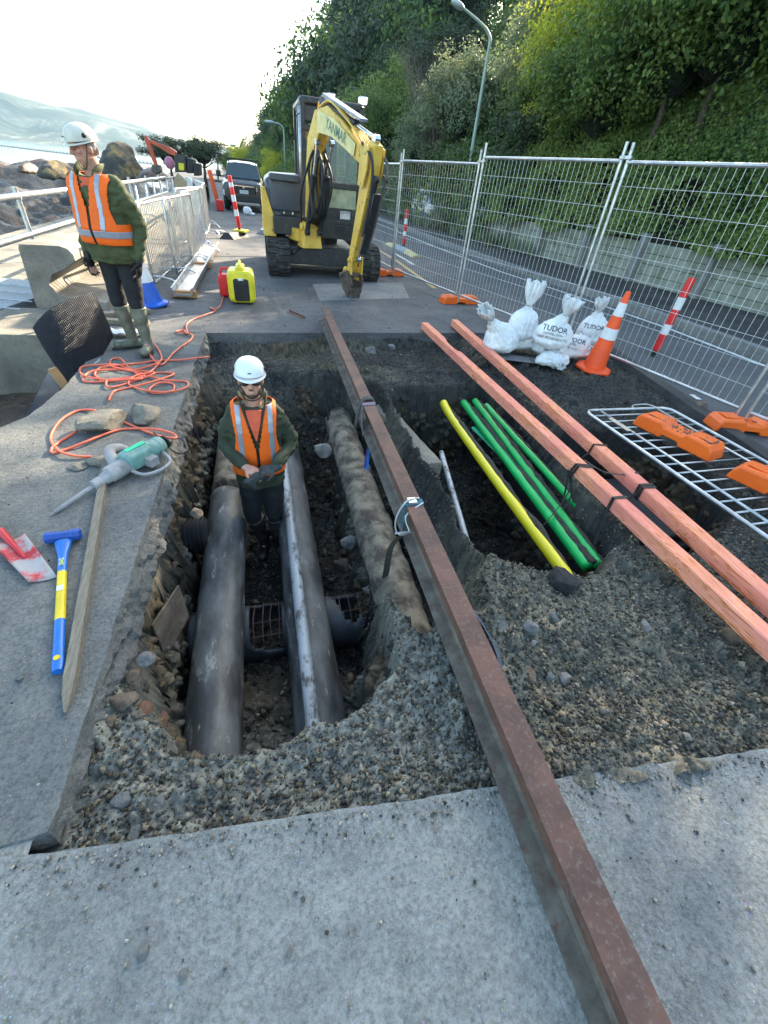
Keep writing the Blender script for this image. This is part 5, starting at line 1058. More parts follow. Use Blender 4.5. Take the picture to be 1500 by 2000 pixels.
# generator and fuel can
gp = G(475, 596, 0) + V(0, .22, 0); g = thing('generator', 'bright yellow portable generator with black end panel', 'generator', gp)
M['genyel'] = pm('generator yellow', (.82, .72, .03), .4, 0, dirt=(.4, .35, .1), dsc=9, dlo=.62, dhi=.8)
mb = MB(); mb.rbox(gp + V(0, .0, .235), (.38, .42, .42), .07, axis=1); mb.rbox(gp + V(.0, .02, .455), (.13, .34, .08), .03, axis=1); mb.build('casing', M['genyel'], g, True, bevel=.008, shade_ang=50)
mb = MB(); mb.rbox(gp + V(.0, -.203, .20), (.22, .03, .30), .03, axis=1); mb.build('end_panel', M['black'], g, True, bevel=.003, shade_ang=40)
for i in range(9): pass
mb = MB()
for i in range(9): mb.box(gp + V(0, -.233, .09 + i * .024), (.17, .006, .008))
mb.build('vent', M['darkmetal'], g)
mb = MB(); mb.box(gp + V(0, -.2305, .345), (.07, .004, .03)); mb.build('label_plate', M['white'], g)
mb = MB(); mb.lathe([(.05, 0), (.05, .03), (.035, .045), (.0, .047)], gp + V(-.0, -.10, .45), 18); mb.build('fuel_cap', M['black'], g, True, shade_ang=40)
mb = MB(); mb.tube(smoothpts([gp + V(0, -.13, .46), gp + V(0, -.10, .53), gp + V(0, .10, .53), gp + V(0, .15, .46)]), .018, 10); mb.build('carry_handle', M['genyel'], g, True)
for sx_ in (-.12, .12):
    mb = MB(); mb.box(gp + V(sx_, 0, .013), (.05, .34, .026)); mb.build('foot', M['black'], g)
fp = gp + V(-.22, .32, 0); fcn = thing('fuel_can', 'red plastic fuel can behind the yellow generator', 'fuel can', fp)
mb = MB(); mb.rbox(fp + V(0, 0, .16), (.26, .18, .31), .05, axis=1); mb.tube(smoothpts([fp + V(-.09, 0, .30), fp + V(-.07, 0, .38), fp + V(.05, 0, .38), fp + V(.07, 0, .30)]), .018, 8); mb.build('body', M['red'], fcn, True, bevel=.006, shade_ang=50)
mb = MB(); mb.lathe([(.028, 0), (.03, .03), (.0, .032)], fp + V(.09, 0, .31), 14); mb.build('cap', M['black'], fcn, True, shade_ang=40)
# ------------------------------------------------------------------ fence, cones, bags, markers
FB = [V(2.62, 12.6, 0), V(2.84, 10.29, 0), V(3.46, 7.90, 0), V(4.12, 5.42, 0), V(4.66, 2.98, 0), V(5.22, .62, 0)]
FL = ['farthest steel mesh fence panel, behind the digger arm', 'second mesh fence panel, just right of the digger track', 'mesh fence panel behind the white sandbags', 'mesh fence panel in front of the leaning red and white marker', 'nearest mesh fence panel at the right edge of the photo']
HT = [2.0, 2.05, 2.13, 2.12, 2.15]
for i in range(5):
    a_, b_ = FB[i], FB[i + 1]; d = (b_ - a_).normalized(); a2, b2 = a_ + d * .045, b_ - d * .045; z0 = .12; h0 = HT[i]; t = thing('mesh_fence', FL[i], 'fence panel', (a_ + b_) / 2, 0, 'temporary fence panels along the road'); mb = MB(); r = .019
    z1 = z0 + h0 - .17
    mb.cyl(a2 + V(0, 0, .03), a2 + V(0, 0, z0 + h0), r); mb.cyl(b2 + V(0, 0, .03), b2 + V(0, 0, z0 + h0), r)
    mb.cyl(a2 + V(0, 0, z0 + .04), b2 + V(0, 0, z0 + .04), .016); mb.cyl(a2 + V(0, 0, z1), b2 + V(0, 0, z1), .019); mb.build('frame', M['steel'], t, True, shade_ang=40)
    mb = MB(); L = (b2 - a2).length; n_ = int(L / .082)
    for k in range(1, n_):
        p = a2 + d * (L * k / n_); mb.cyl(p + V(0, 0, z0 + .04), p + V(0, 0, z1), .0021, n=4, caps=False)
    for k in range(1, 9):
        z = z0 + .04 + (z1 - z0 - .04) * k / 9; mb.cyl(a2 + V(0, 0, z), b2 + V(0, 0, z), .0024, n=4, caps=False)
    mb.build('mesh_infill', M['wire'], t, False)
    if i < 4:
        c = b_ + V(0, 0, z1 + .03); cl = thing('fence_clamp', ['clamp joining the two fence panels right of the digger track', 'clamp joining the panels above the middle orange foot', 'clamp joining the leaning looking posts above the cone', 'clamp joining the panels at the right edge of the photo'][i], 'clamp', c); mb = MB(); mb.rbox(c, (.05, .15, .035), .015, Matrix.Rotation(math.atan2(-d.x, d.y), 3, 'Z')); mb.build('jaw', M['steel'], cl, bevel=.003)
        mb = MB(); mb.cyl(c + V(-.035, 0, 0), c + V(.04, 0, 0), .009, n=6); mb.build('bolt', M['steel'], cl)
M['recess_shade'] = pm('orange recess', (.30, .05, .01), .6, 0)
def foot_block(c, rz, label, soil_on=False, z=0.0, group='orange fence feet'):
    c = Vector(c); t = thing('fence_block', label, 'fence foot', (c.x, c.y, z), rz, group); L = .37
    prof = [(-L, .0), (-L + .02, .085), (-L + .05, .125), (-.12, .135), (-.085, .10), (.085, .10), (.12, .135), (L - .05, .125), (L - .02, .085), (L, 0), (.09, 0), (.075, .035), (-.075, .035), (-.09, 0)]
    mb = MB(); ws = [(-.115, .86), (-.10, 1.0), (.10, 1.0), (.115, .86)]; rings = []
    for w, k in ws: rings.append([V(u * (.985 if k < 1 else 1), w, v * k + (.004 if k < 1 else 0)) for u, v in prof])
    mb.loft(rings); off = t.location.copy(); mb.v = [tuple(Vector(v) + off) for v in mb.v]; mb.build('shell', M['orangepl'], t, bevel=.008)
    mb = MB()
    for k in (-.05, 0.05): mb = MB(); mb.cyl(V(k, 0, .095) + off, V(k, 0, .1035) + off, .024, n=14); mb.build('post_hole', M['recess_shade'], t)  # solid discs in darkened orange, standing for shaded post holes
    for k in (-.22, .22): mb = MB(); mb.box(V(k, 0, .1355) + off, (.15, .12, .006)); mb.build('raised_pad', M['orangepl'], t, bevel=.002)
    if soil_on:
        mb = MB(); random.seed(2)
        for k in range(120):
            x = random.uniform(-.30, .32); y_ = random.uniform(-.08, .08); r = random.uniform(.005, .014); m_ = rock_mb(V(x, y_, .134 if abs(x) > .1 else .104) + off, r, k, (1, .8, .6), 1); mb.add(m_.v, m_.f)
        o_ = mb.build('dirt', M['rockgrey'], t); o_['kind'] = 'stuff'
    return t
def yawof(i): d = FB[i + 1] - FB[i]; return math.atan2(d.y, d.x) + rad(90)
foot_block(G(757, 538), yawof(1), 'orange fence foot beside the right track of the digger'); foot_block(G(895, 592), yawof(2) - .15, 'orange fence foot standing alone behind the timber ends')
foot_block(FB[3] + V(.05, .0, 0), yawof(3), 'orange fence foot hidden behind the cone and sandbags'); foot_block(G(1452, 840), -.30, 'orange fence foot at the right edge with two posts in it')
foot_block(V(2.62, 12.6, 0), yawof(0), 'orange fence foot farthest away behind the digger')
# steel barrier lying over the hole
q00 = G(1140, 806, .03); q10 = G(1500, 1058, .03); d = (q10 - q00).normalized(); s_ = V(-d.y, d.x, 0); s_ = -s_ if s_.x < 0 else s_
Lb, Wb = 2.45, 1.05; s_ = (G(1318, 800, .03) - G(1150, 806, .03)).normalized(); t = thing('steel_barrier', 'galvanised crowd barrier lying flat over the dark hole', 'barrier', q00 + d * 1.2 + s_ * .5)
def bq(u, v, z=0.0): return q00 + d * u + s_ * v + V(0, 0, z + .02)
mb = MB(); c = .10; pts = []
for (cu, cv, a0) in ((c, c, 180), (c, Wb - c, 90), (Lb - c, Wb - c, 0), (Lb - c, c, -90)):
    seq = [a0 + 90 * k / 5 for k in range(6)] if False else None
def corner(cu, cv, a0, a1): return [bq(cu + c * math.cos(rad(a0 + (a1 - a0) * k / 6)), cv + c * math.sin(rad(a0 + (a1 - a0) * k / 6))) for k in range(7)]
pts = corner(c, c, 270, 180) + corner(c, Wb - c, 180, 90) + corner(Lb - c, Wb - c, 90, 0) + corner(Lb - c, c, 0, -90)
mb.tube(pts, .016, 10, closed=True); mb.build('frame', M['steel'], t, True)
mb = MB()
for v in (.17, Wb - .17): mb.tube([bq(.0, v, .004), bq(Lb, v, .004)], .012, 8)
k = .11
while k < Lb - .05: mb.tube([bq(k, .0, -.004), bq(k, Wb, -.004)], .0075, 8); k += .128
mb.build('bars', M['steel'], t, True)
mb = MB(); mb.box(bq(.33, .14, .012), (.045, .26, .003), Matrix((s_, d, V(0, 0, 1))).transposed()); mb.build('tag_plate', M['steel'], t)
mb = MB(); mb.tube(smoothpts([bq(.0, .62), bq(-.08, .66), bq(-.10, .85), bq(-.02, .92), bq(0, .95)]), .008, 6); mb.build('hook', M['steel'], t, True)
yb = math.atan2(d.y, d.x); foot_block(G(1318, 858, .06), yb + .22, 'orange fence foot covered in grit, lying on the steel barrier', True, .055); foot_block(G(1530, 970, .06), yb + .3, 'orange fence foot cut by the right edge of the photo, on the barrier', False, .055)
stone(1365, 798, 13, M['rockbrown'], 'brown flat stone at the far edge of the lying barrier', z=.0)
# traffic cones
def cone(c, h, rb, label, mats, bands, tilt=(0, 0), lean=0, base=.38, name='traffic_cone'):
    c = Vector(c); t = thing(name, label, 'traffic cone', c); rt = h * .018 + .012; R = Matrix.Rotation(rad(tilt[0]), 3, 'X') @ Matrix.Rotation(rad(tilt[1]), 3, 'Y')
    def T(m_): m_.v = [tuple(R @ (Vector(v) - c) + c) for v in m_.v]; return m_
    mb = MB(); n_ = 8; pr = [(base / 2 * (1.0 if k % 2 else 1.0)) for k in range(n_)]
    def octa(rr, z): return [c + V(rr * 1.082 * math.cos(rad(22.5 + 45 * k)), rr * 1.082 * math.sin(rad(22.5 + 45 * k)), z) for k in range(8)]
    mb.loft([octa(base / 2 * .96, 0), octa(base / 2, .008), octa(base / 2, .03), octa(base / 2 * .9, .045), octa(rb * 1.15, .055)]); T(mb).build('base', mats[0], t, bevel=.004)
    mb = MB(); mb.lathe([(rb, .05), (rb * .97, .07), (rt, h - .01), (rt * .8, h), (rt * .5, h)], c, 28); T(mb).build('body', mats[0], t, True, shade_ang=40)
    for (z0, z1) in bands:
        f = lambda z: rb + (rt - rb) * (z - .07) / (h - .08) + .003; mb = MB(); mb.lathe([(f(z0) - .004, z0 - .002), (f(z0), z0), (f(z1), z1), (f(z1) - .004, z1 + .002)], c, 28); T(mb).build('reflective_sleeve', mats[1], t, True, shade_ang=40)
    return t
cone(G(1157, 722, .0), .92, .135, 'orange and white traffic cone beside the sandbags', [M['cone'], M['white']], [(.40, .52), (.66, .80)], tilt=(3, 2), base=.42)
cone(G(303, 597, 0), .74, .12, 'blue and white cone half hidden behind the standing man', [M['blue'], M['white']], [(.30, .62)], tilt=(0, -8), base=.36)
cone(G(394, 474, 0), .90, .13, 'blue cone standing in front of the silver barriers', [M['blue'], M['white']], [(.60, .78)], base=.38)
# flexible red and white markers
def marker(c, h, label, tilt=(0, 0), r=.05, bands=None, name='marker_post', t=None):
    c = Vector(c); t = t or thing(name, label, 'marker post', c); R = Matrix.Rotation(rad(tilt[0]), 3, 'X') @ Matrix.Rotation(rad(tilt[1]), 3, 'Y')
    def T(m_): m_.v = [tuple(R @ (Vector(v) - c) + c) for v in m_.v]; return m_
    mb = MB(); mb.lathe([(r * .5, .0), (r * .6, .07), (r * .98, .09), (r, .11), (r, h - .03), (r * .9, h), (r * .4, h + .004)], c, 20); T(mb).build('post', M['red'], t, True, shade_ang=40)
    mb = MB(); mb.lathe([(r * .62, -.01), (r * .7, .08)], c, 14); T(mb).build('hinge', M['black'], t, True, shade_ang=40)
    for (z0, z1) in (bands or ((h * .30, h * .43), (h * .62, h * .77))):
        mb = MB(); mb.lathe([(r, z0), (r + .002, z0 + .002), (r + .002, z1 - .002), (r, z1)], c, 20); T(mb).build('white_band', M['white'], t, True, shade_ang=40)
    return t
marker(G(1275, 695, 0), 1.02, 'red and white marker post on the road behind the nearest fence', tilt=(0, 2))
def sepbase(c, yaw, label, cols=True):
    c = Vector(c); t = thing('lane_separator', label, 'lane separator', (c.x, c.y, 0), yaw); off = t.location.copy()
    for k, (y0, y1, m_) in enumerate(((-1.35, -.5, M['lyellow']), (-.5, .5, M['lblueg']), (.5, 1.35, M['lyellow']))):
        mb = MB(); rings = []
        for y_ in (y0 + .01, y1 - .01): 
            e = .6 if (abs(y_) > 1.3) else 1; rings.append([V(-.15, y_, 0) + off, V(-.13, y_, .04 * e) + off, V(-.06, y_, .11 * e) + off, V(.06, y_, .11 * e) + off, V(.13, y_, .04 * e) + off, V(.15, y_, 0) + off])
        mb.loft(rings); mb.build('segment', m_, t, bevel=.01)
    return t
M['lyellow'] = pm('faded yellow rubber', (.62, .50, .22), .7, 0, dirt=(.15, .13, .1), dsc=12); M['lblueg'] = pm('worn grey rubber', (.28, .36, .42), .7, 0, dirt=(.1, .1, .1), dsc=12); M['byellow'] = pm('bright yellow rubber', (.85, .72, .03), .5, 0)
sepbase(G(785, 490, 0), .06, 'long yellow and grey lane separator lying along the road'); marker(G(788, 482, .06), .98, 'red and white marker post standing on the long lane separator')
c = G(455, 464, 0); t = thing('lane_separator', 'black and yellow lane separator end carrying a red and white post', 'lane separator', (c.x, c.y, 0)); mb = MB(); mb.add([c + V(*p) for p in ((-.35, -.5, 0), (.05, -.5, 0), (.45, .35, 0), (.05, .35, 0), (-.20, -.4, .15), (-.08, -.4, .15), (.32, .3, .15), (.18, .3, .15))], [(0, 3, 2, 1), (4, 5, 6, 7), (0, 1, 5, 4), (1, 2, 6, 5), (2, 3, 7, 6), (3, 0, 4, 7)]); mb.build('body', M['black'], t, bevel=.01); mb = MB(); mb.box(c + V(.24, .25, .16), (.34, .36, .05), Matrix.Rotation(-.4, 3, 'Z')); mb.build('yellow_top', M['byellow'], t, bevel=.01)
marker(c + V(.2, .2, .16), 1.25, 'tall slim red and white post in front of the parked vehicle', tilt=(0, -6), r=.055, bands=((.35, .5), (.68, .83), (1.0, 1.1)))
# sandbags
M['bag'], n, b = newmat('white woven bag'); tc = n.nodes.new('ShaderNodeTexCoord'); t1 = noise_node(n, 5, 6, .6, tc.outputs['Object']); r = ramp(n, t1.outputs[0], [(.35, (.62, .64, .66)), (.6, (.82, .83, .85))]); n.links.new(r.outputs[0], b.inputs['Base Color']); b.inputs['Roughness'].default_value = .55
mp = n.nodes.new('ShaderNodeMapping'); mp.inputs['Scale'].default_value = (9, 9, 2.2); n.links.new(tc.outputs['Object'], mp.inputs[0]); bump(n, b, [(1.6, .7, .03), (6, .4, .01)], mp.outputs[0])
def bag(c, r, sq, ear, label, seed, earlen=.16, earw=.09, yaw=0, text=None):
    r *= 1.16; earlen *= 1.1; earw *= 1.12
    c = Vector(c); ear = Vector(ear).normalized(); mb = MB(); Rz = Matrix.Rotation(yaw, 3, 'Z'); t = thing('sandbag', label, 'sandbag', c, 0, 'white sandbags piled beside the timbers'); bc = c + V(0, 0, r * sq[2])
    mb.ell(bc, (r * sq[0], r * sq[1], r * sq[2]), Rz, 24, 16); mb.ell(bc + V(0, 0, -r * sq[2] * .35), (r * sq[0] * 1.04, r * sq[1] * 1.04, r * sq[2] * .62), Rz, 24, 12)
    ext = r * (sq[2] * abs(ear.z) + sq[0] * math.hypot(ear.x, ear.y)); k0 = bc + ear * ext * .8; k1 = bc + ear * (ext * 1.12)
    mb.cap(bc + ear * ext * .35, k0, r * .62, r * .32); mb.cap(k0, k1, r * .32, .028)
    def dsp(co):
        out = []
        for p in co:
            q = Vector(p) + c; v = (q - k1); L = v.length; v.normalize(); a, b_ = frame_of(ear); ang = math.atan2(v.dot(a), v.dot(b_)); w = math.exp(-max(0, L - .03) / (r * 1.5))
            out.append(.011 * w * math.sin(ang * 13 + 4 * mnoise.noise(q * 9)) + .020 * mnoise.noise(q * 6 + V(seed, 0, 0)) + .010 * (abs(mnoise.noise(q * 14 + V(seed, 3, 0))) - .2) + .004 * mnoise.noise(q * 40))
        return np.array(out)
    body = mb.build('sack', M['bag'], t, remesh=.011, smo=3, disp=dsp)
    if earlen > 0:
        mb = MB(); a, b_ = frame_of(ear); random.seed(seed); rings = []
        for i in range(9):
            tt = i / 8; rr = .022 + (earw - .022) * min(1, tt * 1.7) ** .8; p = k1 + ear * (earlen * tt - .01); n_ = 40; sqz = .45 + .2 * tt
            rings.append([p + a * (rr * math.cos(2 * math.pi * j / n_) * (1 + .22 * math.sin(j * 1.1 + seed) * tt + .10 * math.sin(j * 2.9))) + b_ * (rr * sqz * math.sin(2 * math.pi * j / n_) * (1 + .3 * math.sin(j * 2.3 + seed))) + ear * (.02 * math.sin(j * .9 + seed) * tt) for j in range(n_)])
        mb.loft(rings, False); mb.build('tied_top', M['bag'], t, True, solid=.002)
    mb = MB(); a, b_ = frame_of(ear); mb.tube([k1 + a * .030 * math.cos(q) + b_ * .030 * math.sin(q) - ear * .004 for q in np.linspace(0, 6.28, 13)[:-1]], .005, 6, closed=True); mb.build('tie', pm('string', (.45, .40, .32), .8) if 'string' not in M else M['string'], t, True)
    if text:
        dg = bpy.context.evaluated_depsgraph_get(); dg.update(); me = body.data; bv = BVHTree.FromPolygons([v.co + c for v in me.vertices], [tuple(p.vertices) for p in me.polygons]); fdir = (V(0, 0, 1.55) - bc).normalized(); ax = V(0, 0, 1).cross(fdir).normalized(); ay = fdir.cross(ax).normalized(); rot = text[0]; ax, ay = ax * math.cos(rot) + ay * math.sin(rot), ay * math.cos(rot) - ax * math.sin(rot)
        for (s, size, dx, dy, bold) in text[1]: text_obj(s, size, bc + fdir * .02 + ax * dx + ay * dy, ax, ay, M['ink'], 'lettering', t, target=bv, kind_bold=bold)
    return t
TX = [('TUDOR', .085, .0, .06, True), ('DISTRIBUTION', .036, .0, .0, False), ('0800 WORKBOOTS', .042, .0, -.045, False)]
M['string'] = pm('string', (.45, .40, .32), .8)
def bg(px, py, z=0.0): return G(px, py, z)
bag(bg(972, 688, .02), .19, (1.05, .85, .80), (-.75, -.15, .75), 'leftmost sandbag with its white top flopping to the left', 1, .19, .10)
bag(bg(1012, 690, .02) + V(.08, .18, 0), .19, (1.0, .8, .62), (0, .6, .2), 'sandbag under the tall tied one, with no top showing', 2, 0)
bag(bg(1020, 678, .12) + V(.06, .22, 0), .18, (.95, .85, 1.0), (.05, .0, 1), 'sandbag with the tallest upright tied top', 3, .26, .105)
bag(bg(1078, 700, .02) + V(.0, .1, 0), .20, (1.05, .85, .62), (.2, .8, .2), 'lower middle sandbag with bold lettering, under the printed one', 4, 0, text=(-.06, [('TUDOR', .085, .0, .03, True), ('DISTRIBUTION', .036, -.0, -.03, False), ('0800', .040, -.03, -.07, False)]))
bag(bg(1080, 690, .20) + V(.08, .22, 0), .19, (1.12, .85, .72), (.25, -.1, 1), 'upper middle sandbag printed with a phone number, top leaning right', 5, .18, .14, text=(-.04, TX))
bag(bg(1122, 705, .02) + V(.02, .12, 0), .19, (1.0, .8, .68), (.4, .8, .1), 'low sandbag behind the cone with part of its lettering showing', 6, 0, text=(-.05, [('TUDOR', .075, -.02, .07, True), ('DISTRI', .036, -.04, .02, False), ('0800 WO', .038, -.04, -.03, False)]))
bag(bg(1160, 690, .02) + V(.05, .25, 0), .20, (.95, .8, .95), (-.15, -.1, 1), 'rightmost sandbag behind the cone with a small tied top', 7, .15, .08, text=(0, [('TUDOR', .08, .0, .06, True)]))
bag(bg(1075, 715, .0), .13, (1.5, .8, .62), (-.2, -1, .0), 'small crumpled sandbag lying in front with its tie facing the trench', 8, .05, .05)
mb = MB(); p = G(1010, 700, .006); mb.box(p, (.85, .22, .012), Matrix.Rotation(-.35, 3, 'Z')); tag(mb.build('steel_plate', pm('grey plate', (.22, .23, .25), .6, .2, dirt=(.08, .08, .08), dsc=8), bevel=.003), 'flat grey plate lying under the sandbags', 'plate')
# street lights
def street_light(base, h, arm, adir, label, r=.075, col=None, seg=10, name='street_light', head=.55):
    base = Vector(base); t = thing(name, label, 'street light', base); adir = Vector(adir).normalized(); pts = [base, base + V(0, 0, h * .45), base + V(0, 0, h * .80)]; rs = [r, r * .8, r * .62]
    for k in range(1, seg + 1):
        q = k / seg; a = q * math.pi / 2 * .72; pts.append(base + V(0, 0, h * .80) + adir * (arm * (1 - math.cos(a)) * 1.7) + V(0, 0, (h * .2) * math.sin(a) * 1.1)); rs.append(r * (.62 - .2 * q))
    mb = MB(); mb.tube(pts, rs, 12); mb.build('pole', col, t, True); e = pts[-1]; dd = (pts[-1] - pts[-2]).normalized(); mb = MB(); mb.ell(e + dd * head * .45, (head * .5, head * .2, head * .13), Matrix((dd, dd.cross(V(0, 0, 1)).normalized(), dd.cross(V(0, 0, 1)).normalized().cross(dd))).transposed(), 16, 8); mb.build('lamp_head', M['lampgrey'], t, True); return t
M['poleg'] = pm('pale green pole', (.33, .42, .37), .5, .1, c2=(.26, .34, .30), sc=3); M['lampgrey'] = pm('lamp housing', (.45, .50, .50), .4, .2)
yl = 21.5; b_ = D(926, 290, yl); e_ = D(956, 75, yl); tp = D(905, 18, yl)
t = thing('street_light', 'tall pale green streetlight with curved arm against the dark trees', 'street light', (b_.x, b_.y, .1)); foot = V(b_.x - .03, yl, .1)
mb = MB(); P_ = [foot, foot.lerp(e_, .5), D(952, 110, yl), D(957, 78, yl), D(950, 58, yl), D(935, 42, yl), D(917, 26, yl), D(903, 15, yl)]; mb.tube([P_[0], P_[1]] + smoothpts(P_[2:], 5), [.085, .075] + [.06 - .001 * k for k in range(26)], 12); mb.build('pole', M['poleg'], t, True)
h0, h1 = D(905, 17, yl), D(884, 2, yl); dd = (h1 - h0).normalized(); mb = MB(); mb.ell(h0.lerp(h1, .5), ((h1 - h0).length * .6, .16, .10), Matrix((dd, V(0, 1, 0), dd.cross(V(0, 1, 0)))).transposed(), 16, 8); mb.build('lamp_head', M['lampgrey'], t, True)
yl = 62; f_ = D(556, 330, yl); f_.z = 0; P_ = [f_, D(555, 262, yl), D(553, 250, yl), D(545, 242, yl), D(530, 239, yl)]; t = thing('street_light', 'distant streetlight above the digger counterweight, before the leafy trees', 'street light', f_); mb = MB(); mb.tube([P_[0]] + smoothpts(P_[1:], 5), [.11] + [.08] * 16, 8); mb.build('pole', M['poleg'], t, True); mb = MB(); mb.ell(D(526, 238, yl), (.5, .2, .14)); mb.build('lamp_head', M['lampgrey'], t, True)
for (px, top, y_, lab) in ((425, 283, 75, 'far slim streetlight right of the round topped trees'), (470, 300, 120, 'tiny streetlight at the end of the road')):
    f_ = D(px, 345, y_); f_.z = -.2; hh = D(px, top, y_); t = thing('street_light', lab, 'street light', f_); mb = MB(); mb.tube([f_, hh], [.12, .08], 8); mb.tube([hh, hh + V(1.6, 0, .15)], [.06, .05], 6); mb.build('pole', M['poleg'], t, True); mb = MB(); mb.ell(hh + V(1.8, 0, .15), (.4, .16, .1), n=8, m=6); mb.build('lamp_head', M['lampgrey'], t, True)
# ------------------------------------------------------------------ yellow digger
ex = thing('excavator', 'yellow tracked excavator with its arm folded down towards the trench', 'excavator', (1.25, 10.7, 0))
M['exwhite'] = pm('cream boom decal', (.80, .68, .30), .4, 0, dirt=(.4, .32, .16), dsc=9, dlo=.6, dhi=.8); M['glassy'], n, b = newmat('cab glass'); b.inputs['Base Color'].default_value = (.10, .16, .14, 1); b.inputs['Roughness'].default_value = .06; b.inputs['Specular IOR Level'].default_value = .8; b.inputs['Alpha'].default_value = .55
M['chrome'] = pm('polished rod', (.75, .76, .78), .15, 1.0)
def track(parent, x0, x1, y0, y1, h, label=None):
    r = h / 2; prof = []; yc0, yc1 = y0 + r, y1 - r
    for k in range(13): a = rad(90 + 180 * k / 12); prof.append((yc0 + r * math.cos(a), r + r * math.sin(a)))
    for k in range(13): a = rad(-90 + 180 * k / 12); prof.append((yc1 + r * math.cos(a), r + r * math.sin(a)))
    pin = [(yc0 + (p[0] - yc0) * .84 if p[0] < yc0 else (yc1 + (p[0] - yc1) * .84 if p[0] > yc1 else p[0]), r + (p[1] - r) * .84) for p in prof]
    mb = MB(); R0 = [[V(x, y, z) for (y, z) in prof] for x in (x0, x1)]; R1 = [[V(x, y, z) for (y, z) in pin] for x in (x1, x0)]; mb.loft(R0 + R1, False, True)
    # tread lugs round the loop
    per = []; P = [V(0, p[0], p[1]) for p in prof]; P.append(P[0]); acc = 0; step = .105; nxt = 0
    for i in range(len(P) - 1):
        a_, b_ = P[i], P[i + 1]; L = (b_ - a_).length; d = (b_ - a_).normalized(); nrm = V(0, d.z, -d.y)
        while nxt < acc + L:
            c = a_ + d * (nxt - acc); up_ = V(0, c.y - (yc0 if c.y < yc0 else yc1 if c.y > yc1 else c.y), c.z - r).normalized()
            rot = Matrix((V(1, 0, 0), d, V(1, 0, 0).cross(d))).transposed(); w = (x1 - x0)
            mb.box(c + V(x0 + w * .26, 0, 0) + up_ * .012, (w * .46, .045, .03), rot); mb.box(c + V(x0 + w * .74, 0, 0) + up_ * .012 + d * .03, (w * .46, .045, .03), rot); nxt += step
        acc += L
    o = mb.build('track', M['track'], parent, bevel=.004)
    mb = MB(); xc = (x0 + x1) / 2
    for (yy_, rr) in ((yc0, r * .74), (yc1, r * .74)): mb.lathe([(rr * .4, -.14), (rr, -.13), (rr, .13), (rr * .85, .14), (rr * .5, .10), (rr * .4, .14)], V(xc, yy_, r), 20, (1, 0, 0))
    for k in range(4): yy_ = yc0 + (yc1 - yc0) * (k + .8) / 4.6; mb.lathe([(.05, -.13), (.10, -.13), (.10, .13), (.05, .13)], V(xc, yy_, .16), 14, (1, 0, 0))
    mb.box(V(xc, (y0 + y1) / 2, r), (.16, y1 - y0 - .7, h * .42)); mb.build('rollers', M['darkmetal'], o, True, shade_ang=35); return o
track(ex, .16, .58, 9.45, 12.0, .58); track(ex, 1.93, 2.36, 9.45, 12.0, .58)
mb = MB(); mb.box((1.25, 10.7, .38), (1.4, 1.5, .26)); mb.cyl((1.25, 10.75, .45), (1.25, 10.75, .66), .42, n=28); mb.build('undercarriage', M['darkmetal'], ex, bevel=.02)
mb = MB(); mb.box((1.25, 9.78, .36), (1.36, .16, .30)); mb.cyl((.62, 9.6, .40), (.85, 9.75, .55), .035, n=10); mb.build('front_frame', M['darkmetal'], ex, bevel=.015)
# house: charcoal engine cover, yellow cheek, grey lower bumper
def slab_(pts_front, pts_back): 
    mb = MB(); mb.loft([pts_front, pts_back]); return mb
mb = MB(); pf = [(.17, .66), (.96, .66), (.96, 1.56), (.84, 1.60), (.34, 1.58), (.22, 1.50), (.16, 1.25)]
mb.loft([[V(x + .02, 10.02, z if z < 1.2 else z - .10) for x, z in pf], [V(x, 10.12, z) for x, z in pf], [V(x, 11.3, z + .02) for x, z in pf], [V(x * .9 + .1, 12.0, z * .96) for x, z in pf]]); mb.build('engine_cover', M['charcoal'], ex, bevel=.03)
mb = MB(); mb.loft([[V(x, y, z) for x, z in ((.20, 1.50), (.34, 1.60), (.80, 1.60), (.80, 1.50))] for y in (9.985, 10.0, 10.6)]); 
mb = MB(); mb.rbox((.58, 10.02, 1.28), (.60, .10, .50), .07, axis=1); mb.rbox((.56, 10.01, 1.545), (.56, .30, .10), .04, axis=1); mb.build('access_panel', M['charcoal'], ex, True, bevel=.01, shade_ang=45)
mb = MB(); mb.loft([[V(.135, 10.15, .62), V(.165, 10.15, .62), V(.33, 10.10, 1.0 - .32), V(.28, 10.1, .64)][:3] + [V(.15, 10.14, 1.46)], [V(.125, 11.5, .62), V(.165, 11.5, .62), V(.2, 11.5, 1.0), V(.15, 11.5, 1.50)]]); mb.loft([[V(.13, 9.98, .62), V(.36, 9.97, .62), V(.33, 9.97, .95), V(.20, 9.98, 1.38), V(.13, 9.99, 1.38)], [V(.12, 10.2, .62), V(.36, 10.1, .62), V(.33, 10.1, .95), V(.20, 10.1, 1.38), V(.12, 10.2, 1.38)]]); mb.build('side_panel', M['yellow'], ex, bevel=.01)
mb = MB(); mb.rbox((.62, 9.95, .82), (.62, .16, .30), .04, axis=1); mb.box((.93, 9.97, .78), (.18, .1, .16)); mb.build('lower_cover', M['darkmetal'], ex, bevel=.01)
mb = MB(); mb.rbox((.60, 9.925, 1.02), (.26, .05, .07), .02, axis=1); mb.build('lamp_bar', M['black'], ex); 
for x in (.52, .68): mb = MB(); mb.cyl((x, 9.89, 1.02), (x, 9.90, 1.02), .018, n=12); mb.build('small_lamp', M['chrome'], ex)
mb = MB(); mb.box((1.62, 10.02, .82), (.80, .16, .32)); 
for k in range(5): mb.box((1.72, 9.93, .72 + .05 * k), (.42, .02, .02))
mb.build('front_panel', M['darkmetal'], ex, bevel=.006)
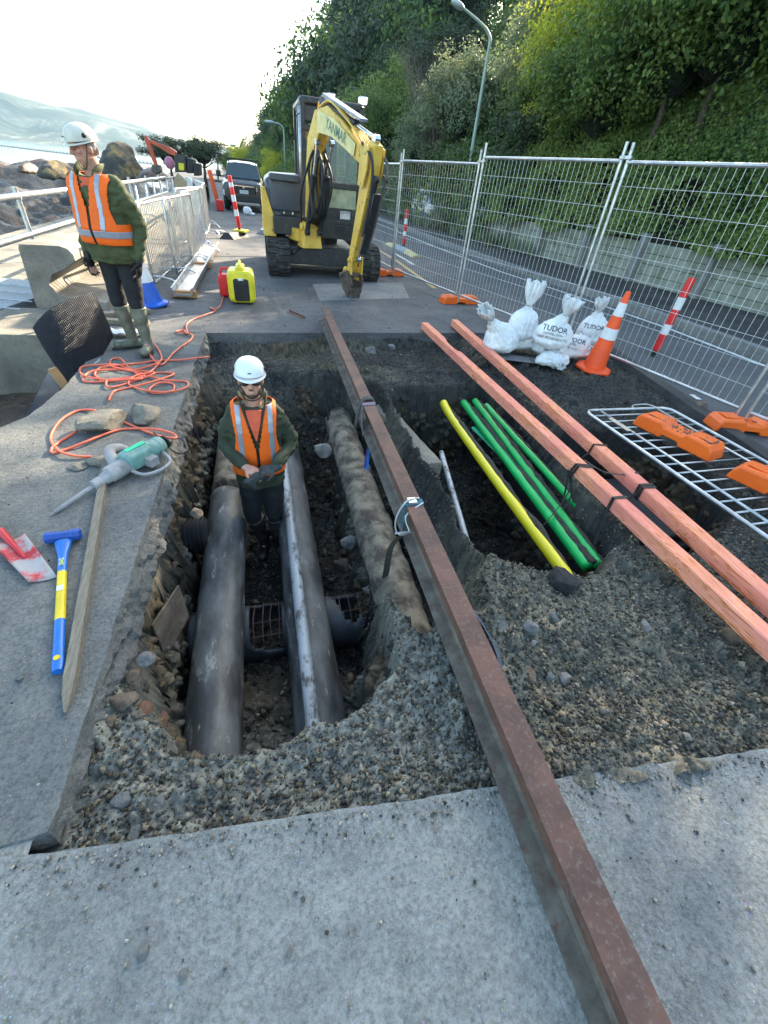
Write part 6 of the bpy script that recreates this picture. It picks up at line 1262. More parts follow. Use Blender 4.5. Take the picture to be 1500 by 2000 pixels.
# cab
cb = MB(); X0, X1, Y0, Y1, Z0, Z1 = .92, 1.98, 10.08, 11.55, .95, 2.62
def bar(p, q, r=.035): cb.box((Vector(p) + Vector(q)) / 2, (r * 2, r * 2, (Vector(q) - Vector(p)).length), Vector((0, 0, 1)).rotation_difference((Vector(q) - Vector(p)).normalized()).to_matrix())
for p, q in (((X0, Y0, Z0), (X0, Y0 + .10, Z1)), ((X1, Y0, Z0), (X1, Y0 + .10, Z1)), ((X0, Y1, Z0), (X0, Y1, Z1)), ((X1, Y1, Z0), (X1, Y1, Z1)), ((X0, Y0, Z0), (X1, Y0, Z0)), ((X0, Y0 + .07, 2.28), (X1, Y0 + .07, 2.28)), ((X0, Y0 + .03, 1.5), (X1, Y0 + .03, 1.5)), ((X0, 10.8, Z0), (X0, 10.8, Z1))): bar(p, q, .045)
cb.rbox(((X0 + X1) / 2, (Y0 + Y1) / 2 + .05, Z1 + .01), (X1 - X0 + .1, Y1 - Y0, .12), .08); cb.box(((X0 + X1) / 2, Y0 + .02, 1.05), (X1 - X0, .05, .28)); cb.box(((X0 + X1) / 2, Y0 + .12, 2.50), (X1 - X0, .06, .26)); cb.box((X0 + .02, 10.8, 1.1), (.05, 1.4, .4)); cb.box(((X0 + X1) / 2, Y1, 1.3), (1.0, .05, .7))
cab = cb.build('cab', M['darkmetal'], ex, bevel=.012)
mb = MB(); mb.add([V(X0 + .04, Y0 + .03, 1.55), V(X1 - .04, Y0 + .03, 1.55), V(X1 - .04, Y0 + .07, 2.25), V(X0 + .04, Y0 + .07, 2.25)], [(0, 1, 2, 3)]); mb.build('windscreen', M['glassy'], cab)
mb = MB(); mb.add([V(X0 + .45, Y0 - .006, 1.16), V(X1 - .06, Y0 - .006, 1.16), V(X1 - .06, Y0 + .0, 1.47), V(X0 + .38, Y0 + .0, 1.47)], [(0, 1, 2, 3)]); mb.build('lower_window', pm('painted pale reflection', (.38, .42, .30), .12, 0, c2=(.20, .25, .17), sc=5), cab)  # reflection painted into the pane as pale mottled colour
mb = MB(); mb.add([V(X0 - .001, Y0 + .15, 1.5), V(X0 - .001, 10.75, 1.5), V(X0 - .001, 10.75, 2.5), V(X0 - .001, Y0 + .2, 2.5)], [(0, 1, 2, 3)]); mb.build('side_window', M['glassy'], cab)
mb = MB(); mb.add([V(X0 + .13, Y0 + .06, 1.62), V(X0 + .36, Y0 + .06, 1.62), V(X0 + .36, Y0 + .10, 2.32), V(X0 + .11, Y0 + .10, 2.34)], [(0, 1, 2, 3)]); mb.build('painted_reflection_pane', pm('painted green reflection', (.22, .42, .34), .1, 0, c2=(.14, .30, .24), sc=8, stretch=(12, 1, 1)), cab)  # streaky green reflection painted as the colour of an extra pane
mb = MB(); mb.tube([V(X0 - .05, Y0, 1.3), V(X0 - .05, Y0 + .05, 2.55)], .028, 10); mb.build('grab_rail', M['steel'], cab, True)
mb = MB(); mb.tube([V(X0 - .02, Y0 + .2, 2.6), V(X0 - .03, Y0 + .2, 2.95)], .006, 5); mb.build('aerial', M['black'], cab)
mb = MB(); mb.tube(smoothpts([V(X0 - .05, Y0, 2.45), V(X0 - .14, Y0 - .08, 2.35), V(X0 - .16, Y0 - .05, 2.1), V(X0 - .20, Y0 - .04, 2.12)]), .009, 6); mb.rbox(V(X0 - .14, Y0 - .06, 2.2), (.03, .05, .16), .01); mb.build('mirror', M['black'], cab, True, shade_ang=40)
for (x, y) in ((X1 + .0, Y0 + .0), (X0 + .52, Y0 + .2)):
    mb = MB(); mb.rbox(V(x, y, 2.72), (.16, .1, .12), .03, axis=1); o_ = mb.build('work_lamp', M['chrome'], cab, bevel=.005)
mb = MB(); mb.box((1.45, 10.9, 1.5), (.5, .5, .12)); mb.box((1.45, 11.15, 1.85), (.5, .12, .7)); mb.build('driver_seat', M['black'], cab, bevel=.03)
mb = MB(); mb.box((1.70, 9.99, 1.06), (.20, .01, .13)); sgn = mb.build('notice_plate', M['wpaint'], cab); text_obj('YANMAR', .045, V(1.70, 9.985, 1.10), (1, 0, 0), (0, 0, 1), M['ink'], 'lettering', cab, depth=.003)
# boom in its own vertical plane
PB0 = V(1.0, 9.62, 0); pd_ = V(.322, -.947, 0).normalized(); pz_ = V(0, 0, 1); pn_ = pd_.cross(pz_).normalized()
def pp(s, z, w=0): return PB0 + pd_ * s + pz_ * z + pn_ * w
def taper(pts, ws, thick, name, mat, parent, bevel=.012, off=0.0):
    rings = []; n_ = len(pts)
    for i, (s, z) in enumerate(pts):
        s0, z0 = pts[max(i - 1, 0)]; s1, z1 = pts[min(i + 1, n_ - 1)]; t_ = Vector((s1 - s0, z1 - z0)).normalized(); nx_, nz_ = -t_.y, t_.x; w = ws[i] / 2; th = (thick[i] if isinstance(thick, (list, tuple)) else thick) / 2
        rings.append([pp(s - nx_ * w, z - nz_ * w, -th + off), pp(s - nx_ * w, z - nz_ * w, th + off), pp(s + nx_ * w, z + nz_ * w, th + off), pp(s + nx_ * w, z + nz_ * w, -th + off)])
    mb = MB(); mb.loft(rings); return mb.build(name, mat, parent, bevel=bevel)
boom = taper([(-.05, .80), (.02, 1.15), (.10, 1.62), (.22, 2.04), (.46, 2.30), (.80, 2.33), (1.25, 2.18), (1.7, 1.99), (2.06, 1.84)], [.15, .17, .22, .28, .32, .30, .27, .22, .16], [.17, .18, .19, .20, .20, .19, .18, .17, .16], 'boom', M['yellow'], ex)
mb = MB(); mb.box(pp(-.08, .72), (.40, .3, .42), Matrix((pn_, pd_, pz_)).transposed(), tp=.7); mb.cyl(pp(-.05, .85, -.2), pp(-.05, .85, .2), .06); mb.box(pp(-.30, .70), (.5, .4, .2), Matrix((pn_, pd_, pz_)).transposed()); mb.build('swing_post', M['yellow'], ex, bevel=.015)
for sg in (-1, 1):
    mb = MB(); w_ = sg * .104; P_ = [pp(.52, 2.44, w_), pp(.50, 2.18, w_), pp(1.0, 2.12, w_), pp(1.72, 1.90, w_), pp(1.76, 2.04, w_), pp(1.1, 2.32, w_)]
    mb.add(P_, [tuple(range(6))]); mb.build('boom_decal', M['exwhite'], boom, solid=.004)
    mb = MB()
# lettering on the side facing the camera
sg = -1 if pp(1, 2, -1).x < pp(1, 2, 1).x else 1
ld = (pp(1.75, 1.97) - pp(.6, 2.32)).normalized(); ly = (V(0, 0, 1) - ld * ld.z).normalized()
fac = sg
text_obj('YANMAR', .19, pp(1.15, 2.18, fac * .110), ld, ly, pm('grey green print', (.10, .22, .16), .5), 'lettering', boom, depth=.0, kind_bold=True, sx=.9)
arm = taper([(2.18, 2.06), (2.10, 1.86), (2.00, 1.55), (1.86, 1.12), (1.70, .70), (1.60, .42)], [.15, .25, .25, .20, .15, .12], [.14, .15, .15, .14, .13, .12], 'arm', M['yellow'], ex)
for w_ in (-.13, .13): taper([(2.14, 2.02), (2.06, 1.78), (2.0, 1.56)], [.14, .22, .14], .025, 'arm_cheek', M['yellow'], arm, .005, w_)
def cylr(a, b, r, frac, name, parent, rm=None, w=0):
    a_, b_ = pp(a[0], a[1], w), pp(b[0], b[1], w); m_ = a_.lerp(b_, frac); mb = MB(); mb.cyl(a_, m_, r, n=16); mb.lathe([(r, 0), (r * 1.15, .01), (r * 1.15, .06), (r * .6, .07)], m_, 16, m_ - a_); mb.cyl(a_ - pn_ * (r * .8), a_ + pn_ * (r * .8), r * 1.2, n=14); o = mb.build(name, rm or M['darkmetal'], parent, True, shade_ang=35); mb = MB(); mb.cyl(m_, b_, r * .5, n=12); mb.cyl(b_ - pn_ * (r * .8), b_ + pn_ * (r * .8), r, n=14); mb.build('rod', M['chrome'], o, True, shade_ang=35)
cylr((.50, 2.55), (2.16, 2.10), .052, .62, 'arm_ram', boom); 
mb = MB(); P0_, P1_ = pp(.60, 2.62), pp(1.80, 2.30); dd = (P1_ - P0_); mb.box((P0_ + P1_) / 2, (.13, dd.length, .035), Matrix((pn_, dd.normalized(), pn_.cross(dd.normalized()))).transposed()); mb.build('ram_guard', pm('scuffed steel guard', (.30, .34, .42), .35, .5, dirt=(.1, .1, .1), dsc=14), boom, bevel=.006)
mb = MB(); mb.box(pp(.48, 2.50), (.06, .18, .18), Matrix((pn_, pd_, pz_)).transposed(), tp=.6); mb.build('ram_lug', M['yellow'], boom, bevel=.01)
for w_ in (-.13, .13): cylr((.10, .78), (.56, 2.06), .045, .62, 'boom_ram', boom, w=w_)
cylr((2.22, 1.66), (1.82, .60), .04, .62, 'bucket_ram', arm); taper([(2.28, 1.5), (2.14, 1.12), (1.95, .70)], [.04, .04, .04], .12, 'ram_cover', M['darkmetal'], arm, .006)
for k, w_ in enumerate((-.10, -.05, 0, .05, .10)):
    mb = MB(); mb.tube(smoothpts([pp(.5, 2.46, w_ * .8), pp(.85, 2.53, w_ * .8), pp(1.3, 2.37, w_ * .8), pp(1.75, 2.15, w_ * .7), pp(1.98, 1.99, w_ * .7)]), .014, 8); mb.build('pipe_line', M['yellow'], boom, True)
def hose(pts, r, name='hose', parent=None, mat=None): mb = MB(); mb.tube(smoothpts([pp(*p) for p in pts], 7), r, 8); mb.build(name, mat or M['black'], parent or boom, True)
hose([(-.15, .9, -.15), (.0, 1.3, -.28), (.05, 1.7, -.24), (.25, 2.0, -.16)], .022); hose([(-.15, .85, -.12), (-.02, 1.2, -.33), (.12, 1.6, -.30), (.3, 1.75, -.17)], .02); hose([(-.1, .9, .15), (.1, 1.35, .24), (.3, 1.8, .16)], .02); hose([(-.2, .9, -.02), (.15, 1.35, -.12), (.2, 1.8, -.16)], .018)
hose([(1.9, 2.0, -.1), (2.25, 1.85, -.15), (2.2, 1.5, -.14), (2.1, 1.2, -.13), (1.9, .75, -.12)], .020, parent=arm, mat=M['rustgrey']); hose([(1.95, 2.05, .1), (2.32, 1.85, .14), (2.34, 1.4, .15), (2.15, 1.0, .11)], .022, parent=arm); hose([(1.5, 1.92, -.15), (2.0, 1.75, -.2), (2.3, 1.65, -.14)], .016, parent=arm)
hose([(.5, 2.5, -.11), (.3, 2.58, -.1), (.12, 2.35, -.1), (.10, 1.9, -.12)], .020, mat=M['yellow']); hose([(.5, 2.5, -.07), (.26, 2.55, -.05), (.06, 2.3, -.13), (.03, 1.8, -.14)], .020, mat=M['yellow'])
for k_, w_ in enumerate((-.11, -.07, -.03, .02, .07, .11)):
    hose([(-.12, .78 + .04 * k_, w_), (.26 + .03 * k_, 1.05, w_ * 1.5), (.34 - .02 * k_, 1.45 + .05 * k_, w_ * 1.3), (.36, 1.75 + .04 * k_, w_)], .020 + .003 * (k_ % 2))
hose([(.40, 1.95, -.05), (.62, 1.6, -.1), (.5, 1.2, -.08), (.1, .95, -.05)], .024); hose([(.40, 1.95, .05), (.70, 1.7, .1), (.55, 1.25, .1), (.1, .95, .05)], .024)
lk = MB()
for w_ in (-.10, .10): lk.box(pp(1.74, .50, w_), (.02, .12, .26), Matrix((pn_, pd_, pz_)).transposed()); lk.box(pp(1.62, .36, w_), (.03, .16, .2), Matrix((pn_, pd_, pz_)).transposed())
lk.cyl(pp(1.60, .42, -.15), pp(1.60, .42, .15), .035, n=12); lk.cyl(pp(1.72, .58, -.14), pp(1.72, .58, .14), .03, n=12); lk.build('bucket_link', M['yellow'], arm, bevel=.008)
hb_ = MB(); R_ = Matrix((pn_, pd_, pz_)).transposed()
for w_ in (-.11, .11): hb_.prism([(-.18, .0), (-.10, .16), (.10, .17), (.20, .04), (.14, -.17), (.02, -.20), (-.10, -.14)], pp(1.62, .25, w_ - .0125), pd_, pz_, pn_, .025)
hb_.box(pp(1.66, .14), (.22, .26, .05), R_); hb_.box(pp(1.74, .05), (.20, .05, .16), R_); hb_.cyl(pp(1.50, .33, -.17), pp(1.50, .33, .17), .035, n=12); hb_.cyl(pp(1.72, .36, -.15), pp(1.72, .36, .15), .03, n=12); hb_.box(pp(1.58, .06), (.12, .16, .07), R_)
hb_.build('quick_hitch', pm('greasy brown steel', (.10, .075, .06), .6, .3, dirt=(.22, .18, .15), dsc=16), ex, bevel=.005)
mb = MB()
mb.tube([pp(1.52, .05, -.16), pp(1.50, .22, -.16), pp(1.58, .42, -.13)], .012, 6); mb.build('hitch_hose', M['black'], arm, True)

# ------------------------------------------------------------------ parked double-cab
def make_ute():
    c = V(-.42, 24.1, 0); t = thing('parked_pickup', 'dark grey pickup with roof rack parked on the road facing the camera', 'pickup', c); W2 = .91
    M['carpaint'] = pm('dark grey car paint', (.022, .028, .033), .25, .3, sc=3, coat=.7, var=.05); M['carblk'] = pm('black trim', (.012, .012, .013), .5)
    def R(y, pts): return [c + V(x, y, z) for x, z in pts] + [c + V(-x, y, z) for x, z in pts[::-1]]
    mb = MB(); mb.loft([R(-.10, [(.70, .42), (.78, .55), (.78, .80), (.66, .98), (.3, 1.02)]), R(.0, [(.80, .36), (.88, .55), (.88, .86), (.76, 1.04), (.35, 1.08)]), R(.45, [(.86, .36), (.915, .6), (.915, .95), (.82, 1.08), (.4, 1.13)]), R(1.2, [(.86, .36), (.92, .6), (.92, 1.0), (.86, 1.12), (.4, 1.17)]), R(3.6, [(.86, .36), (.92, .6), (.92, 1.02), (.88, 1.13), (.4, 1.16)]), R(5.2, [(.86, .40), (.90, .6), (.90, 1.05), (.88, 1.2), (.4, 1.2)])]); body = mb.build('body', M['carpaint'], t, bevel=.02)
    mb = MB(); mb.loft([R(1.05, [(.80, 1.08), (.80, 1.13), (.3, 1.15)]), R(1.75, [(.80, 1.08), (.66, 1.68), (.3, 1.74)]), R(2.2, [(.84, 1.08), (.66, 1.76), (.3, 1.80)]), R(3.3, [(.84, 1.08), (.66, 1.74), (.3, 1.78)]), R(3.7, [(.84, 1.08), (.72, 1.4), (.3, 1.42)])]); mb.build('roof', M['carpaint'], body, bevel=.02)
    g_, n, b = newmat('dark windscreen'); b.inputs['Base Color'].default_value = (.03, .05, .06, 1); b.inputs['Roughness'].default_value = .05
    mb = MB(); mb.add([c + V(*p) for p in ((-.73, 1.10, 1.17), (.73, 1.10, 1.17), (.62, 1.70, 1.66), (-.62, 1.70, 1.66))], [(0, 1, 2, 3)]); o = mb.build('windscreen', g_, t); o.location += V(0, -.03, .02)
    for sx_ in (-1, 1):
        mb = MB(); mb.loft([[c + V(sx_ * x, y, z) for x, y, z in ((.50, -.10, .80), (.84, .03, .84), (.86, .10, .93), (.80, .06, 1.0), (.52, -.10, .94))], [c + V(sx_ * x, y + .06, z) for x, y, z in ((.50, -.08, .80), (.84, .05, .84), (.86, .10, .93), (.80, .1, 1.0), (.52, -.04, .94))]]); mb.build('headlight', pm('headlight lens', (.35, .38, .40), .1, .6), t, bevel=.005)
        mb = MB(); mb.rbox(c + V(sx_ * .80, -.02, .66), (.16, .06, .22), .03, axis=1); mb.build('fog_lamp', M['chrome'], t)
        mb = MB(); mb.tube([c + V(sx_ * .84, 1.25, 1.2), c + V(sx_ * 1.0, 1.22, 1.22)], .02, 6); mb.rbox(c + V(sx_ * 1.06, 1.22, 1.28), (.20, .10, .22), .05, axis=1); mb.build('wing_mirror', M['carblk'], t, bevel=.01)
        for y_ in (.75, 3.95):
            mb = MB(); w_ = c + V(sx_ * .80, y_, .38); mb.lathe([(.20, -.12), (.36, -.12), (.385, -.09), (.385, .09), (.36, .12), (.20, .12)], w_, 28, (1, 0, 0)); o = mb.build('wheel', M['black'], t, True, shade_ang=35); mb = MB(); mb.lathe([(.02, .06), (.21, .10), (.22, .12), (.0, .13)], w_, 18, (sx_, 0, 0)); mb.build('rim', M['steel'], o, True, shade_ang=35)
    mb = MB(); mb.rbox(c + V(0, -.12, .80), (.98, .06, .26), .04, axis=1); mb.rbox(c + V(0, -.10, .50), (1.40, .10, .22), .05, axis=1)
    for k in range(3): mb.box(c + V(0, -.155, .73 + .07 * k), (.92, .012, .018))
    mb.build('grille', M['carblk'], t, bevel=.01)
    mb = MB(); mb.box(c + V(0, -.175, .94), (.9, .02, .025)); mb.box(c + V(-.55, -.13, .86), (.03, .02, .16)); mb.box(c + V(.55, -.13, .86), (.03, .02, .16)); mb.build('chrome_strip', M['chrome'], t)
    mb = MB(); q = c + V(0, -.18, .90); r3 = .034; 
    for a0 in (90, 210, 330):
        dx_, dz_ = math.cos(rad(a0)), math.sin(rad(a0)); px_, pz2 = -dz_, dx_; mb.prism([(0, 0), (dx_ * r3 + px_ * r3 * .58, dz_ * r3 + pz2 * r3 * .58), (dx_ * r3 * 2, dz_ * r3 * 2), (dx_ * r3 - px_ * r3 * .58, dz_ * r3 - pz2 * r3 * .58)], q, (1, 0, 0), (0, 0, 1), (0, -1, 0), .012)
    mb.build('emblem', M['chrome'], t)
    mb = MB(); mb.box(c + V(0, -.17, .74), (.36, .012, .12)); pl = mb.build('number_plate', M['wpaint'], t); text_obj('YTH679', .085, c + V(0, -.18, .74), (1, 0, 0), (0, 0, 1), M['ink'], 'lettering', pl, depth=.001)
    for y_ in (1.95, 3.0):
        mb = MB(); mb.cyl(c + V(-.72, y_, 1.86), c + V(.72, y_, 1.86), .025, n=8)
        for sx_ in (-.6, .6): mb.box(c + V(sx_, y_, 1.80), (.05, .06, .12))
        mb.build('roof_bar', M['carblk'], t)
    mb = MB(); mb.box(c + V(-.95, 1.9, 1.95), (.5, .3, .05), Matrix.Rotation(.18, 3, 'Y')); mb.build('awning_end', M['carblk'], t, bevel=.01)
make_ute()
# ------------------------------------------------------------------ orange digger far off
yo = 27.5; od = thing('excavator', 'orange excavator working on the shore beside the round topped trees', 'excavator', D(352, 345, yo)); M['odig'] = pm('red orange paint', (.62, .085, .03), .4, 0, dirt=(.2, .08, .05), dsc=3)
def dp(px, py, w=0.0): return D(px, py, yo) + V(0, w, 0)
def plate3(poly, th, name, mat, parent=od, bevel=.02, w=0):
    mb = MB(); n_ = len(poly); f_ = [dp(px, py, w - th / 2) for px, py in poly]; k_ = [dp(px, py, w + th / 2) for px, py in poly]; mb.add(f_ + k_, [tuple(range(n_)), tuple(range(n_, 2 * n_))[::-1]] + [(i, i + n_, (i + 1) % n_ + n_, (i + 1) % n_) for i in range(n_)]); return mb.build(name, mat, parent, bevel=bevel)
plate3([(292, 273), (318, 282), (333, 288), (346, 297), (343, 306), (330, 300), (316, 291), (293, 279)], .35, 'boom', M['odig']); plate3([(283, 264), (287, 265), (295, 279), (301, 300), (308, 322), (303, 326), (294, 302), (284, 276)], .28, 'arm', M['odig'])
plate3([(288, 265), (312, 276), (330, 284), (329, 286), (311, 279), (288, 267)], .12, 'ram', M['darkmetal']); plate3([(299, 322), (312, 322), (316, 334), (306, 342), (297, 334)], .7, 'bucket', M['rustgrey'])
plate3([(345, 305), (350, 302), (366, 304), (368, 336), (346, 336)], 1.0, 'cab', M['darkmetal'], w=-.3); plate3([(353, 318), (364, 320), (364, 333), (354, 332)], .06, 'door_panel', M['byellow'], w=-.84); plate3([(368, 308), (379, 311), (381, 338), (368, 338)], 1.5, 'engine_cover', M['black']); plate3([(381, 318), (391, 320), (392, 343), (382, 343)], 1.6, 'counterweight', M['black'])
track(od, D(350, 340, yo).x, D(350, 340, yo).x + .5, yo - 1.6, yo + 1.4, .7); track(od, D(378, 340, yo).x, D(378, 340, yo).x + .5, yo - 1.6, yo + 1.4, .7)
mb = MB(); mb.ell(D(331, 318, 25), (.20, .1, .22)); tag(mb.build('float', pm('pink plastic', (.45, .16, .25), .5), None, True), 'round pink float hanging beside the orange digger', 'float')
# ------------------------------------------------------------------ sea wall, steps, rails, barriers
sec = [(-2.93, -.6), (-2.90, .02), (-2.86, .60), (-2.84, .645), (-2.42, .655), (-2.33, .63), (-2.285, .57), (-2.28, .50), (-2.42, .41), (-2.60, .33), (-2.67, .21), (-2.62, .11), (-2.48, .05), (-2.24, .03), (-2.06, .015), (-2.04, -.6)]
def ext(name, sec_, y0, y1, mat, label, cat, n_=30, drift=None, bevel=0, jag=0):
    mb = MB(); rings = []
    for i in range(n_ + 1): y = y0 + (y1 - y0) * (i / n_); dx_ = drift(y) if drift else 0; rings.append([V(x + dx_, y, z) for x, z in sec_])
    mb.loft(rings); return tag(mb.build(name, mat, None, True, shade_ang=25, disp=rough(.006, 5)), label, cat)
ext('wave_wall', sec, 6.95, 24, M['wall'], 'curved concrete wave wall with its cut end beside the standing man', 'sea wall', 60, lambda y: -.0 - .02 * max(0, y - 12))
mb = MB(); mb.loft([[V(-6.5, y, z), V(-6.5, y, -2.2), V(-1.90, y, -2.2), V(-1.90, y, z), V(-2.95, y, z)] for y, z in ((5.75, -.07), (6.9, -.07), (6.95, -.35), (24, -.35))]); tag(mb.build('sea_wall', M['oldcon'], bevel=.01), 'stained concrete sea wall base whose cut face shows below the black sheet', 'sea wall')
mb = MB(); mb.loft([[V(x, y, z) for x, z in ((-7.5, -.95), (-7.5, -2.4), (-1.8, -2.4), (-1.8, -.95))] for y in (4.35, 5.74)]); tag(mb.build('wall_footing', M['oldcon'], bevel=.01), 'lower concrete footing step at the left edge below the sea wall', 'footing')
mb = MB(); c_ = G(25, 600, -.02); dd = V(.25, 1, 0).normalized(); rt = Matrix((V(1, -.25, 0).normalized(), dd, V(0, 0, 1))).transposed(); mb.box(V(-3.62, 7.6, -.10), (1.15, 1.75, .08), rt); grt = thing('grating', 'pale mesh walkway panel behind the cut sea wall end', 'grating', V(-3.62, 7.6, -.14)); mb.build('mesh_deck', pm('speckled grating', (.30, .33, .36), .6, .2, c2=(.16, .18, .2), sc=70), grt)
mb = MB(); [mb.tube([V(-4.25, 7.6 + k, -.045), V(-3.0, 7.3 + k, -.04)], .008, 5) for k in (-.6, -.2, .2, .6)]; mb.build('rods', M['steel'], grt)
xr = G(0, 387, 1.02).x
def zr(px, py):
    d_ = RW @ [px - CX, py - CY, F]; return H + d_[2] * (xr / d_[0])
z2 = zr(0, 476); rl = thing('railing', 'bright galvanised pipe railing along the shore at the left', 'railing', (xr, 12, -.3)); 
for (z, nm) in ((1.02, 'top_rail'), (z2, 'middle_rail')): mb = MB(); mb.tube([V(xr, 4, z), V(xr, 22, z)], .040, 12); mb.build(nm, M['steel'], rl, True)
yp = [4.6]
d_ = RW @ [40 - CX, 400 - CY, F]; y_a = d_[1] * (xr / d_[0]); d_ = RW @ [145 - CX, 385 - CY, F]; y_b = d_[1] * (xr / d_[0]); 
y_ = y_a - (y_b - y_a)
while y_ < 22:
    mb = MB(); mb.cyl(V(xr, y_, -.4), V(xr, y_, 1.12), .032, n=12); mb.lathe([(.045, -.04), (.05, 0), (.045, .04)], V(xr, y_, 1.02), 12); mb.build('rail_post', M['steel'], rl, True, shade_ang=35); y_ += (y_b - y_a)
mb = MB(); rl2 = thing('railing', 'grey railing beyond the man ending by the orange digger', 'railing', (-5, 24, -.5)); pz0 = [D(262, 357, 17), D(345, 345, 25)]
mb.tube(pz0, .03, 8); mb.tube([p - V(0, 0, .5) for p in pz0], .03, 8)
for k in range(7): p = pz0[0].lerp(pz0[1], k / 6); mb.tube([p, p - V(0, 0, 1.3)], .028, 6)
mb.build('rails', M['steel'], rl2, True)
# crowd barriers
def barrier(a, b, label, h=1.08, lean=0.0, nb=20, sheetm=None, z=0.0):
    a, b = Vector(a), Vector(b); d = (b - a).normalized(); s_ = V(-d.y, d.x, 0); t = thing('crowd_barrier', label, 'crowd barrier', (a + b) / 2, 0, 'silver crowd barriers along the shore side'); L = (b - a).length
    def q(u, v): return a + d * u + V(0, 0, z + v * math.cos(lean)) + s_ * v * math.sin(lean)
    mb = MB(); pts = []
    for (cu, cv, a0) in ((.10, .18, 270), (.10, h - .10, 180), (L - .10, h - .10, 90), (L - .10, .18, 0)): pts += [q(cu + .1 * math.cos(rad(a0 - 90 * k / 4)), cv + .1 * math.sin(rad(a0 - 90 * k / 4))) for k in range(5)]
    mb.tube(pts, .019, 10, closed=True); mb.build('frame', M['steel'], t, True)
    mb = MB(); [mb.cyl(q(.05 + (L - .1) * k / nb, .09), q(.05 + (L - .1) * k / nb, h - .01), .0075, n=6, caps=False) for k in range(1, nb)]; mb.build('bars', M['steel'], t, True)
    for u in (.25, L - .25): mb = MB(); mb.tube(smoothpts([q(u, .10) - s_ * .30 + V(0, 0, -.08), q(u, .10) - s_ * .22, q(u, .14), q(u, .10) + s_ * .22, q(u, .10) + s_ * .30 + V(0, 0, -.08)]), .015, 8); mb.build('foot', M['steel'], t, True)
barrier((-1.62, 7.95, 0), (-1.50, 10.05, 0), 'nearest silver crowd barrier, just behind the standing man', nb=19); barrier((-1.40, 8.8, 0), (-1.22, 10.9, 0), 'second silver crowd barrier, overlapping the nearest one', 1.12, nb=19); barrier((-1.30, 10.2, 0), (-1.18, 12.3, 0), 'third silver crowd barrier, behind the blue cone', 1.16, nb=19)
barrier((-1.72, 12.6, 0), (-1.35, 14.8, 0), 'fourth crowd barrier, standing askew beyond the blue cone', 1.1); barrier((-1.35, 14.9, 0), (-1.45, 17.1, 0), 'fifth crowd barrier, grey with a raised end', 1.12); barrier((-1.5, 17.3, 0), (-1.95, 19.5, 0), 'sixth crowd barrier, farthest, beside the parked pickup', 1.1); barrier((-2.1, 20, 0), (-2.5, 22.1, 0), 'farthest crowd barrier of the row, near the red mesh', 1.1); 
mb = MB(); a_, b_ = V(-1.14, 7.35, .05), V(-1.06, 12.6, .05); dd = (b_ - a_).normalized(); mb.loft([[a_ + dd * u + V(x, 0, z) for x, z in ((-.13, 0), (.13, 0), (.15, .11), (.125, .11), (.11, .025), (-.11, .025), (-.125, .11), (-.15, .11))] for u in np.linspace(0, 5.2, 14)]); ch = thing('steel_channel', 'long shiny steel channel lying on the deck beside the barriers', 'steel channel', a_); mb.build('channel', pm('shiny folded steel', (.55, .56, .58), .28, .9, dirt=(.2, .17, .13), dsc=8), ch)
for u in (.12, 2.6): mb = MB(); mb.box(a_ + dd * u + V(0, 0, .01), (.36, .09, .09)); mb.build('end_chock', pm('orange brown timber', (.50, .26, .10), .7, 0, dirt=(.15, .1, .07), dsc=10), ch, bevel=.006)
mb = MB(); c_ = G(422, 456, 0); mb.lathe([(.04, 0), (.045, .02), (.045, .2), (.015, .26), (.015, .28)], c_ + V(0, 0, .045), 14, (1, .4, .0)); tag(mb.build('bottle', M['white'], None, True, shade_ang=35), 'white plastic bottle lying on the road by the barriers', 'bottle')
mb = MB(); c_ = G(484, 420, 0); mb.ell(c_ + V(0, 0, .14), (.18, .15, .15)); mb.ell(c_ + V(.15, 0, .05), (.15, .1, .06)); tag(mb.build('rubbish_bag', M['bag'], None, True, disp=rough(.03, 9)), 'small white bag on the road under the front of the pickup', 'bag')
mb = MB(); c_ = G(431, 412, 0); mb.rbox(c_ + V(0, 0, .20), (.30, .30, .4), .06); tag(mb.build('plastic_block', M['red'], bevel=.02), 'red plastic barrier foot on the road left of the pickup', 'plastic block')
mb = MB(); c_ = D(424, 385, 26); c_.z = 0; mb.box(c_ + V(-.1, 0, .75), (.18, .08, 1.2), Matrix.Rotation(-.16, 3, 'Y')); tag(mb.build('barrier_board', M['cone'], bevel=.02), 'leaning orange red board at the end of the silver barriers', 'barrier board')
mb = MB(); c_ = G(517, 458, 0); mb.prism([(-.25, 0), (.2, 0), (.1, .12), (-.12, .12)], c_, (1, 0, 0), (0, 0, 1), (.1, 1, 0), 1.6); tag(mb.build('lane_separator', M['lblueg'], bevel=.01), 'grey lane separator end beside the left track of the yellow digger', 'lane separator')
# timber bits and plastic by the wall
for (px, py, l, rz, lab) in ((232, 612, .75, .5, 'short plank by the wall foot behind the standing man'), (238, 628, .6, -.1, 'lower plank scrap beside the black sheet')):
    mb = MB(); p = G(px, py, .03); mb.box(p, (l, .11, .05), Matrix.Rotation(rz, 3, 'Z')); tag(mb.build('plank', pm('grey timber', (.30, .25, .18), .8, 0, c2=(.18, .15, .11), sc=5, stretch=(2, 20, 20)), bevel=.004), lab, 'plank')
mb = MB(); p = G(238, 655, .02); random.seed(4); vs = []; 
for i in range(12):
    for j in range(6): vs.append(p + V(-.28 + i * .05, -.08 + j * .04, .02 + .035 * random.random()))
mb.add(vs, [(i * 6 + j, (i + 1) * 6 + j, (i + 1) * 6 + j + 1, i * 6 + j + 1) for i in range(11) for j in range(5)]); tag(mb.build('plastic_sheet', M['white'], None, True, solid=.002), 'crumpled clear plastic beside the boots at the slab edge', 'plastic sheet')
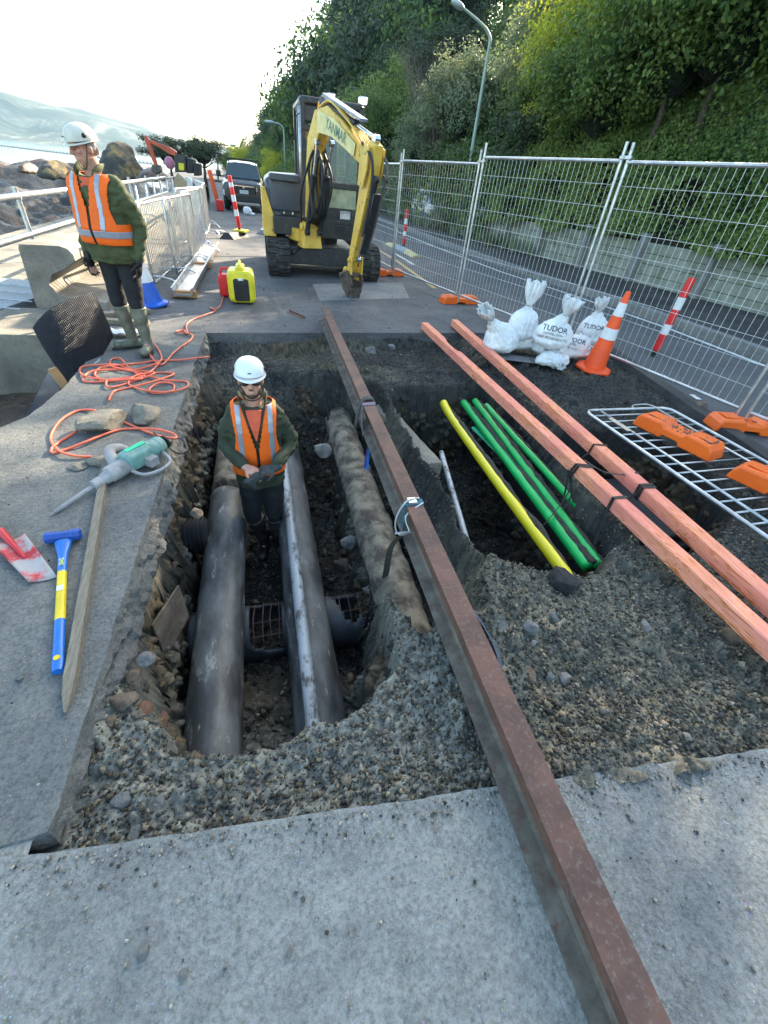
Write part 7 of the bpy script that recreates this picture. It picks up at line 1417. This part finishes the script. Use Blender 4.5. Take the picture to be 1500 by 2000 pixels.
# black dimpled sheet leaning at the slab edge
mm_, n, b = newmat('black dimpled sheet'); b.inputs['Base Color'].default_value = (.010, .012, .020, 1); b.inputs['Roughness'].default_value = .38; vt = n.nodes.new('ShaderNodeTexVoronoi'); vt.inputs['Scale'].default_value = 42; vt.inputs['Randomness'].default_value = 0; n.links.new(n.nodes.new('ShaderNodeTexCoord').outputs['UV'], vt.inputs['Vector']); bp0 = n.nodes.new('ShaderNodeBump'); bp0.inputs['Distance'].default_value = .02; bp0.invert = True; n.links.new(vt.outputs['Distance'], bp0.inputs['Height']); n.links.new(bp0.outputs[0], b.inputs['Normal'])
C00, C10, C11, C01 = D(118, 800, 4.55), G(222, 655, .02) + V(-.02, .15, 0), D(183, 571, 5.45), D(66, 640, 5.0); C00 = G(150, 750, -.12) + V(-.0, .2, 0)
ctrl = [[D(150, 768, 4.35), D(188, 718, 4.75), D(222, 656, 5.15)], [D(92, 700, 4.6), D(150, 665, 4.62), D(206, 615, 5.25)], [D(64, 640, 4.95), D(95, 585, 5.0), D(184, 571, 5.5)]]
def bez(a, b_, c_, t): return a * (1 - t) ** 2 + b_ * (2 * t * (1 - t)) + c_ * t * t
N1 = 150; P_ = np.zeros((N1, N1, 3))
for i in range(N1):
    u = i / (N1 - 1); r0, r1, r2 = [bez(*[ctrl[k][0], ctrl[k][1] * 1.0, ctrl[k][2]], u) for k in range(3)]
    for j in range(N1): P_[i, j] = bez(r0, r1, r2, j / (N1 - 1))
du = np.gradient(P_, axis=0); dv = np.gradient(P_, axis=1); nn = np.cross(du, dv); nn /= np.linalg.norm(nn, axis=2)[..., None] + 1e-9
I, J = np.meshgrid(np.arange(N1), np.arange(N1), indexing='ij'); P_ += nn * (.008 * np.maximum(0, np.sin(I * math.pi / 1.5) * 0 + (np.cos(I * math.pi / 2) * np.cos(J * math.pi / 2))))[..., None]
idx = np.arange(N1 * N1).reshape(N1, N1); q = np.stack([idx[:-1, :-1], idx[1:, :-1], idx[1:, 1:], idx[:-1, 1:]], -1).reshape(-1, 4); o = npmesh('dimpled_sheet', P_.reshape(-1, 3), q, mm_, True); uvl = o.data.uv_layers.new(name='UVMap'); li = np.zeros(len(o.data.loops), np.int32); o.data.loops.foreach_get('vertex_index', li); uvl.data.foreach_set('uv', np.stack([(li // N1) / (N1 - 1.), (li % N1) / (N1 - 1.)], 1).ravel().astype(np.float32)); m = o.modifiers.new('t', 'SOLIDIFY'); m.thickness = .003; tag(o, 'big curled black dimpled plastic sheet standing at the slab edge', 'plastic sheet')
ctrl = [[D(48, 828, 3.9), D(60, 815, 3.95), D(100, 800, 4.1)], [D(72, 760, 4.2), D(95, 760, 4.25), D(122, 752, 4.4)], [D(98, 722, 4.7), D(115, 722, 4.75), D(140, 724, 4.8)]]
N1 = 20; P_ = np.zeros((N1, N1, 3))
for i in range(N1):
    r0, r1, r2 = [bez(*ctrl[k], i / (N1 - 1)) for k in range(3)]
    for j in range(N1): P_[i, j] = bez(r0, r1, r2, j / (N1 - 1))
idx = np.arange(N1 * N1).reshape(N1, N1); q = np.stack([idx[:-1, :-1], idx[1:, :-1], idx[1:, 1:], idx[:-1, 1:]], -1).reshape(-1, 4); o = npmesh('black_sheet', P_.reshape(-1, 3), q, mm_, True); m = o.modifiers.new('t', 'SOLIDIFY'); m.thickness = .004; tag(o, 'smooth black sheet hanging down below the dimpled one', 'plastic sheet')
mb = MB(); mb.tube(smoothpts([D(196, 702, 4.75), D(160, 735, 4.4), D(125, 765, 4.1), D(98, 800, 3.85)]), .012, 8); tag(mb.build('edging_pipe', M['lampgrey'], None, True), 'pale curved pipe edging along the broken slab side', 'pipe')
mb = MB(); p = D(118, 742, 4.3); mb.box(p, (.06, .05, .22), Matrix.Rotation(-.3, 3, 'Y')); tag(mb.build('timber_block', pm('orange timber', (.48, .27, .12), .7)), 'small orange brown timber block stuck between the black sheets', 'timber block')
# ------------------------------------------------------------------ far things: causeway, rocks, trees
cw = thing('causeway', 'white segmented causeway rail across the harbour', 'causeway', (-60, 200, -1.5)); A0, A1 = G(-60, 268, -1.0), G(292, 316, -1.0); A0 = V(-260, 420, -1.0); A1 = G(300, 318.5, -.9); A2 = G(143, 299.5, -.9); dd = (A2 - A1); A0 = A1 + dd * 3.2
mb = MB(); mb.tube([A0 - V(0, 0, .45), A1 - V(0, 0, .45)], .10, 4); mb.build('base', M['oldcon'], cw); mb = MB(); K = 70
for k in range(K): p, p2 = A0.lerp(A1, k / K), A0.lerp(A1, (k + .8) / K); mb.tube([p, p2], .34, 4)
mb.build('white_rail', M['white'], cw)
def bigrock(pts, y, dep, mat, label, seed):
    random.seed(seed); n_ = len(pts); P = [D(px, py, y) for px, py in pts]; cx_ = sum((p for p in P), V(0, 0, 0)) / n_; mb = MB(); rr = (max(p.x for p in P) - min(p.x for p in P)) / 2; hh = max(p.z for p in P) - min(p.z for p in P)
    rings = []
    for k, s_ in ((-1, .25), (-.8, .7), (-.35, .95), (0, 1.0), (.35, .92), (.8, .6), (1, .2)): rings.append([V(cx_.x + (p.x - cx_.x) * (s_ * .7 + .3), y + dep * k, min(q.z for q in P) + (p.z - min(q.z for q in P)) * s_) for p in P])
    mb.loft(rings); o = mb.build('shore_rock', mat, None, True, remesh=.12, smo=1, disp=rough(hh * .10, 1.6, seed)); return tag(o, label, 'rock')
M['golden'] = pm('sun tinted rock', (.26, .19, .08), .9, 0, c2=(.07, .066, .06), sc=1.0, lo=.5, hi=.6, bp=[(4, .9, .2), (14, .6, .05)])  # golden patches stand for sunlight, mixed into the rock colour
bigrock([(196, 352), (205, 300), (215, 283), (228, 274), (243, 281), (258, 300), (272, 322), (285, 350)], 34, 2.2, M['golden'], 'pointed golden topped rock behind the standing man', 1); bigrock([(86, 345), (93, 318), (104, 311), (118, 313), (136, 330), (145, 350)], 40, 2.5, M['golden'], 'golden topped boulder between the shore ridge and the man', 2); bigrock([(40, 335), (46, 318), (56, 316), (70, 330), (76, 340)], 42, 1.5, M['shore'], 'small dark boulder on the shore ridge', 3); bigrock([(268, 352), (280, 330), (300, 326), (318, 334), (330, 352)], 30, 1.5, M['shore'], 'low dark rock under the orange digger arm', 4)
def umbtree(px, py_base, top, y, rw, label, seed, trunk_vis):
    b_ = D(px, py_base, y); tz = D(px, top, y).z; t = thing('round_topped_tree', label, 'tree'); h = tz - b_.z; trunk_mesh(t, h * .55, .12, rw * .9, seed, nb=7); crown_mesh('crown', rw, rw, h * .40, 130, 60, .12, M['leafdark'], seed, t, (0, 0, h * .58), cs=.24, core=.45); t.location = b_; return t
umbtree(338, 352, 266, 44, 1.6, 'dark round topped tree behind the orange digger', 71, 0); umbtree(402, 352, 267, 44, 1.45, 'dark round topped tree with its trunk showing, right of the orange digger', 72, 1)
mb = MB(); mb.box(D(352, 358, 24), (.5, .05, .5), Matrix.Rotation(.7, 3, 'Y')); tag(mb.build('board', pm('tan board', (.45, .33, .2), .7)), 'small tan board leaning at the end of the grey railing', 'board')

# small blue car tucked into the greenery beyond the fence
cc_ = V(8.75, 22.6, .12); cr = thing('parked_car', 'pale blue car front half hidden by plants beyond the far fence panels', 'car', cc_); M['bluecar'] = pm('pale blue car paint', (.05, .10, .20), .3, .2, coat=.5)
def RR(y, pts): return [cc_ + V(x, y, z) for x, z in pts] + [cc_ + V(-x, y, z) for x, z in pts[::-1]]
mb = MB(); mb.loft([RR(0, [(.62, .28), (.70, .5), (.62, .74)]), RR(.12, [(.76, .25), (.80, .5), (.72, .82)]), RR(1.0, [(.80, .25), (.82, .55), (.76, .96)]), RR(3.4, [(.80, .25), (.82, .6), (.76, 1.0)])]); mb.loft([RR(.95, [(.70, .92), (.70, .96)]), RR(1.6, [(.74, .92), (.56, 1.42)]), RR(2.9, [(.74, .92), (.58, 1.44)]), RR(3.4, [(.74, .92), (.70, 1.0)])]); mb.build('body', M['bluecar'], cr, bevel=.03)
mb = MB(); mb.add([cc_ + V(*p) for p in ((-.62, 1.02, 1.0), (.62, 1.02, 1.0), (.50, 1.54, 1.38), (-.50, 1.54, 1.38))], [(0, 1, 2, 3)]); o = mb.build('windscreen', M['carblk'], cr); o.location += V(0, -.04, .03)
for sx_ in (-1, 1):
    mb = MB(); mb.ell(cc_ + V(sx_ * .56, .03, .62), (.14, .06, .09)); mb.build('headlight', M['chrome'], cr, True); mb = MB(); mb.cyl(cc_ + V(sx_ * .60, .75, .28), cc_ + V(sx_ * .80, .75, .28), .28, n=20); mb.build('wheel', M['black'], cr, True, shade_ang=35)
mb = MB(); mb.box(cc_ + V(0, -.01, .48), (.7, .03, .12)); mb.build('grille', M['carblk'], cr)
pr_ = copy_tree(B2); pr_.location = (8.0, 21.9, .0); pr_.scale = (.30, .30, .34); pr_['label'] = 'small pale green plant growing at the kerb in front of the blue car'
# ------------------------------------------------------------------ the two workers
M['skin'], n, b = newmat('skin'); tc = n.nodes.new('ShaderNodeTexCoord'); t1 = noise_node(n, 14, 4, .6, tc.outputs['Object']); r = ramp(n, t1.outputs[0], [(.35, (.50, .24, .17)), (.65, (.62, .34, .25))]); n.links.new(r.outputs[0], b.inputs['Base Color']); b.inputs['Roughness'].default_value = .5; b.inputs['Subsurface Weight'].default_value = .08
def cloth(name, c, rough=.85, sc=7, bst=.6, dirt=None, var=.12): return pm(name, c, rough, 0, sc=sc, bp=[(9, bst, .02), (120, .25, .001)], dirt=dirt, dsc=6, dlo=.58, dhi=.75, var=var)
M['fleece'] = cloth('dark green fleece', (.040, .052, .030), dirt=(.075, .07, .05)); M['fleece2'] = cloth('olive green fleece', (.075, .092, .036), dirt=(.12, .13, .06)); M['navy'] = cloth('black trousers', (.014, .015, .020)); M['muddy'] = cloth('muddy black trousers', (.016, .017, .020), dirt=(.09, .08, .065))
M['hivis'] = cloth('fluorescent orange vest', (1.0, .145, .004), .7, bst=.5, var=.06); M['tape'] = pm('silver reflective tape', (.40, .42, .48), .35, .3, c2=(.32, .34, .40), sc=12); M['shirt'] = cloth('orange red shirt', (.80, .13, .06)); M['rubber'] = pm('grey green rubber boot', (.15, .165, .125), .45, 0, dirt=(.26, .24, .20), dsc=9, dlo=.5, dhi=.7); M['brubber'] = pm('muddy black rubber boot', (.018, .018, .02), .4, 0, dirt=(.085, .075, .06), dsc=9, dlo=.46, dhi=.66)
M['glove'] = pm('dark grey glove', (.06, .07, .072), .8, 0, c2=(.035, .04, .04), sc=22, bp=[(40, .4, .004)]); M['gloveb'] = pm('black glove', (.012, .012, .013), .6); M['shellw'] = pm('white helmet shell', (.80, .84, .86), .3, 0, sc=4, var=.03, coat=.3); M['shello'] = pm('scuffed cream helmet shell', (.72, .68, .58), .4, 0, dirt=(.35, .30, .24), dsc=12, dlo=.6, dhi=.75)
M['beard'] = pm('brown stubble', (.10, .065, .045), .9, 0, sc=60, var=.3); M['greyhair'] = pm('grey hair', (.45, .43, .40), .9)
def hand(mb, w, d, nrm, side, curl=.35, s=1.0, spread=.12):
    """w wrist, d hand direction, nrm palm normal, side +1/-1 thumb side"""
    d = Vector(d).normalized(); nrm = Vector(nrm); nrm = (nrm - d * nrm.dot(d)).normalized(); a = d.cross(nrm).normalized() * side
    mb.ell(w + d * .045 * s, (.042 * s, .017 * s, .055 * s), Matrix((a, nrm, d)).transposed(), 14, 10); mb.cap(w - d * .03, w + d * .02, .028 * s, .03 * s)
    for k, (o_, l) in enumerate(((.031, .070), (.011, .080), (-.010, .074), (-.030, .058))):
        p = w + (d * .085 + a * o_) * s; dd = (d + a * (o_ * spread * 12)).normalized(); pts = [p - dd * .02]; c = curl * (1 + .12 * k)
        for j, f_ in enumerate((.42, .33, .25)):
            dd = (dd * math.cos(c * (.8 + .4 * j)) + nrm * math.sin(c * (.8 + .4 * j))).normalized(); p = p + dd * l * f_ * s; pts.append(p)
        mb.chain(pts, [.0095 * s, .009 * s, .0085 * s, .0075 * s], 8)
    p = w + (d * .03 + a * .036) * s; t1_ = (a * .8 + d * .7 + nrm * .35).normalized(); t2 = (a * .25 + d * .9 + nrm * .6).normalized(); mb.chain([w + d * .01, p, p + t1_ * .035 * s, p + t1_ * .035 * s + t2 * .03 * s], [.014, .013 * s, .011 * s, .009 * s], 8)
def person(loc, yaw, label, P):
    loc = Vector(loc); Rz = Matrix.Rotation(yaw, 3, 'Z'); t = thing('person', label, 'person', loc)
    def X(m_, R_=None, c=None):
        vs = [Vector(v) for v in m_.v]
        if R_ is not None: vs = [R_ @ (v - c) + c for v in vs]
        m_.v = [tuple(Rz @ v + loc) for v in vs]; return m_
    ln = P.get('lean', 0)                                 # torso bend forwards
    def B(v): # bend above the hips
        v = Vector(v)
        if v.z > .95: k = v.z - .95; return V(v.x + P.get('sway', 0) * k, v.y - ln * k, v.z)
        return v
    def bendmb(m_): m_.v = [tuple(B(v)) for v in m_.v]; return m_
    wd = P.get('w', 1.0); bel = P.get('belly', 0)
    TZ_ = [.78, .90, 1.0, 1.10, 1.20, 1.30, 1.37, 1.42, 1.46, 1.495, 1.53]; TA = [.205, .20, .19, .19, .20, .212, .212, .195, .15, .10, .075]; TB = [.15, .145, .135 + bel, .135 + bel * 1.2, .14 + bel * .6, .14, .13, .115, .095, .08, .07]; TY = [0, 0, -bel * .6, -bel * .7, -bel * .2, .0, .005, .01, .015, .018, .015]
    def ring(z, off=0.0, n_=64):
        a = (np.interp(z, TZ_, TA) * wd + off); bb = np.interp(z, TZ_, TB) * wd + off; cy = np.interp(z, TZ_, TY); out = []
        for k in range(n_): q = 2 * math.pi * k / n_; c_, s_ = math.cos(q), math.sin(q); out.append(V(a * abs(c_) ** .82 * (1 if c_ > 0 else -1), cy + bb * abs(s_) ** .9 * (1 if s_ > 0 else -1), z))
        return out
    J = P['arms']; hc = B(V(0, -.005, 1.635)); Rh = Matrix.Rotation(P.get('hyaw', 0), 3, 'Z') @ Matrix.Rotation(P.get('hpitch', 0), 3, 'X')
    # body: one continuous skin
    mb = MB(); mb.loft([ring(z, -.055, 24) for z in TZ_[1:8]]); mb.chain([V(0, .015, 1.42), V(0, .008, 1.50), V(0, 0, 1.58)], [.065, .056, .054]); bendmb(mb)
    hd = MB(); o = hc
    for c_, r_ in (((0, .018, .035), (.076, .094, .092)), ((0, -.022, -.035), (.064, .072, .078)), ((0, -.045, -.085), (.034, .036, .03)), ((.034, -.066, -.005), (.026, .024, .024)), ((-.034, -.066, -.005), (.026, .024, .024)), ((0, -.078, .043), (.05, .022, .018)), ((.079, .008, -.005), (.010, .022, .032)), ((-.079, .008, -.005), (.010, .022, .032)), ((0, -.088, -.052), (.024, .012, .007)), ((0, -.086, -.064), (.020, .012, .008))): hd.ell(o + Vector(c_), r_)
    hd.cap(o + V(0, -.088, .03), o + V(0, -.112, -.012), .009, .0145); hd.ell(o + V(0, -.100, -.018), (.020, .014, .011)); hd.cap(o + V(0, .01, -.03), o + V(0, .02, -.13), .055, .055); hd.v = [tuple(Rh @ (Vector(v) - o) + o) for v in hd.v]; mb.add(hd.v, hd.f)
    for i, sg in enumerate((-1, 1)):
        sh_, el, wr = [Vector(q) for q in J[i][:3]]; mb.chain([B(sh_), el, wr], [.028, .028, .024]); hand(mb, wr, *J[i][3:7], s=1.0)
        hip, kn, an = [Vector(q) for q in P['legs'][i][:3]]; mb.chain([hip, kn, an, an + Vector(P['legs'][i][3]).normalized() * .08 - V(0, 0, .05)], [.055, .04, .028, .022])
    body = X(mb).build('body', M['skin'], t, remesh=.0065, smo=2)
    # trousers, boots
    mb = MB(); mb.ell(V(0, 0, .90), (.175 * wd, .125 * wd, .12))
    for i in (0, 1): hip, kn, an = [Vector(q) for q in P['legs'][i][:3]]; mb.chain([hip, hip.lerp(kn, .5), kn, kn.lerp(an, .35)], [.10, .090, .072, .058], 16)
    X(mb).build('trousers', P['trm'], t, remesh=.010, smo=2, disp=rough(.008, 9, 3))
    for i in (0, 1):
        hip, kn, an = [Vector(q) for q in P['legs'][i][:3]]; fd = Vector(P['legs'][i][3]).normalized(); mb = MB(); top_ = kn.lerp(an, .20); mb.cyl(top_ + (kn - an).normalized() * .02, kn.lerp(an, .5), .076, .066, 20); mb.chain([kn.lerp(an, .45), kn.lerp(an, .7), an + V(0, 0, .02), an - V(0, 0, .03)], [.064, .056, .05, .052], 16); f0 = an - V(0, 0, an.z - .045); mb.cap(f0 - fd * .05, f0 + fd * .16, .046, .040, 14); mb.ell(f0 + fd * .15 + V(0, 0, .004), (.05, .05, .042)); bt = X(mb).build('boot', P['btm'], t, remesh=.008, smo=2, disp=rough(.003, 12, 5))
        mb = MB(); sd = V(fd.y, -fd.x, 0); f1 = V(f0.x, f0.y, 0); mb.loft([[f1 + fd * (.075 + .145 * math.cos(q) + .0) + sd * (.052 * math.sin(q)) + V(0, 0, z) for q in np.linspace(0, 2 * math.pi, 25)[:-1]] for z in (.0, .022)]); X(mb).build('sole', M['black'], bt)
        mb = MB(); a_, b_ = frame_of(kn - an); mb.tube([top_ + (kn - an).normalized() * .012 + a_ * .073 * math.cos(q) + b_ * .073 * math.sin(q) for q in np.linspace(0, 6.28, 21)[:-1]], .006, 6, closed=True); X(mb).build('cuff', P['btm'], bt, True)
    # fleece with sleeves
    mb = MB(); mb.loft([ring(z, .006, 32) for z in [P.get('hem', .80)] + TZ_[2:9]]); bendmb(mb)
    for i in (0, 1):
        sh_, el, wr = [Vector(q) for q in J[i][:3]]; sl = []; e1 = wr.lerp(el, .10); mb.chain([B(sh_) + V((.04 if i == 0 else -.04), 0, -.01), B(sh_).lerp(el, .5), el, el.lerp(e1, .5), e1], [.080 * wd, .070 * wd, .060 * wd, .053, .045], 16)
    def wr_(co):
        out = []
        for p in co: q = Vector(p); out.append(.012 * mnoise.noise(V(q.x * 7, q.y * 7, q.z * 13)) + .011 * (abs(mnoise.noise(V(q.x * 11 + 4, q.y * 11, q.z * 20))) * 2 - .5))
        return np.array(out)
    fle = X(mb).build('fleece', P['flm'], t, remesh=.009, smo=3, disp=wr_)
    for sg in (-1, 1):
        mb = MB(); mb.loft([[B(V(sg * x, y, z)), B(V(sg * (x + .02), y + .01, z + dz)), B(V(sg * (x + .028), y + .015, z + dz - .005)), B(V(sg * (x + .012), y - .006, z))] for x, y, z, dz in ((.012, -.150 - bel * .3, 1.27, .01), (.035, -.140, 1.36, .035), (.06, -.105, 1.45, .05), (.078, -.03, 1.49, .055), (.06, .06, 1.50, .05))], True); X(mb).build('collar', P['flm'], fle, True)
    mb = MB(); mb.loft([[B(V(-w_, y, z)), B(V(w_, y, z)), B(V(w_, y + .02, z)), B(V(-w_, y + .02, z))] for w_, y, z in ((.004, -.152 - bel * .3, 1.24), (.025, -.150, 1.32), (.045, -.128, 1.40), (.055, -.100, 1.45))]); X(mb).build('shirt_front', M['shirt'], t)
    # vest shell
    zb = P.get('vz', .93); NT, NZ = 220, 130; zs = np.linspace(zb, 1.478, NZ)
    def vest(off, test, name, mat, par, th=.004):
        mb = MB(); rr = [ring(z, off, NT) for z in zs]; mb.v = [tuple(B(p + V(0, 0, 0))) for r_ in rr for p in r_]
        for i in range(NZ - 1):
            for j in range(NT):
                p = (rr[i][j] + rr[i + 1][(j + 1) % NT]) / 2
                if test(p): mb.f.append((i * NT + j, i * NT + (j + 1) % NT, (i + 1) * NT + (j + 1) % NT, (i + 1) * NT + j)); mb.m.append(0)
        return X(mb).build(name, mat, par, True, solid=th)
    def base(p):
        if p.y < 0 and abs(p.x) < .008 + max(0, (p.z - P.get('vneck', 1.15)) * .20): return False
        if p.z > 1.14 and abs(p.x) > (.178 - .02 * min(1, max(0, (p.z - 1.14) / .1)) + .01 * max(0, (p.z - 1.3) / .1)) * wd: return False
        if p.z > 1.455 and abs(p.x) < .075: return False
        return True
    vs_ = vest(.024, base, 'vest', M['hivis'], t, .005)
    vest(.0275, lambda p: base(p) and .092 < abs(p.x) < .127 and p.z > P.get('tz', .99), 'shoulder_tape', M['tape'], vs_, .003)
    if P.get('band'): vest(.0275, lambda p: P['band'][0] < p.z < P['band'][1] and base(p), 'waist_tape', M['tape'], vs_, .003)
    mb = MB(); y_ = -.165 - bel; mb.tube([B(V(0, np.interp(z, TZ_, TY) - np.interp(z, TZ_, TB) * wd - .024, z)) for z in np.linspace(zb, P.get('vneck', 1.15), 9)], .005, 6); X(mb).build('zip', M['black'], vs_)
    # helmet
    hm = P['hm']; rings = []; mb = MB(); tl = Matrix.Rotation(P.get('helt', 0), 3, 'X')
    def Hp(v): return Rh @ (tl @ Vector(v)) + o
    for k in range(13): a = math.pi / 2 * k / 12; rings.append([Hp((.104 * math.cos(a) ** .8 * math.cos(q), .010 + .126 * math.cos(a) ** .8 * math.sin(q), .052 + .105 * math.sin(a))) for q in np.linspace(0, 2 * math.pi, 33)[:-1]])
    rings[-1] = [Hp((.004 * math.cos(q), .010 + .004 * math.sin(q), .158)) for q in np.linspace(0, 2 * math.pi, 33)[:-1]]; mb.loft(rings); br_ = []
    for e, z in ((1.0, .050), (1.03, .040)):
        br_.append([Hp(((.106 * e) * math.cos(q), .010 + (.128 * e) * math.sin(q) - (.030 * max(0, -math.sin(q)) ** 3), z - .012 * max(0, -math.sin(q)))) for q in np.linspace(0, 2 * math.pi, 33)[:-1]])
    mb.loft(br_); he = X(mb).build('helmet', hm, t, True, shade_ang=60)
    for sg in (-1, 1):
        mb = MB(); mb.ell(Hp((sg * .103, -.01, .085)), (.006, .020, .016), Rh, 10, 6); X(mb).build('vent', M['black'], he, True)
        mb = MB(); mb.tube(smoothpts([Hp((sg * .098, -.015, .045)), Hp((sg * .086, -.040, -.03)), Hp((sg * .05, -.062, -.105)), Hp((0, -.058, -.128))]), .004, 6); X(mb).build('chin_strap', M['black'], he, True)
        if P.get('muffs'): mb = MB(); mb.tube(smoothpts([Hp((sg * .10, .01, .05)), Hp((sg * .135, .02, .06)), Hp((sg * .138, .03, .12)), Hp((sg * .108, .03, .13))]), .0045, 6); X(mb).build('visor_clip', M['black'], he, True)
    mb = MB(); mb.box(Hp((0, -.125, .085)), (.022, .004, .006), Rh); X(mb).build('front_mark', M['black'], he)
    # face details
    for sg in (-1, 1):
        if P.get('shades'): mb = MB(); mb.ell(o + Rh @ V(sg * .033, -.086, .005), (.030, .012, .016), Rh @ Matrix.Rotation(-sg * .25, 3, 'Z'), 14, 8); mb.cap(o + Rh @ V(sg * .06, -.07, .01), o + Rh @ V(sg * .082, .0, .008), .003, .003, 6); X(mb).build('sunglass_lens', M['carblk'], t, True)
        else: mb = MB(); mb.ell(o + Rh @ V(sg * .032, -.0865, .005), (.011, .006, .0045), Rh, 10, 6); X(mb).build('eye', M['carblk'], t, True); mb = MB(); mb.cap(o + Rh @ V(sg * .018, -.094, .022), o + Rh @ V(sg * .048, -.082, .022), .004, .003, 6); X(mb).build('eyebrow', M['greyhair'], t, True)
    if P.get('beard'):
        dg_ = body.data; 
        mb = MB()
        for c_, r_ in (((0, -.052, -.088), (.042, .033, .026)), ((.045, -.035, -.062), (.022, .036, .034)), ((-.045, -.035, -.062), (.022, .036, .034)), ((0, -.0915, -.040), (.024, .010, .006))): mb.ell(o + Rh @ Vector(c_), r_, Rh)
        X(mb).build('beard', M['beard'], t, remesh=.006, smo=1, disp=rough(.0015, 60))
    else:
        mb = MB()
        for sg in (-1, 1): mb.ell(o + Rh @ V(sg * .074, .03, .01), (.010, .04, .035), Rh)
        mb.ell(o + Rh @ V(0, .085, -.01), (.06, .02, .05), Rh); X(mb).build('hair', M['greyhair'], t, remesh=.007, disp=rough(.003, 40))
    for i in (0, 1):
        if P['gloves'][i]:
            mb = MB(); hand(mb, Vector(J[i][2]), *J[i][3:7], s=1.13); wv_ = (Vector(J[i][2]) - Vector(J[i][1])).normalized(); mb.cap(Vector(J[i][2]) - wv_ * .05, Vector(J[i][2]) + wv_ * .01, .037, .034); X(mb).build('glove', P['glm'], t, remesh=.0055, smo=1)
    return t, X
wl_ = V(-.125, 2.98, -1.15)
pw, Xw = person(wl_, .02, 'worker standing in the trench in orange vest and white helmet, holding gloves', dict(
    arms=[[(-.165, .0, 1.41), (-.235, .02, 1.13), (-.095, -.235, 1.075), V(.75, -.45, -.22), V(.1, .2, -1), -1, .5], [(.165, .0, 1.41), (.262, .02, 1.12), (.11, -.24, 1.06), V(-.85, -.35, .0), V(0, .3, -1), 1, .55]],
    legs=[[(-.085, 0, .88), (-.10, -.05, .50), (-.03, .02, .10), (-.2, -1, 0)], [(.085, 0, .88), (.08, -.06, .50), (.10, -.02, .10), (.15, -1, 0)]],
    trm=M['muddy'], btm=M['brubber'], flm=M['fleece'], glm=M['glove'], gloves=(False, True), hm=M['shellw'], muffs=True, shades=True, beard=True, hpitch=-.05, helt=.0, hem=.80, vz=.93, vneck=1.14, w=.90))
mb = MB(); c_ = V(-.005, -.315, 1.045)
for k in range(5): mb.chain([c_ + V(-.02 + .01 * k, .0, .0), c_ + V(-.055 + .006 * k, -.02, -.015 - .006 * k), c_ + V(-.085 + .012 * k, -.025, -.045 - .008 * k)], [.014, .011, .009], 8)
mb.ell(c_ + V(.0, .0, .0), (.055, .022, .035)); mb.cap(c_ + V(.0, -.01, .02), c_ + V(.02, -.02, .085), .010, .008); mb.ell(c_ + V(-.07, -.005, -.04), (.045, .02, .03))
tag(Xw(mb).build('glove', M['glove'], None, remesh=.006, smo=1), "loose grey glove held in the hands of the worker in the trench", 'glove')
mf = G(277, 684, 0); mf.z = .006
pm_, Xm = person(mf, -.38, 'older man standing on the slab in cream helmet, orange vest and grey rubber boots', dict(
    arms=[[(-.195, .0, 1.41), (-.26, .02, 1.12), (-.235, -.09, .86), V(.12, -.12, -1), V(1, -.2, .1), 1, .28], [(.195, .01, 1.41), (.275, .03, 1.12), (.25, -.07, .86), V(-.05, -.12, -1), V(-1, -.1, .1), -1, .45]],
    legs=[[(-.09, 0, .88), (-.095, -.03, .50), (-.10, .04, .10), (-.75, -.8, 0)], [(.09, 0, .88), (.10, -.04, .50), (.105, -.03, .10), (.35, -1, 0)]],
    trm=M['navy'], btm=M['rubber'], flm=M['fleece2'], glm=M['gloveb'], gloves=(True, True), hm=M['shello'], hyaw=-.42, hpitch=.22, helt=-.02, hem=.82, vz=.98, vneck=1.20, band=(1.035, 1.085), tz=1.08, lean=.10, belly=.035, w=1.08))
# ------------------------------------------------------------------ sea haze
mh = bpy.data.materials.new('haze'); mh.use_nodes = True; n = mh.node_tree; n.nodes.clear(); pv = n.nodes.new('ShaderNodeVolumePrincipled'); om = n.nodes.new('ShaderNodeOutputMaterial')
pv.inputs['Color'].default_value = (.36, .66, 1, 1); pv.inputs['Density'].default_value = .00013; pv.inputs['Anisotropy'].default_value = .2; n.links.new(pv.outputs[0], om.inputs['Volume'])
mb = MB(); mb.box((-500, 1250, 70), (6200, 3200, 152)); hz = mb.build('haze', mh); tag(hz, 'thin pale blue sea haze over the harbour', 'haze', kind='stuff')
